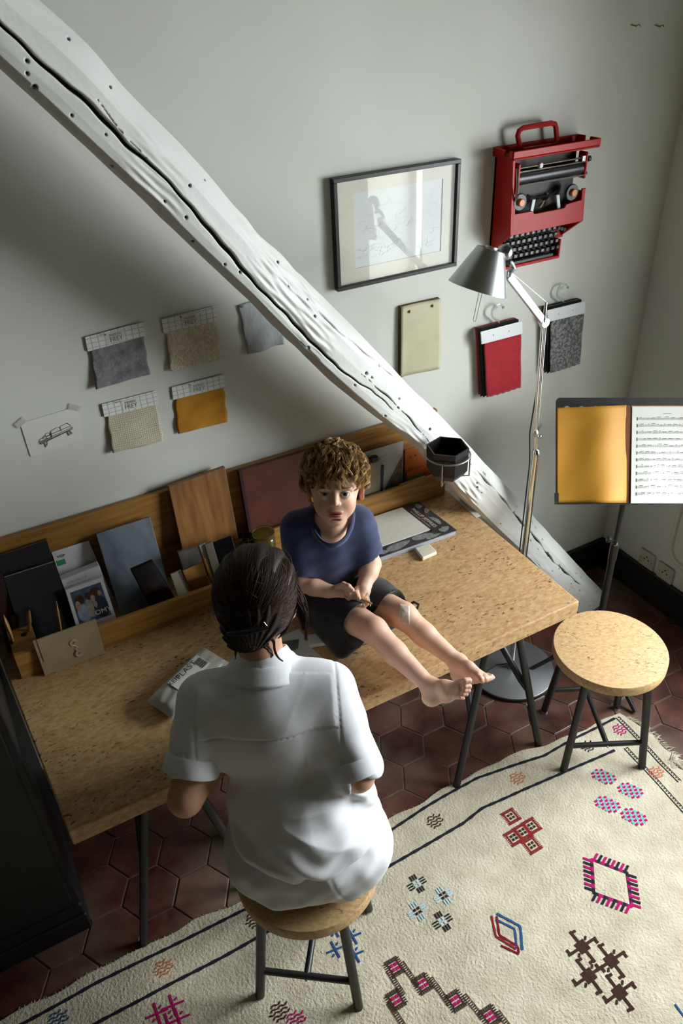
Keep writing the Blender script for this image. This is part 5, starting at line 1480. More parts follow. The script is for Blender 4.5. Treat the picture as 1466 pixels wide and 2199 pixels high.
# ------------------------------------------------------------------ black hexagonal pot in a wire ring on the timber
M['pot'] = mat('black_stoneware', '141316', '1c1a1c', rough=0.35, scale=30)
M['wire'] = mat('grey_wire', '8f8c84', rough=0.4, metal=0.6)
pc = PY(960, 985, -.318)
rz = pc[2]+.042; zb0 = pc[2]-.052
t = thing('hexagonal_pot', 'black hexagonal pot held by a wire ring on the white timber', 'pot', (pc[0], pc[1], zb0))
R6 = .063; a0 = math.radians(16)
hx = lambda r, z: [(pc[0]+r*math.cos(a0+math.pi/3*i), pc[1]+r*math.sin(a0+math.pi/3*i), z) for i in range(6)]
b = MB(); rings = [hx(R6*.78, zb0), hx(R6*.97, zb0+.018), hx(R6, rz), hx(R6*.93, rz), hx(R6*.88, zb0+.02), hx(R6*.4, zb0+.008)]
vs = [p for r in rings for p in r]; fs = [tuple(reversed(range(6)))]
for k in range(5): fs += [(k*6+i, k*6+(i+1) % 6, k*6+6+(i+1) % 6, k*6+6+i) for i in range(6)]
fs.append(tuple(range(30, 36)))
wpart(b.add(vs, fs), 'pot', M['pot'], t)
RR = .0665; zr = rz-.026
h_ = thing('pot_holder', 'grey wire ring holder carrying the black hexagonal pot', 'holder', (pc[0], pc[1]+.07, zr))
wpart(MB().tube([(pc[0]+RR*math.cos(a), pc[1]+RR*math.sin(a), zr) for a in np.linspace(0, 2*math.pi, 49)], .0025, 8, cap=False), 'ring', M['wire'], h_, smooth=True)
for a in (math.radians(222), math.radians(325), math.radians(90)):
    x_, y_ = pc[0]+RR*math.cos(a), pc[1]+RR*math.sin(a)
    if a < 2: wpart(MB().tube([(x_, y_, zr), (x_, y_+.03, zr-.02), (x_, y_+.05, zr-.06)], .0025, 8), 'bracket', M['wire'], h_, smooth=True)
    else: wpart(MB().tube([(x_, y_, zr+.002), (x_, y_, zb0-.004), (pc[0]+(x_-pc[0])*.6, pc[1]+(y_-pc[1])*.6, zb0-.006)], .0025, 8), 'upright', M['wire'], h_, smooth=True)
wpart(MB().tube([(pc[0]+.03*math.cos(a), pc[1]+.03*math.sin(a), zb0-.006) for a in np.linspace(0, 2*math.pi, 25)], .002, 6, cap=False), 'base_ring', M['wire'], h_, smooth=True)
# ------------------------------------------------------------------ cream wool rug with woven bands and motifs
def mat_rug():
    m, nt, b = _nodes('cream_wool')
    N, L = nt.nodes.new, nt.links.new
    g = N('ShaderNodeNewGeometry')
    n1 = N('ShaderNodeTexNoise'); n1.inputs['Scale'].default_value = 14; n1.inputs['Detail'].default_value = 8
    n2 = N('ShaderNodeTexNoise'); n2.inputs['Scale'].default_value = 130; n2.inputs['Detail'].default_value = 5
    L(g.outputs['Position'], n1.inputs['Vector']); L(g.outputs['Position'], n2.inputs['Vector'])
    r = N('ShaderNodeValToRGB'); e = r.color_ramp.elements
    e[0].position, e[1].position = 0.3, 0.68; e[0].color, e[1].color = rgb('b4ab94'), rgb('cac2ad')
    L(n1.outputs['Fac'], r.inputs[0]); L(r.outputs[0], b.inputs['Base Color'])
    b.inputs['Roughness'].default_value = 1.0; b.inputs['Specular IOR Level'].default_value = 0.1; b.inputs['Sheen Weight'].default_value = 0.25
    bp = N('ShaderNodeBump'); bp.inputs['Strength'].default_value = 0.9; bp.inputs['Distance'].default_value = 0.005
    L(n2.outputs['Fac'], bp.inputs['Height']); L(bp.outputs[0], b.inputs['Normal'])
    return m
M['rug'] = mat_rug()
_eb = [PZ(*p, .008) for p in ((1316, 1534), (1260, 1562), (1208, 1584), (1172, 1597), (1084, 1624), (1031, 1654), (965, 1685), (908, 1720), (838, 1756), (525, 1930), (414, 1976), (303, 2037), (262, 2050), (151, 2113), (50, 2164))]
_eb = sorted([(p[0], p[1]) for p in _eb]); _ex = [p[0] for p in _eb]; _ey = [p[1] for p in _eb]
_er = [PZ(*p, .008) for p in ((1340, 1537), (1371, 1551), (1410, 1586), (1462, 1634))]
_er = sorted([(p[1], p[0]) for p in _er]); _er = [(-2.6, _er[0][1]-.06)]+_er
def rug_back(x): return float(np.interp(x, _ex, _ey))+.004*math.sin(x*37)
def rug_right(y): return float(np.interp(y, [p[0] for p in _er], [p[1] for p in _er]))
def rug_z(x, y):
    return .0078+.0034*math.sin(9*x+3*y)*math.sin(5*x-7*y+1)+.0018*math.sin(17*x+11*y)+.0012*math.sin(31*y-8*x)
rug = thing('rug', 'cream wool rug with black stripes and scattered coloured woven motifs', 'rug', (-1.7, -1.4, 0))
NX, NY = 150, 110
V, F = [], []
for lev in (1, 0):
    for j in range(NY+1):
        for i in range(NX+1):
            s, tt = i/NX, (j/NY)**1.3
            y0 = -0.66
            # walk from the back edge forward
            xr = rug_right(-.66-1.84*tt); x = -3.15+(xr+3.15)*s
            yb = rug_back(min(x, -.56)); y = yb+(-2.5-yb)*tt
            if s > .985: x += .006*math.sin(60*y)
            z = rug_z(x, y) if lev else .0008
            if lev and (j == 0 or i == NX): z = .004
            V.append((x, y, z))
n_ = (NX+1)*(NY+1)
for j in range(NY):
    for i in range(NX):
        a = j*(NX+1)+i
        F.append((a, a+NX+1, a+NX+2, a+1)); F.append((n_+a, n_+a+1, n_+a+NX+2, n_+a+NX+1))
for i in range(NX): F.append((i, i+1, n_+i+1, n_+i))
for j in range(NY):
    a = j*(NX+1)+NX; F.append((a, a+NX+1, n_+a+NX+1, n_+a))
wpart(MB().add(V, F), 'weave', M['rug'], rug, smooth=True)
yarn = {k: mat('yarn_'+k, c, c2, rough=0.95, scale=200, spec=0.1) for k, c, c2 in (('black', '1d1e26', '2b2d36'), ('magenta', '9c1156', 'b21c68'), ('orange', 'bf6a48', 'cb7c5a'), ('blue', '5fa0b4', '77b3c4'), ('navy', '1f4675', '2c5688'), ('red', '7a1f24', '8b2a2c'), ('brown', '34231f', '44302a'), ('pale', '9fc3cb', 'b2d0d6'), ('wine', '6b1426', '7c1c30'))}
def rz(x, y, o=.0016): return (x, y, rug_z(x, y)+o)
def ribbon(pts, w, parent, m, name='stripe', dash=None, step=.012):
    P = [np.array(p[:2]) for p in pts]
    d = [0]+list(np.cumsum([np.linalg.norm(P[i+1]-P[i]) for i in range(len(P)-1)]))
    n = max(2, int(d[-1]/step)); S = np.linspace(0, d[-1], n)
    C = np.stack([np.interp(S, d, [p[k] for p in P]) for k in (0, 1)], 1)
    T = np.gradient(C, axis=0); T /= np.linalg.norm(T, axis=1)[:, None]+1e-9; Nn = np.stack([-T[:, 1], T[:, 0]], 1)
    b = MB()
    for i in range(n-1):
        if dash and (i % dash[1]) >= dash[0]: continue
        w0, w1 = w*(.85+.15*math.sin(i*1.7)), w*(.85+.15*math.sin((i+1)*1.7))
        q = [C[i]-Nn[i]*w0/2, C[i+1]-Nn[i+1]*w1/2, C[i+1]+Nn[i+1]*w1/2, C[i]+Nn[i]*w0/2]
        b.add([rz(*p) for p in q], [(0, 1, 2, 3)])
    return wpart(b, name, yarn[m], parent)
def pz(*px): return [PZ(u, v, .009) for u, v in px]
so = pz((1320, 1543), (1229, 1586), (1168, 1624), (1100, 1645), (1025, 1670), (913, 1735), (840, 1781), (690, 1862), (535, 1948), (353, 2039), (202, 2113), (50, 2199), (-60, 2260))
si = pz((1320, 1610), (1203, 1664), (1120, 1697), (1036, 1735), (995, 1768), (827, 1865), (720, 1920), (596, 1988), (480, 2053), (303, 2149), (202, 2199), (90, 2265))
ribbon(so, .011, rug, 'black'); ribbon(si, .011, rug, 'black')
for px in (((1322, 1542), (1380, 1600), (1416, 1641), (1456, 1680)), ((1340, 1606), (1400, 1672), (1466, 1745), (1500, 1785))):
    P = pz(*px); ribbon(P, .0035, rug, 'black', step=.006); ribbon([p+np.array((.008, -.001, 0)) for p in P], .003, rug, 'black', dash=(1, 2), step=.005); ribbon([p+np.array((.013, -.001, 0)) for p in P], .0025, rug, 'black', step=.006)
def cells(px, lst, m, name='motif', parent=None):
    """small woven marks: (dx, dy, w, h, turn) in metres round the rug point seen at px"""
    c = PZ(*px, .009); b = MB()
    for (dx, dy, w, h, a) in lst:
        ca, sa_ = math.cos(a), math.sin(a)
        q = [(c[0]+dx+x*ca-y*sa_, c[1]+dy+x*sa_+y*ca) for x, y in ((-w/2, -h/2), (w/2, -h/2), (w/2, h/2), (-w/2, h/2))]
        b.add([rz(*p) for p in q], [(0, 1, 2, 3)])
    return wpart(b, name, yarn[m], parent or rug)
def lozenge(n=2, s=.0105):
    L_ = []
    for i in range(-n, n+1):
        for j in range(-n, n+1):
            if abs(i)+abs(j) > 2*n-1+.5: continue
            L_.append((i*s+.5*s*(j % 2), j*s*.9, s*.95, s*.36, .7 if (i+j) % 2 else -.5))
    return L_
for px, m in (((1330, 1567), 'magenta'), ((1260, 1602), 'black'), ((1110, 1671), 'orange'), ((932, 1765), 'brown'), ((1407, 1660), 'orange'), ((350, 2079), 'orange'), ((122, 2190), 'navy'), ((598, 2172), 'brown'), ((633, 2192), 'magenta'), ((545, 1975), 'brown')):
    cells(px, lozenge(), m)
# four blue and pink lattices
for px in ((1296, 1668), (1353, 1698), (1304, 1727), (1361, 1753)):
    bl_, pk = [], []
    for i in range(-2, 3):
        for j in range(-3, 4):
            if abs(i) == 2 and abs(j) == 3: continue
            (bl_ if (i+j) % 2 else pk).append((i*.0105-.0045*j, j*.0098+.002*i, .0098, .0074, -.1))
    cells(px, bl_, 'blue'); cells(px, pk, 'magenta')
# red and black group
for px in ((1097, 1753), (1141, 1774), (1122, 1786), (1103, 1798), (1142, 1814)):
    r_ = []
    for k in range(9):
        o_ = -.022+.0055*k
        r_ += [(o_, .022, .003, .007, 0), (o_, -.022, .003, .007, 0), (.022, o_, .007, .003, 0), (-.022, o_, .007, .003, 0)]
    r_ += [(0, .017, .04, .004, 0), (0, -.017, .04, .004, 0), (.017, 0, .004, .04, 0), (-.017, 0, .004, .04, 0)]
    cells(px, r_, 'red')
    cells(px, [(x, y, .0075, .0085, 0) for x in (-.006, .006) for y in (-.006, .006)], 'brown')
# comb square in magenta and black
qd = pz((1270, 1846), (1346, 1874), (1356, 1948), (1275, 1917)); sides = {'magenta': MB(), 'black': MB()}
for s in range(4):
    a, c = qd[s][:2], qd[(s+1) % 4][:2]; d = c-a; L0 = np.linalg.norm(d); d = d/L0; n_o = np.array((d[1], -d[0])); ctr_ = sum(qd)[:2]/4
    if n_o@((a+c)/2-ctr_) < 0: n_o = -n_o
    for k in range(8):
        p = a+d*L0*(k+.5)/8; col = ('magenta', 'black')[(k//1+s) % 2]
        for (c_, half, w) in ((p, d*L0/16*1.25, .0042), ):
            nn2 = np.array((-d[1], d[0])); q = [c_-half-nn2*w, c_+half-nn2*w, c_+half+nn2*w, c_-half+nn2*w]; sides[col].add([rz(*x_) for x_ in q], [(0, 1, 2, 3)])
        e = p+n_o*.026+d*.006; w = d*.0038; q = [p-w, p+w, e+w, e-w]; sides[col].add([rz(*x_, .0018) for x_ in q], [(0, 1, 2, 3)])
for c_, b in sides.items(): wpart(b, 'motif', yarn[c_], rug)
# four small crosses in pale blue and black
for k, px in enumerate(((895, 1897), (952, 1924), (896, 1956), (950, 1979))):
    arms, mid = [], []
    for sx, sy in ((1, 0), (-1, 0), (0, 1), (0, -1)):
        for o_ in (-.008, 0, .008):
            arms.append((sx*.021+(o_ if sx == 0 else 0), sy*.021+(o_ if sy == 0 else 0), .017 if sx else .0045, .017 if sy else .0045, 0))
    mid = [(x, y, .008, .008, 0) for x in (-.006, .006) for y in (-.006, .006)]
    cells(px, arms, 'black' if k in (0, 3) else 'pale'); cells(px, mid, 'pale' if k in (0, 3) else 'black')
# double square in red and blue
def outline(pxs, col, w=.008): 
    P = pz(*pxs); ribbon(P, w, rug, col, 'motif', step=.008)
outline(((1066, 1962), (1117, 1990), (1121, 2041)), 'navy'); outline(((1064, 1975), (1105, 1996), (1109, 2036)), 'navy', .007)
outline(((1055, 1967), (1064, 2012), (1108, 2040)), 'red', .007); outline(((1066, 1968), (1072, 2010), (1112, 2034), (1114, 2050), (1075, 2032)), 'wine', .007)
# brown crosses
for px in ((1250, 2033), (1312, 2064), (1264, 2096), (1330, 2131)):
    cells(px, [(0, 0, .032, .032, .05), (.033, 0, .034, .008, 0), (-.033, 0, .034, .008, 0), (0, .033, .008, .034, 0), (0, -.033, .008, .034, 0), (.044, -.008, .008, .014, 0), (-.044, .008, .008, .014, 0), (.008, .044, .014, .008, 0), (-.008, -.044, .014, .008, 0), (.024, .014, .012, .006, .7), (-.024, -.014, .012, .006, .7)], 'brown')
# magenta-hearted squares joined by zigzag bands
zz = ((847, 2077), (908, 2112), (978, 2150), (1052, 2183), (850, 2147))
for px in zz:
    r_ = []
    for k in range(7):
        o_ = -.018+.006*k
        r_ += [(o_, .020, .0032, .010, 0), (o_, -.020, .0032, .010, 0), (.020, o_, .010, .0032, 0), (-.020, o_, .010, .0032, 0)]
    cells(px, r_+[(0, .0145, .030, .003, 0), (0, -.0145, .030, .003, 0), (.0145, 0, .003, .030, 0), (-.0145, 0, .003, .030, 0)], 'brown')
    cells(px, [(x, y, .009, .009, 0) for x in (-.0062, .0062) for y in (-.0062, .0062)], 'magenta')
for a, c in (((862, 2066), (897, 2117)), ((924, 2099), (965, 2158)), ((996, 2137), (1036, 2187)), ((833, 2084), (866, 2137)), ((1068, 2172), (1100, 2215)), ((834, 2153), (868, 2204))):
    P = pz(a, c); d = (P[1]-P[0])[:2]; d /= np.linalg.norm(d); n_o = np.array((-d[1], d[0], 0))*.006
    ribbon([P[0]+n_o, P[1]+n_o], .0026, rug, 'brown', 'motif', step=.006); ribbon([P[0]-n_o, P[1]-n_o], .0026, rug, 'brown', 'motif', step=.006); ribbon(P, .010, rug, 'brown', 'motif', dash=(1, 2), step=.0028)
# blue crosses behind the stool, magenta crosses at the lower left, dark mark at the right
def ticks(px, col, s=.026):
    cells(px, [(0, 0, .006, 2*s, .0), (0, 0, 2*s, .006, -.12), (.012, .012, .009, .005, .6), (-.012, -.012, .009, .005, .6)], col)
for px in ((718, 1996), (720, 2040), (757, 2010), (762, 2050)): ticks(px, 'navy')
for px in ((338, 2178), (372, 2160), (362, 2200), (384, 2190)): ticks(px, 'magenta', .03)
outline(((1448, 2158), (1466, 2182), (1480, 2200)), 'navy', .006)
# fringe and tassel on the right edge
fr_ = MB(); rn = random.Random(8)
for k in range(90):
    y = -.70-.45*k/90; x = rug_right(y)-.004
    a = rn.uniform(-.9, .5); L_ = rn.uniform(.014, .034)
    fr_.tube([(x, y, .006), (x+.5*L_*math.cos(a), y+.5*L_*math.sin(a), .009), (x+L_*math.cos(a), y+L_*math.sin(a), .003)], [.0016, .0014, .0006], 5)
tc_ = PZ(1440, 1640, .01)
for k in range(40):
    a = rn.uniform(-1.2, .8); L_ = rn.uniform(.03, .07)
    fr_.tube([tc_+np.array((rn.uniform(-.01, .01), rn.uniform(-.02, .02), 0)), tc_+np.array((.5*L_*math.cos(a), .5*L_*math.sin(a), rn.uniform(.0, .01))), tc_+np.array((L_*math.cos(a), L_*math.sin(a), -.006))], [.002, .0018, .0007], 5)
for k in range(260):
    x = -2.75+2.15*k/260; y = rug_back(x)-.002; a = math.pi/2+rn.uniform(-.9, .9); L_ = rn.uniform(.003, .010)
    fr_.tube([(x, y, .004), (x+L_*math.cos(a), y+L_*math.sin(a), .002)], [.0014, .0005], 4)
tag(wpart(fr_, 'fringe', M['rug'], rug, smooth=True), kind='stuff')
# ------------------------------------------------------------------ the boy sitting on the desk
def nz(v): v = np.array(v, float); return v/np.linalg.norm(v)
SKIN = np.array(rgb('d0a78f')[:3]); SKIN_RED = np.array(rgb('b4664f')[:3]); LIP = np.array(rgb('a0483f')[:3]); BROW = np.array(rgb('5e4029')[:3])
M['skin'] = mat_attr('skin', rough=0.5, spec=0.35, sss=0.12, bump=0.05, bscale=500)
BO = np.array((-1.555, -.36, ZD))
boy = thing('person', 'small boy in a navy t-shirt and black shorts sitting barefoot on the desk', 'person', BO)
E_ = PD(719, 1063, 1.965)
_ch = nz((CW-E_)*np.array((1, 1, 0)))
HF = nz(_ch*math.cos(math.radians(21))+np.array((0, 0, math.sin(math.radians(21)))))
HX = nz(CR-HF*(CR@HF)); HU = np.cross(HF, HX)
HC = E_-HF*.072+HU*.010
MH = np.array([HX, HF, HU])
hp = lambda x, y, z: HC+HX*x+HF*y+HU*z
body = Field()
# --- torso, neck
PEL = np.array((-1.560, -.345, .818)); CH = np.array((-1.562, -.392, .985)); NB = np.array((-1.566, -.428, 1.085))
XB = nz((.945, -.326, 0)); FB = nz((-.326, -.945, 0)); MBd = np.array([XB, FB, (0, 0, 1)])
body.ell(PEL, (.082, .072, .062), MBd, .02).ell(PEL*.5+CH*.5, (.078, .066, .10), MBd, .03).ell(CH, (.084, .062, .085), MBd, .03)
SR, SL = CH-XB*.078+np.array((0, 0, .068)), CH+XB*.080+np.array((0, 0, .068))
ER, EL = PZ(648, 1250, .915), PZ(797, 1212, .935)
WR_, WL = PZ(709, 1272, .905), PZ(782, 1257, .915)
body.cone(SR, CH+np.array((0, 0, .075)), .036, .045, .03).cone(SL, CH+np.array((0, 0, .075)), .036, .045, .03)
body.cone(NB-np.array((0, 0, .02)), hp(0, -.018, -.07), .036, .034, .02)
body.chain([SR, SR*.5+ER*.5, ER], [.034, .030, .026], .012).chain([ER, ER*.6+WR_*.4, WR_], [.0265, .0255, .0195], .01)
body.chain([SL, SL*.5+EL*.5, EL], [.034, .030, .026], .012).chain([EL, EL*.6+WL*.4, WL], [.0265, .0255, .0195], .01)
# --- legs
KR, KL = PZ(802, 1354, .862), PZ(866, 1322, .862)
AR, AL = PD(925, 1476, 1.985), PD(984, 1424, 2.045)
HR, HL_ = PEL-XB*.05+FB*.03, PEL+XB*.05+FB*.03
cR = KR*.62+AR*.38+np.array((0, 0, -.004)); cL = KL*.62+AL*.38+np.array((0, 0, -.004))
body.chain([HR, KR], [.056, .0365], .02).chain([KR, cR, AR], [.0345, .0305, .0200], .012)
body.chain([HL_, KL], [.056, .0365], .02).chain([KL, cL, AL], [.0345, .0305, .0200], .012)
# --- right foot
fp = PD
body.chain([AR, fp(925, 1496, 1.985)], [.0235, .0235], .010).chain([fp(928, 1497, 1.983), fp(960, 1491, 1.965), fp(978, 1486, 1.945)], [.0205, .018, .0135], .012)
body.chain([AR, fp(955, 1476, 1.955), fp(982, 1471, 1.942)], [.023, .017, .0105], .012).cone(fp(960, 1484, 1.95), fp(982, 1483, 1.942), .015, .0095, .01)
toesR = (((984, 1466), (998, 1462), (1006, 1461), .0085, .0082), ((984, 1476), (998, 1474), (1008, 1474), .0064, .0058), ((983, 1484), (997, 1483), (1006, 1483), .006, .0055), ((981, 1491), (993, 1490), (1001, 1491), .0058, .0052), ((977, 1497), (987, 1497), (994, 1499), .0058, .005))
for a, b_, c_, r0, r1 in toesR: body.chain([fp(*a, 1.942), fp(*b_, 1.932), fp(*c_, 1.936)], [r0, r0*.88, r1], .0035)
# --- left foot
body.chain([AL, fp(985, 1446, 2.055)], [.0235, .022], .010).chain([fp(986, 1447, 2.05), fp(1004, 1454, 2.02), fp(1022, 1457, 1.995)], [.019, .018, .0135], .012)
body.chain([AL, fp(1006, 1436, 2.005), fp(1024, 1448, 1.985)], [.0225, .017, .0105], .012).cone(fp(1008, 1440, 2.0), fp(1040, 1451, 1.985), .015, .008, .01)
toesL = (((1024, 1453), (1031, 1457), (1034, 1461), .0085, .008), ((1034, 1453), (1041, 1457), (1044, 1461), .0064, .0058), ((1040, 1453), (1046, 1456), (1050, 1459), .0058, .0052), ((1044, 1452), (1051, 1455), (1055, 1457), .0054, .0048), ((1046, 1449), (1055, 1452), (1059, 1455), .0052, .0044))
for k, (a, b_, c_, r0, r1) in enumerate(toesL): body.chain([fp(*a, 1.985+.004*k), fp(*b_, 1.968+.005*k), fp(*c_, 1.972+.005*k)], [r0, r0*.9, r1], .0035)
# --- hands
hb = lambda u, v, t=2.105: PD(u, v, t)
body.chain([WR_, hb(722, 1273, 2.12), hb(734, 1273, 2.11)], [.019, .0175, .0150], .008).cone(hb(726, 1281, 2.12), hb(738, 1284, 2.11), .014, .011, .008)
for a, b_, c_, d_, r in (((737, 1263), (748, 1266), (756, 1275), (752, 1283), .0062), ((740, 1271), (751, 1276), (757, 1285), (750, 1291), .0064), ((739, 1280), (749, 1286), (753, 1294), (746, 1297), .0061), ((735, 1288), (743, 1294), (746, 1300), (740, 1302), .0055)):
    body.chain([hb(*a, 2.108), hb(*b_, 2.092), hb(*c_, 2.094), hb(*d_, 2.104)], [r*1.08, r, r*.95, r*.85], .0025)
body.chain([hb(724, 1261, 2.112), hb(737, 1255, 2.098), hb(748, 1259, 2.088), hb(756, 1266, 2.086)], [.009, .0075, .0068, .0058], .004)
body.chain([WL, hb(779, 1268, 2.112), hb(775, 1278, 2.104)], [.0185, .0180, .0145], .008).cone(hb(783, 1272, 2.12), hb(783, 1284, 2.115), .014, .010, .008)
for a, b_, c_, d_, r in (((773, 1284), (768, 1292), (758, 1294), (753, 1290), .0060), ((778, 1287), (773, 1298), (762, 1301), (756, 1297), .0063), ((783, 1287), (781, 1300), (771, 1306), (763, 1304), .0061), ((787, 1285), (787, 1297), (780, 1305), (772, 1308), .0055)):
    body.chain([hb(*a, 2.105), hb(*b_, 2.094), hb(*c_, 2.098), hb(*d_, 2.106)], [r*1.08, r, r*.95, r*.85], .0025)
body.chain([hb(767, 1265, 2.106), hb(764, 1274, 2.092), hb(767, 1281, 2.084), hb(771, 1286, 2.080)], [.009, .0075, .0066, .0056], .004)
# --- head: cranium, face, features
body.ell(hp(0, -.010, .020), (.0690, .0840, .0760), MH, .02).ell(hp(0, .022, -.034), (.0530, .0545, .0610), MH, .02)
body.ell(hp(0, .050, -.080), (.0200, .0180, .0145), MH, .018)
for s in (-1, 1):
    body.ell(hp(s*.0275, .043, -.040), (.0235, .0255, .0270), MH, .014)
    body.ell(hp(s*.024, .0690, .0060), (.0190, .0100, .0070), MH, .010)         # brow ridge
body.ell(hp(0, .058, -.060), (.0245, .0195, .0220), MH, .012)
for s in (-1, 1): body.ell(hp(s*.0255, .0840, -.0095), (.0165, .0125, .0105), MH, .010, -1)
body.chain([hp(0, .0705, -.002), hp(0, .0760, -.015), hp(0, .0830, -.0285)], [.0070, .0066, .0078], .008)
for s in (-1, 1): body.ell(hp(s*.0082, .0775, -.0315), (.0058, .0062, .0050), MH, .004)
for s in (-1, 1): body.ball(hp(s*.0043, .0835, -.0372), .0022, .0015, -1)
for s in (-1, 1): body.ball(hp(s*.0255, .0635, -.0095), .0135, .003)            # lids
for s in (-1, 1): body.ell(hp(s*.0255, .0765, -.0098), (.0126, .0090, .0063), MH, .0016, -1)
body.ell(hp(0, .0755, -.0535), (.0185, .0048, .0038), MH, .004).ell(hp(0, .0738, -.0640), (.0160, .0056, .0048), MH, .004)
body.ell(hp(0, .0800, -.0588), (.0165, .0100, .0016), MH, .0018, -1)
body.ell(hp(0, .0700, -.0745), (.0120, .0050, .0030), MH, .006, -1)
for s in (-1, 1):
    ME = np.array([nz(HX*1.0+HF*.38*s*-1), nz(HF+HX*.38*s), HU])
    body.ell(hp(s*.0705, -.010, -.018), (.0062, .0160, .0245), ME, .005)
    body.ell(hp(s*.0765, -.004, -.016), (.0045, .0085, .0140), ME, .004, -1)
# finer boxes where the detail is; every patch is one and the same surface
def box_pts(*P, m=.03): A = np.array(P); return A.min(0)-m, A.max(0)+m
hl, hh = HC-.115, HC+.115
headcut = hl[2]+.012
parts = [body.nets(hl, hh, .0013)]
fl_, fh = box_pts(fp(925, 1496, 1.985), fp(1060, 1455, 1.97), AR, AL, m=.026)
hl2, hh2 = box_pts(WR_, WL, hb(755, 1300), hb(790, 1290), m=.022)
parts += [body.nets(fl_, fh, .0015), body.nets(hl2, hh2, .0013)]
lo_, hi_ = np.array((-1.75, -1.0, .70)), np.array((-1.30, -.22, 1.14))
Vb, Fb = body.nets(lo_, hi_, .0030)
def inside(V, a, b_, m): return ((V > a+m) & (V < b_-m)).all(1)
msk = inside(Vb, hl, hh, .006) | inside(Vb, fl_, fh, .006) | inside(Vb, hl2, hh2, .006)
keep = ~msk[Fb].all(1)
parts.append((Vb, Fb[keep]))
def skin_col(V):
    L_ = (V-HC)@MH.T
    c = np.tile(SKIN, (len(V), 1))
    def g(x, y, z, r, w=1.0, sym=True):
        xs = np.abs(L_[:, 0]) if sym else L_[:, 0]
        return w*np.exp(-(((xs-x)/r[0])**2+((L_[:, 1]-y)/r[1])**2+((L_[:, 2]-z)/r[2])**2))
    def mixc(c, col, f): f = np.clip(f, 0, 1)[:, None]; return c*(1-f)+col*f
    c = mixc(c, SKIN_RED, g(.036, .055, -.040, (.018, .03, .016), .42)); c = mixc(c, SKIN_RED, g(0, .085, -.030, (.012, .02, .010), .35)); c = mixc(c, SKIN_RED, g(.073, -.01, -.02, (.012, .03, .03), .55))
    lipf = (g(0, .079, -.0545, (.0175, .012, .0036), 1.2)+g(0, .079, -.0635, (.0150, .012, .0042), 1.3)); c = mixc(c, LIP, lipf*(np.abs(L_[:, 2]+.0590) < .0115))
    c = mixc(c, np.array((.02, .006, .005)), g(0, .072, -.0588, (.012, .008, .0014), 1.6)*(L_[:, 1] < .0765))
    br = np.exp(-((L_[:, 2]-(.0075+.10*(np.abs(L_[:, 0])-.012)-3.2*(np.abs(L_[:, 0])-.024)**2))/.0021)**2)*(np.abs(L_[:, 0]) > .010)*(np.abs(L_[:, 0]) < .040)*(L_[:, 1] > .03)
    c = mixc(c, BROW, br*.9)
    lid = np.exp(-((np.abs(L_[:, 0])-.0255)/.0125)**4)*np.exp(-((L_[:, 2]+.0044)/.0016)**2)*(L_[:, 1] > .06); c = mixc(c, BROW*.5, lid*.85)
    kn = np.exp(-(((V-KR)**2).sum(1))/.035**2)+np.exp(-(((V-KL)**2).sum(1))/.035**2); c = mixc(c, SKIN_RED, kn*.22)
    far_ = np.exp(-((V[:, 1]+.92)/.05)**2)*(V[:, 2] < .9); c = mixc(c, SKIN_RED, far_*.30)
    hnd = np.exp(-((V-hb(757, 1293, 2.098))**2).sum(1)/.03**2); c = mixc(c, SKIN_RED, hnd*.3)
    return c
skin = np_mesh('body', parts, M['skin'], boy, color=skin_col)
# --- eyes
M['eye'] = mat_attr('eyeball', rough=0.08, spec=0.6)
for s in (-1, 1):
    ec = hp(s*.0255, .0635, -.0095); gz = nz(CW-ec)
    eb = MB().sphere((0, 0, 0), .0122, 48, 32); V = np.array(eb.v)
    # turn the pole to the gaze
    a = np.cross((0, 0, 1), gz); sn = np.linalg.norm(a); a = a/sn; th = math.atan2(sn, gz[2])
    K = np.array([[0, -a[2], a[1]], [a[2], 0, -a[0]], [-a[1], a[0], 0]]); Rm = np.eye(3)+math.sin(th)*K+(1-math.cos(th))*K@K
    th_v = np.degrees(np.arccos(np.clip(V[:, 2]/.0122, -1, 1)))
    colr = np.tile(np.array(rgb('c9c2bc')[:3]), (len(V), 1)); colr[th_v < 33] = np.array(rgb('2c3a44')[:3]); colr[th_v < 29] = np.array(rgb('4a6472')[:3]); colr[th_v < 15] = (.004, .004, .005)
    np_mesh('eye', [(V@Rm.T+ec, np.array(eb.f))], M['eye'], boy, color=colr)
# --- t-shirt
M['navy_jersey'] = mat('navy_jersey', '283050', '303a5c', rough=0.9, scale=35, bump=0.15, bscale=500, sheen=0.25)
tee = Field()
up3 = np.array((0, 0, 1.0))
sre, sle = SR*.36+ER*.64, SL*.36+EL*.64
for S0, s_e, E0 in ((SR, sre, ER), (SL, sle, EL)):
    dd = nz(E0-S0)
    tee.chain([S0, S0*.5+s_e*.5, s_e], [.045, .0465, .048], .014)
    tee.cut(s_e+dd*.012, dd, .004) if S0 is SR else None
tee.ops = [o for o in tee.ops if o[0] != 'p']
for S0, s_e, E0 in ((SR, sre, ER), (SL, sle, EL)):
    dd = nz(E0-S0)
    tee.cone(s_e+dd*.066, s_e+dd*.10, .055, .055, .003, -1)
    tee.cone(s_e+dd*.012, s_e+dd*.08, .0365, .0400, .003, -1)
NLp, NRp, NFp = PZ(667, 1104, 1.098), PZ(757, 1096, 1.100), PZ(716, 1171, 1.062)
ncen = (NLp+NRp)/2; na = (NRp-NLp)/2; nf = NFp-ncen
nn_ = nz(np.cross(na, nf)); nn_ = nn_ if nn_[2] > 0 else -nn_
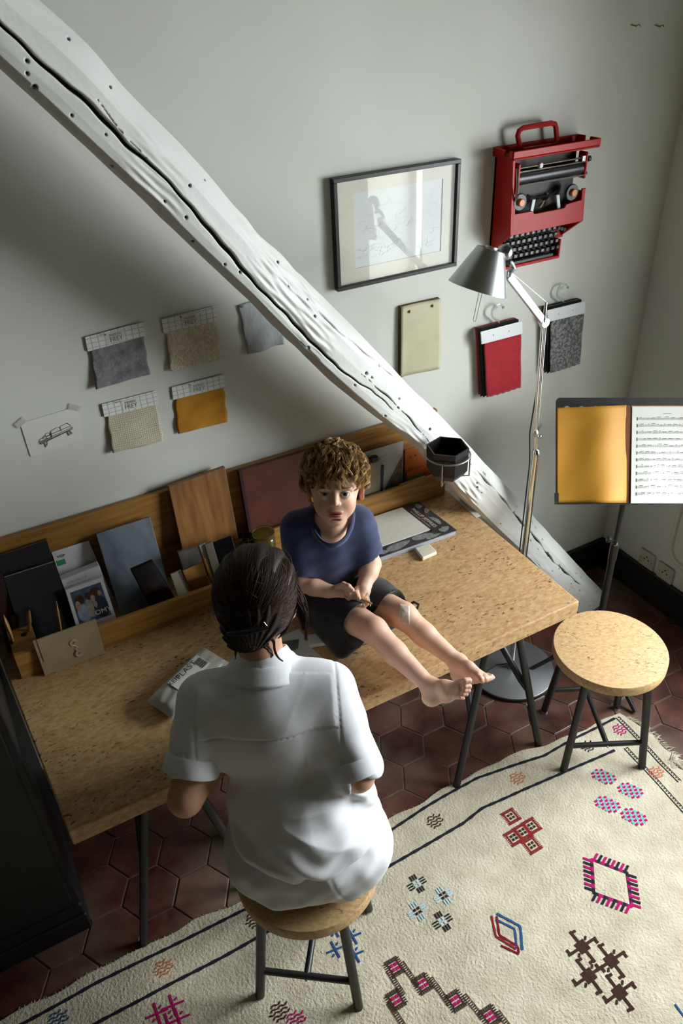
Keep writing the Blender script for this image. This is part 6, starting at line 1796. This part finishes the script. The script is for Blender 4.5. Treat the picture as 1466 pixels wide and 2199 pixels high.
tee.ell(PEL+up3*.02, (.099, .090, .070), MBd, .02).ell(PEL*.5+CH*.5+FB*.008, (.096, .084, .11), MBd, .03).ell(CH+FB*.003, (.097, .074, .094), MBd, .03)
tee.cone(SR+up3*.002, CH+up3*.072, .045, .052, .03).cone(SL+up3*.002, CH+up3*.072, .045, .052, .03)
tee.cone(ncen+nf*.18-nn_*.010, ncen+nf*.10+nn_*.10, .044, .075, .006, -1)
tee.cut((0, 0, PEL[2]-.022), (0, 0, -1), .006)
def tee_post(D, ax):
    X, Y, Z = ax[0][:, None, None], ax[1][None, :, None], ax[2][None, None, :]
    return D+.0026*wnoise(X, Y, Z*.55, 42, 7, 2)+.0016*wnoise(X*.8, Y*.8, Z*1.6, 70, 7, 9)
tee.post = tee_post
np_mesh('t_shirt', [tee.nets((-1.74, -.56, .77), (-1.38, -.24, 1.15), .0028)], M['navy_jersey'], boy)
ring = []
for a in np.linspace(0, 2*math.pi, 41):
    f_ = nf if math.sin(a) > 0 else -(nf*.0)-FB*.040+up3*.012
    ring.append(ncen+na*math.cos(a)*1.02+(nf*math.sin(a) if math.sin(a) > 0 else (FB*.048-up3*.010)*math.sin(a)))
wpart(MB().tube(ring, .0058, 8, cap=False, flat=1.5), 'collar', M['navy_jersey'], boy, smooth=True)
# --- shorts
M['black_cotton'] = mat('black_cotton', '0d0c0f', '141216', rough=0.92, scale=40, bump=0.15, bscale=400, sheen=0.15)
sh_ = Field()
tR, tL = HR*.22+KR*.78, HL_*.22+KL*.78
sh_.ell(PEL, (.096, .088, .064), MBd, .02)
dR, dL = nz(KR-HR), nz(KL-HL_)
sh_.chain([HR, HR*.5+KR*.5, tR], [.068, .065, .060], .02).chain([HL_, HL_*.5+KL*.5, tL], [.068, .064, .058], .02)
sh_.chain([HR+np.array((0, -.02, -.01)), PZ(735, 1385, .787)], [.058, .032], .03).cone(PZ(735, 1385, .787), tR+np.array((0, 0, -.02)), .030, .036, .03)
sh_.cone(tR+dR*.006, KR+dR*.08, .043, .060, .003, -1).cone(tL+dL*.006, KL+dL*.08, .043, .060, .003, -1)
sh_.cone(tR+dR*.050, KR+dR*.10, .070, .075, .004, -1).cone(tL+dL*.050, KL+dL*.10, .070, .075, .004, -1)
sh_.cut((0, 0, ZD+.0015), (0, 0, -1), .003)
def sh_post(D, ax):
    X, Y, Z = ax[0][:, None, None], ax[1][None, :, None], ax[2][None, None, :]
    return D+.0030*wnoise(X, Y*.6, Z, 40, 7, 5)+.0014*wnoise(X, Y, Z, 85, 6, 13)
sh_.post = sh_post
np_mesh('shorts', [sh_.nets((-1.74, -.72, .744), (-1.36, -.22, .93), .0030)], M['black_cotton'], boy)
st_ = [hb(779, 1262, 2.118), hb(786, 1266, 2.10), hb(791, 1277, 2.095), hb(793, 1290, 2.09), hb(795, 1302, 2.085)]
wpart(MB().tube(st_, .0013, 6), 'drawstring', M['paper'], boy, smooth=True)
tb = PZ(888, 1300, .835)
wpart(MB().tube([tb+np.array((-.012, .006, 0)), tb+np.array((.004, .004, .008)), tb+np.array((.012, -.006, .002)), tb+np.array((.004, -.012, -.004)), tb+np.array((-.006, -.006, -.002))], .0042, 8), 'hem_tie', M['black_cotton'], boy, smooth=True)
# --- sticking plaster on the knee
M['plaster'] = mat('sticking_plaster', 'b9a896', 'c8bbab', rough=0.45, scale=60, bump=0.3)
b = MB()
kd_ = nz(ray(870, 1315))
def pl_pt(u, v):
    px = (857+22*u, 1297+40*v+4*u)
    d = ray(*px); d = d/np.linalg.norm(d)
    # first hit with the knee / shin cone
    best = None
    for t_ in np.linspace(2.0, 2.6, 400):
        p = CW+d*t_; e = cL-KL; k = np.clip((p-KL)@e/(e@e), 0, 1); q = np.linalg.norm(p-KL-e*k)-(.0345+(.0305-.0345)*k)
        if q < .0052: best = p; break
    return best if best is not None else KL+np.array((0, 0, .038))
b.grid(pl_pt, 8, 12); b.f = [f[::-1] for f in b.f]
o = wpart(b, 'plaster', M['plaster'], boy, smooth=True); md = o.modifiers.new('thickness', 'SOLIDIFY'); md.thickness = .0012; md.offset = 1
# --- the modelling tool in his hands
tl_ = [hb(766, 1285, 2.082), hb(778, 1288, 2.078), hb(790, 1292, 2.074), hb(799, 1297, 2.072)]
tlo = tag(MB().tube(tl_, [.0028, .0036, .0036, .0022], 10).build('modelling_tool', M['tool'], smooth=True, origin=tl_[0]), 'pale wooden modelling tool held in the boy’s hands', 'tool', 'modelling tools')

# --- curly brown hair
def boy_hair():
    rn = np.random.RandomState(21)
    # base cap
    cap = Field()
    cap.ell(hp(0, -.014, .028), (.0775, .0900, .0800), MH, .02)
    cap.ell(hp(0, .045, -.060), (.070, .072, .098), MH, .012, -1)
    cap.cut(hp(0, -.03, -.058), -HU, .01)
    def pst(D, ax):
        X, Y, Z = ax[0][:, None, None], ax[1][None, :, None], ax[2][None, None, :]
        return D+.0045*wnoise(X, Y, Z, 95, 7, 3)+.002*wnoise(X, Y, Z, 230, 7, 8)
    cap.post = pst
    M['hair_brown'] = mat_attr('brown_hair', rough=0.36, spec=0.6)
    cap_dark = np.array(rgb('3a2817')[:3])
    crown = nz((-.15, -.35, .92))
    nC, nS, K = 340, 18, 16
    Ps, Cs = [], []
    tries = 0
    while len(Ps) < nC and tries < 6000:
        tries += 1
        d = nz(rn.normal(size=3))
        if d[2] < -.45 and d[1] < .2 and abs(d[0]) < .2: continue
        if d[2] < -.50: continue
        if d[1] > .30 and d[2] < .42: continue           # keep the face free
        if abs(d[0]) > .75 and d[2] < -.12 and d[1] > -.15: continue   # ears
        root = np.array((d[0]*.072, -.012+d[1]*.086, .022+d[2]*.078))
        # flow away from the crown over the skull
        tan = d-crown*(d@crown); tan = tan-d*(tan@d); tan = nz(tan+rn.normal(size=3)*.22)
        L_ = rn.uniform(.034, .060)*(1.15 if d[1] > .1 else 1.0)
        if d[1] > .25: tan = nz(tan*.75+np.array((.12*d[0], .35, -.55)))
        t = np.linspace(0, 1, K)
        lift = .010*np.sin(t*math.pi*.9)+.006
        curl = rn.uniform(.0035, .0075); fq = rn.uniform(1.0, 2.1)*2*math.pi; ph = rn.uniform(0, 6.28)
        side = np.cross(d, tan)
        base = root[None]+tan[None]*(t*L_)[:, None]
        # hug the ellipsoid
        q = (base-np.array((0, -.012, .022)))/np.array((.072, .086, .078)); q = q/np.linalg.norm(q, axis=1)[:, None]
        surf = q*np.array((.0735, .0875, .0795))+np.array((0, -.012, .022))
        drop = np.where(base[:, 1] > .05, np.minimum(base[:, 2]-surf[:, 2], 0)*.5, 0)
        P = surf+q*lift[:, None]; P[:, 2] += drop
        P = P+side[None]*(curl*t*np.sin(fq*t+ph))[:, None]+q*(curl*t*np.cos(fq*t+ph))[:, None]
        # tips over the brow stay short
        Ps.append(P)
        Cs.append(rn.uniform(0, 1))
    G = np.array(Ps); Cs = np.array(Cs)
    n = len(G)
    off = rn.normal(size=(n, nS, 1, 3))*.0026
    spread = np.linspace(.7, 1.0, K)[None, None, :, None]*(1-.45*np.linspace(0, 1, K)**2)[None, None, :, None]
    wig = np.sin(np.linspace(0, 9, K)[None, None, :]+rn.uniform(0, 6.28, (n, nS, 1)))[..., None]*rn.normal(size=(n, nS, 1, 3))*.0006
    P = (G[:, None]+off*spread+wig).reshape(-1, K, 3)
    Pw = HC+P@MH
    rad = (.00075*(1-.65*np.linspace(0, 1, K)**2))
    V, F = strands(Pw, rad, 3)
    dark, mid, gold = (np.array(rgb(h)[:3]) for h in ('523820', '96703f', 'dab878'))
    cs = np.repeat(np.clip(Cs[:, None]+rn.normal(size=(n, nS))*.22, 0, 1).reshape(-1), K*3)[:, None]
    tt = np.tile(np.repeat(np.linspace(0, 1, K), 3), n*nS)[:, None]
    f = np.clip(cs*.55+tt*.5, 0, 1)
    colr = np.where(f < .5, dark+(mid-dark)*f*2, mid+(gold-mid)*(f-.5)*2)
    cv, cf = cap.nets(HC-.125, HC+.125, .0022)
    np_mesh('hair', [(cv, cf), (V, F)], M['hair_brown'], boy, color=np.concatenate([np.tile(cap_dark, (len(cv), 1)), colr]))
boy_hair()
# ------------------------------------------------------------------ the woman seen from behind on the stool
WR3, WF3 = np.array((.914, -.405, 0)), np.array((.405, .914, 0))
WO = np.array((-1.912, -.88, 0.0))
wp = lambda a, b, z: WO+WR3*a+WF3*b+np.array((0, 0, z))
MW = np.array([WR3, WF3, (0, 0, 1)])
woman = thing('person', 'dark-haired woman in a white short-sleeved shirt and white trousers seen from behind', 'person', wp(0, 0, .45))
SJL, SJR = wp(-.192, .100, .950), wp(.086, .100, .950)
EJL, EJR = PZ(398, 1716, .785), PZ(768, 1664, .79)
HJL, HJR = wp(-.085, .235, .795), wp(-.005, .245, .795)
WHC = wp(-.056, .205, 1.150)
WHF = nz(WF3*.84+WR3*.10+np.array((0, 0, -.55))); WHX = nz(np.cross(WHF, (0, 0, 1))); WHU = np.cross(WHX, WHF)
WMH = np.array([WHX, WHF, WHU]); whp = lambda x, y, z: WHC+WHX*x+WHF*y+WHU*z
wb_ = Field()
wb_.ell(wp(.010, .0, .550), (.165, .125, .095), MW, .03).ell(wp(-.01, .04, .69), (.125, .085, .12), MW, .04).ell(wp(-.045, .09, .86), (.135, .085, .13), MW, .04)
wb_.cone(wp(-.054, .115, .955), SJL, .06, .048, .03).cone(wp(-.054, .115, .955), SJR, .06, .048, .03)
wb_.cone(wp(-.053, .125, .97), whp(0, -.02, -.05), .052, .047, .03)
for S0, E0, H0, sg in ((SJL, EJL, HJL, -1), (SJR, EJR, HJR, 1)):
    wb_.chain([S0, S0*.5+E0*.5, E0], [.047, .042, .036], .02)
    wst = E0+(H0-E0)*.80
    wb_.chain([E0, E0*.65+wst*.35, wst], [.037, .036, .025], .015)
    d = nz(H0-E0); sd = nz(np.cross(d, (0, 0, 1)))
    wb_.cone(wst, wst+d*.055, .022, .026, .012).ell(wst+d*.05, (.036, .040, .014), np.array([sd, d, (0, 0, 1)]), .01)
    for k, (o_, L_) in enumerate(((-.027, .058), (-.009, .068), (.009, .066), (.026, .052))):
        p0 = wst+d*.082+sd*o_; p1 = p0+d*L_*.5+np.array((0, 0, .006)); p2 = p1+d*L_*.45+np.array((0, 0, -.014))
        wb_.chain([p0, p1, p2], [.0095, .0088, .0072], .004)
    t0 = wst+d*.03+sd*sg*-.028
    wb_.chain([t0, t0+d*.03+sd*sg*-.014, t0+d*.055+sd*sg*-.012], [.012, .0105, .0085], .006)
for s in (-1, 1):
    wb_.chain([wp(s*.085, .05, .53), wp(s*.10, .40, .515)], [.075, .056], .03).chain([wp(s*.10, .40, .515), wp(s*.115, .42, .30), wp(s*.115, .40, .075)], [.055, .050, .036], .02)
    wb_.chain([wp(s*.115, .395, .045), wp(s*.125, .53, .026)], [.036, .022], .02)
# head with face (turned away)
wb_.ell(whp(0, -.005, .02), (.074, .092, .086), WMH, .02).ell(whp(0, .032, -.042), (.057, .058, .068), WMH, .02).ell(whp(0, .062, -.095), (.022, .02, .016), WMH, .015)
wb_.chain([whp(0, .082, .002), whp(0, .104, -.035)], [.008, .010], .010).ell(whp(0, .085, -.066), (.020, .007, .008), WMH, .006)
for s in (-1, 1):
    wb_.ell(whp(s*.028, .092, -.004), (.017, .012, .010), WMH, .010, -1).ball(whp(s*.028, .074, -.004), .0135, .003)
    ME = np.array([nz(WHX-WHF*.35*s), nz(WHF+WHX*.35*s), WHU])
    wb_.ell(whp(s*.0800, -.012, -.020), (.0065, .0185, .0300), ME, .005).ell(whp(s*.0850, -.006, -.016), (.005, .010, .017), ME, .004, -1)
wparts = [wb_.nets((-2.36, -1.10, .36), (-1.52, -.33, 1.30), .0042), wb_.nets((-2.10, -.75, .0), (-1.50, -.28, .372), .0060)]
WSKIN = np.array(rgb('c39579')[:3])
def wcol(V):
    L_ = (V-WHC)@WMH.T
    e = np.exp(-((np.abs(L_[:, 0])-.08)/.012)**2-((L_[:, 1]+.012)/.025)**2-((L_[:, 2]+.02)/.035)**2)[:, None]
    return WSKIN*(1-.6*e)+SKIN_RED*.6*e
np_mesh('body', wparts, M['skin'], woman, color=wcol)
# --- trousers
M['white_cotton'] = mat('white_cotton', 'd8d9de', 'dfe0e4', rough=0.85, scale=25, bump=0.06, bscale=500, sheen=0.1)
M['white_twill'] = mat('white_twill', 'd3d3d6', 'dadadd', rough=0.85, scale=25, bump=0.08, bscale=400)
tr_ = Field()
tr_.ell(wp(.012, -.008, .552), (.190, .146, .104), MW, .03).ell(wp(.010, .01, .60), (.160, .118, .09), MW, .04)
for s in (-1, 1):
    tr_.ell(wp(.012+s*.080, -.040, .538), (.104, .100, .088), MW, .06)
    tr_.chain([wp(s*.095, .03, .533), wp(s*.105, .40, .520)], [.086, .066], .04).chain([wp(s*.105, .40, .520), wp(s*.118, .42, .30), wp(s*.118, .40, .13)], [.064, .062, .058], .02)
tr_.cut((0, 0, .4508), (0, 0, -1), .004) if False else None
def tr_post(D, ax):
    X, Y, Z = ax[0][:, None, None], ax[1][None, :, None], ax[2][None, None, :]
    A = (X-WO[0])*WR3[0]+(Y-WO[1])*WR3[1]; B = (X-WO[0])*WF3[0]+(Y-WO[1])*WF3[1]
    D = D+.0045*wnoise(A, B*1.2, Z*1.6, 30, 7, 21)+.0026*wnoise(A*1.6, B, Z*2.2, 55, 6, 4)
    seam = np.exp(-((A-.075+.35*(Z-.55))/.0022)**2)*(B < -.02)*(Z < .62)
    D = D+.0022*seam
    # flat where she sits
    st_d = np.sqrt(A*A+B*B)
    under = np.where(st_d < .19, .4512-Z, -1.0)
    return np.maximum(D, under)
tr_.post = tr_post
np_mesh('trousers', [tr_.nets((-2.16, -1.13, .34), (-1.54, -.34, .74), .0040), tr_.nets((-2.10, -.75, .09), (-1.55, -.30, .352), .006)], M['white_twill'], woman)
# --- shirt
shf = Field()
def arm_pt(S0, E0, k): return S0+(E0-S0)*k
for S0, E0, KC in ((SJL, EJL, .67), (SJR, EJR, .90)):
    dd = nz(E0-S0); ce_ = arm_pt(S0, E0, KC)
    shf.chain([S0, arm_pt(S0, E0, .35), ce_], [.056, .058, .057], .02)
    shf.cone(ce_+dd*.072, ce_+dd*.12, .062, .062, .004, -1)
    shf.cone(ce_+dd*.012, ce_+dd*.09, .0475, .050, .004, -1)
shf.ell(wp(.006, -.012, .640), (.182, .140, .075), MW, .04).ell(wp(-.012, .028, .70), (.162, .118, .11), MW, .05)
shf.ell(wp(-.046, .082, .86), (.166, .108, .135), MW, .05).ell(wp(-.054, .098, .945), (.150, .082, .060), MW, .04)
shf.cone(wp(-.054, .112, .962), SJL, .066, .052, .04).cone(wp(-.054, .112, .962), SJR, .066, .052, .04)
shf.cone(wp(-.053, .128, .97), wp(-.053, .138, 1.015), .068, .060, .02)
shf.cone(wp(-.053, .150, 1.022), wp(-.055, .185, 1.10), .050, .065, .004, -1)
rnw = np.random.RandomState(3)
def sh_post2(D, ax):
    X, Y, Z = ax[0][:, None, None], ax[1][None, :, None], ax[2][None, None, :]
    A = (X-WO[0])*WR3[0]+(Y-WO[1])*WR3[1]; B = (X-WO[0])*WF3[0]+(Y-WO[1])*WF3[1]
    low = np.clip((.84-Z)/.20, 0, 1)
    side = np.clip((A-.02)/.10, 0, 1)
    # drapery: soft wide folds, fanned creases from the right armpit, bunching above the hem
    D = D+.0075*wnoise(A*1.3, B, Z*.7, 19, 6, 31)*(.30+.70*low)
    ph = 60*(A*.75+(Z-.80)*.62)+2.2*np.sin(14*A+6*Z)
    D = D+.0085*np.sin(ph)*side*np.exp(-((Z-.75)/.11)**2)
    ph2 = 95*(Z+.30*A-.62)+2.0*np.sin(13*A+1)+1.3*np.sin(31*A)
    D = D+.0070*np.sin(ph2)*np.clip((.72-Z)/.08, 0, 1)*(.5+.5*np.sin(9*A+.8))
    D = D+.0026*wnoise(A*1.4, B, Z*1.2, 48, 7, 7)*(.3+.7*low)
    nr = wnoise(A*1.1+.45*Z, B*.5, Z*.55-.3*A, 26, 6, 12)
    D = D-.0070*np.clip(1-np.abs(nr)*1.5, 0, 1)**2*(.25+.75*low)*(.35+.65*side)
    nr2 = wnoise(A*.6, B*.5, Z*1.5+.35*A, 34, 6, 19)
    D = D-.0045*np.clip(1-np.abs(nr2)*1.6, 0, 1)**2*low
    back = B < .085+.0*A
    D = D+.0022*np.exp(-((Z-.928-.02*A)/.0020)**2)*back*(A > -.21)*(A < .10)-.0012*np.clip((Z-.928-.02*A)/.004, 0, 1)*back*(np.abs(A+.055) < .15)
    for a0 in (-.212, .104): D = D+.0020*np.exp(-((A-a0)/.0022)**2)*(Z > .80)*(B < .15)
    hem = .598+.030*np.clip((A-.06)/.1, 0, 1)+.010*np.sin(17*A+.5)+.006*np.sin(41*A)
    return np.maximum(D, hem-Z)
shf.post = sh_post2
np_mesh('shirt', [shf.nets((-2.26, -1.08, .56), (-1.66, -.58, 1.06), .0034)], M['white_cotton'], woman)
# rolled cuffs
for S0, E0, KC in ((SJL, EJL, .67), (SJR, EJR, .90)):
    dd = nz(E0-S0); c0_ = arm_pt(S0, E0, KC)
    wpart(MB().lathe([(.0545, -.030), (.0600, -.031), (.0620, -.026), (.0635, .006), (.0615, .011), (.0560, .010), (.0535, -.012)], c0_+dd*.004, 48, ax=dd, cap=False), 'cuff', M['white_cotton'], woman, smooth=True)
# collar: stands up round the neck and folds over
nc = wp(-.053, .140, 1.010); tilt = nz(np.array((0, 0, 1))+WF3*.42); cx_ = nz(np.cross(WF3, tilt)); cy_ = np.cross(tilt, cx_)
def collar_pt(u, v):
    a = math.radians(-122+244*u)-math.pi/2
    prof = [(.060, -.016), (.0565, .004), (.0570, .013), (.061, .016), (.068, .011), (.080, -.006), (.092, -.024)]
    k = v*(len(prof)-1); i = min(int(k), len(prof)-2); fr_2 = k-i
    r = prof[i][0]*(1-fr_2)+prof[i+1][0]*fr_2; h = prof[i][1]*(1-fr_2)+prof[i+1][1]*fr_2
    return nc+cx_*r*math.cos(a)*1.04+cy_*r*math.sin(a)+tilt*(h+.002*math.sin(5*u))
b = MB().grid(collar_pt, 48, 18)
o = wpart(b, 'collar', M['white_cotton'], woman, smooth=True); md = o.modifiers.new('thickness', 'SOLIDIFY'); md.thickness = .0022; md.offset = 0
# --- hair, pinned up
def woman_hair():
    rn = np.random.RandomState(11)
    hv = Field()
    hv.ell(whp(0, -.010, .018), (.0910, .1080, .1030), WMH, .03).ell(whp(-.006, -.060, -.030), (.068, .058, .062), WMH, .03).ell(whp(-.016, -.050, -.082), (.044, .030, .034), WMH, .03)
    hv.ell(whp(0, .070, -.070), (.062, .070, .092), WMH, .012, -1)
    hv.cone(whp(.092, -.006, -.030), whp(.086, -.010, -.006), .020, .016, .008, -1)
    def pst(D, ax):
        X, Y, Z = ax[0][:, None, None]-WHC[0], ax[1][None, :, None]-WHC[1], ax[2][None, None, :]-WHC[2]
        A = X*WHX[0]+Y*WHX[1]+Z*WHX[2]; U = X*WHU[0]+Y*WHU[1]+Z*WHU[2]; Bf = X*WHF[0]+Y*WHF[1]+Z*WHF[2]
        ang = np.arctan2(A, U+.12)
        return D+.0022*np.sin(34*ang+9*Bf+3*np.sin(18*U))+.0016*wnoise(X, Y, Z, 60, 6, 5)
    hv.post = pst
    V0, F0 = hv.nets(WHC-.155, WHC+.155, .0028)
    M['hair_dark'] = mat_attr('dark_brown_hair', rough=0.55, spec=0.28)
    dark, mid = np.array(rgb('1d130e')[:3]), np.array(rgb('553a29')[:3])
    # strands laid over the volume, drawn to the pinned twist
    Ls_ = (V0-WHC)@WMH.T
    ok = np.where(~((Ls_[:, 1] > .055) & (Ls_[:, 2] < .03)))[0]
    S_n, K = 5200, 15
    P = np.zeros((S_n, K, 3)); cur = Ls_[rn.choice(ok, S_n)]
    G = np.array((-.008, -.105, -.050))
    cen_ = np.array((0, -.012, .010)); rad3 = np.array((.0925, .1095, .1045))
    lift = rn.uniform(-.0010, .0048, (S_n, 1))
    stp = rn.uniform(.004, .0105, (S_n, 1))
    swirl = rn.normal(size=(S_n, 1))*.12
    for k in range(K):
        P[:, k] = cur
        d = G-cur; dist = np.linalg.norm(d, axis=1)[:, None]; d = d/(dist+1e-6)
        q = (cur-cen_)/rad3; nq = q/np.linalg.norm(q, axis=1)[:, None]
        nrm = nq/rad3; nrm /= np.linalg.norm(nrm, axis=1)[:, None]
        tg = d-nrm*(d*nrm).sum(1)[:, None]; tg /= np.linalg.norm(tg, axis=1)[:, None]+1e-6
        tg = tg+np.cross(nrm, tg)*swirl
        nxt = cur+tg*stp*np.clip(dist/.03, .2, 1)
        onell = np.linalg.norm(q, axis=1) > .90
        q2 = (nxt-cen_)/rad3; L2 = np.linalg.norm(q2, axis=1)[:, None]
        proj = cen_+q2/L2*rad3*(1+lift*8)
        cur = np.where(onell[:, None], proj, nxt+nrm*.0)
    Pw = WHC+P@WMH
    V1, F1 = strands(Pw, .00095*(1-.5*np.linspace(0, 1, K)), 3)
    c1 = np.repeat(rn.beta(1.4, 2.4, S_n), K*3)[:, None]
    # loose locks: by the right ear, at the nape, a few flyaways
    def lock(px, n, sp, rd=.0008):
        g = np.array([PD(*p) for p in px]); t = np.linspace(0, 1, 14)
        kk = np.linspace(0, 1, len(g)); C = np.stack([np.interp(t, kk, g[:, j]) for j in range(3)], 1)
        for _ in range(3): C[1:-1] = .25*C[:-2]+.5*C[1:-1]+.25*C[2:]
        off = rn.normal(size=(n, 1, 3))*sp; w = (1-.75*t**2)[None, :, None]
        wv = np.sin(t*7)[None, :, None]*rn.normal(size=(n, 1, 3))*sp*.5
        return strands(C[None]+off*w+wv, rd*(1-.6*t), 3)
    locks = [lock(((615, 1225, 1.72), (636, 1268, 1.71), (652, 1296, 1.71), (660, 1322, 1.715), (655, 1348, 1.72), (657, 1374, 1.73)), 70, .0042), lock(((620, 1240, 1.71), (640, 1285, 1.71), (646, 1325, 1.715), (650, 1352, 1.72)), 40, .0036), lock(((560, 1360, 1.70), (590, 1372, 1.69), (588, 1392, 1.69), (596, 1412, 1.69), (607, 1420, 1.69)), 30, .0016), lock(((545, 1360, 1.70), (570, 1385, 1.685), (585, 1405, 1.685), (582, 1412, 1.685)), 40, .0022), lock(((512, 1365, 1.70), (507, 1390, 1.685), (505, 1415, 1.685)), 16, .0016), lock(((620, 1335, 1.72), (612, 1355, 1.72), (598, 1370, 1.71)), 40, .0022)]
    fly = []
    for k in range(40):
        d = nz(rn.normal(size=3)*np.array((1, .8, .6))+np.array((0, -.4, .5))); r0 = cen_+d*rad3
        tg = nz(np.cross(d, rn.normal(size=3))); L_ = rn.uniform(.03, .06); t = np.linspace(0, 1, 15)
        fly.append(r0[None]+tg[None]*(L_*t)[:, None]+d[None]*(.010*np.sin(t*2.6))[:, None])
    V2, F2 = strands(WHC+np.array(fly)@WMH, .00035, 3)
    parts_ = [(V0, F0), (V1, F1)]+locks+[(V2, F2)]
    cols_ = [np.tile(dark, (len(V0), 1)), dark+(mid-dark)*c1]+[np.tile(dark*.35+mid*.65, (len(l[0]), 1)) for l in locks]+[np.tile(mid, (len(V2), 1))]
    np_mesh('hair', parts_, M['hair_dark'], woman, color=np.concatenate(cols_))
    M['clip'] = mat('dark_clip', '17161a', rough=0.3)
    c0_, c1_ = whp(-.045, -.112, -.062), whp(.040, -.110, -.050)
    cl = wpart(MB().tube([c0_, (c0_+c1_)/2-WHF*.012, c1_], [.006, .010, .006], 10, flat=.6), 'hair_clip', M['clip'], woman, smooth=True)
    wpart(MB().tube([c1_+WHU*.000, c1_-WHF*.004+WHU*.012-WHX*.008], .0007, 6), 'clip_glint', M['alu'], woman)  # thin metal rod stands in for the glint on the clip
woman_hair()
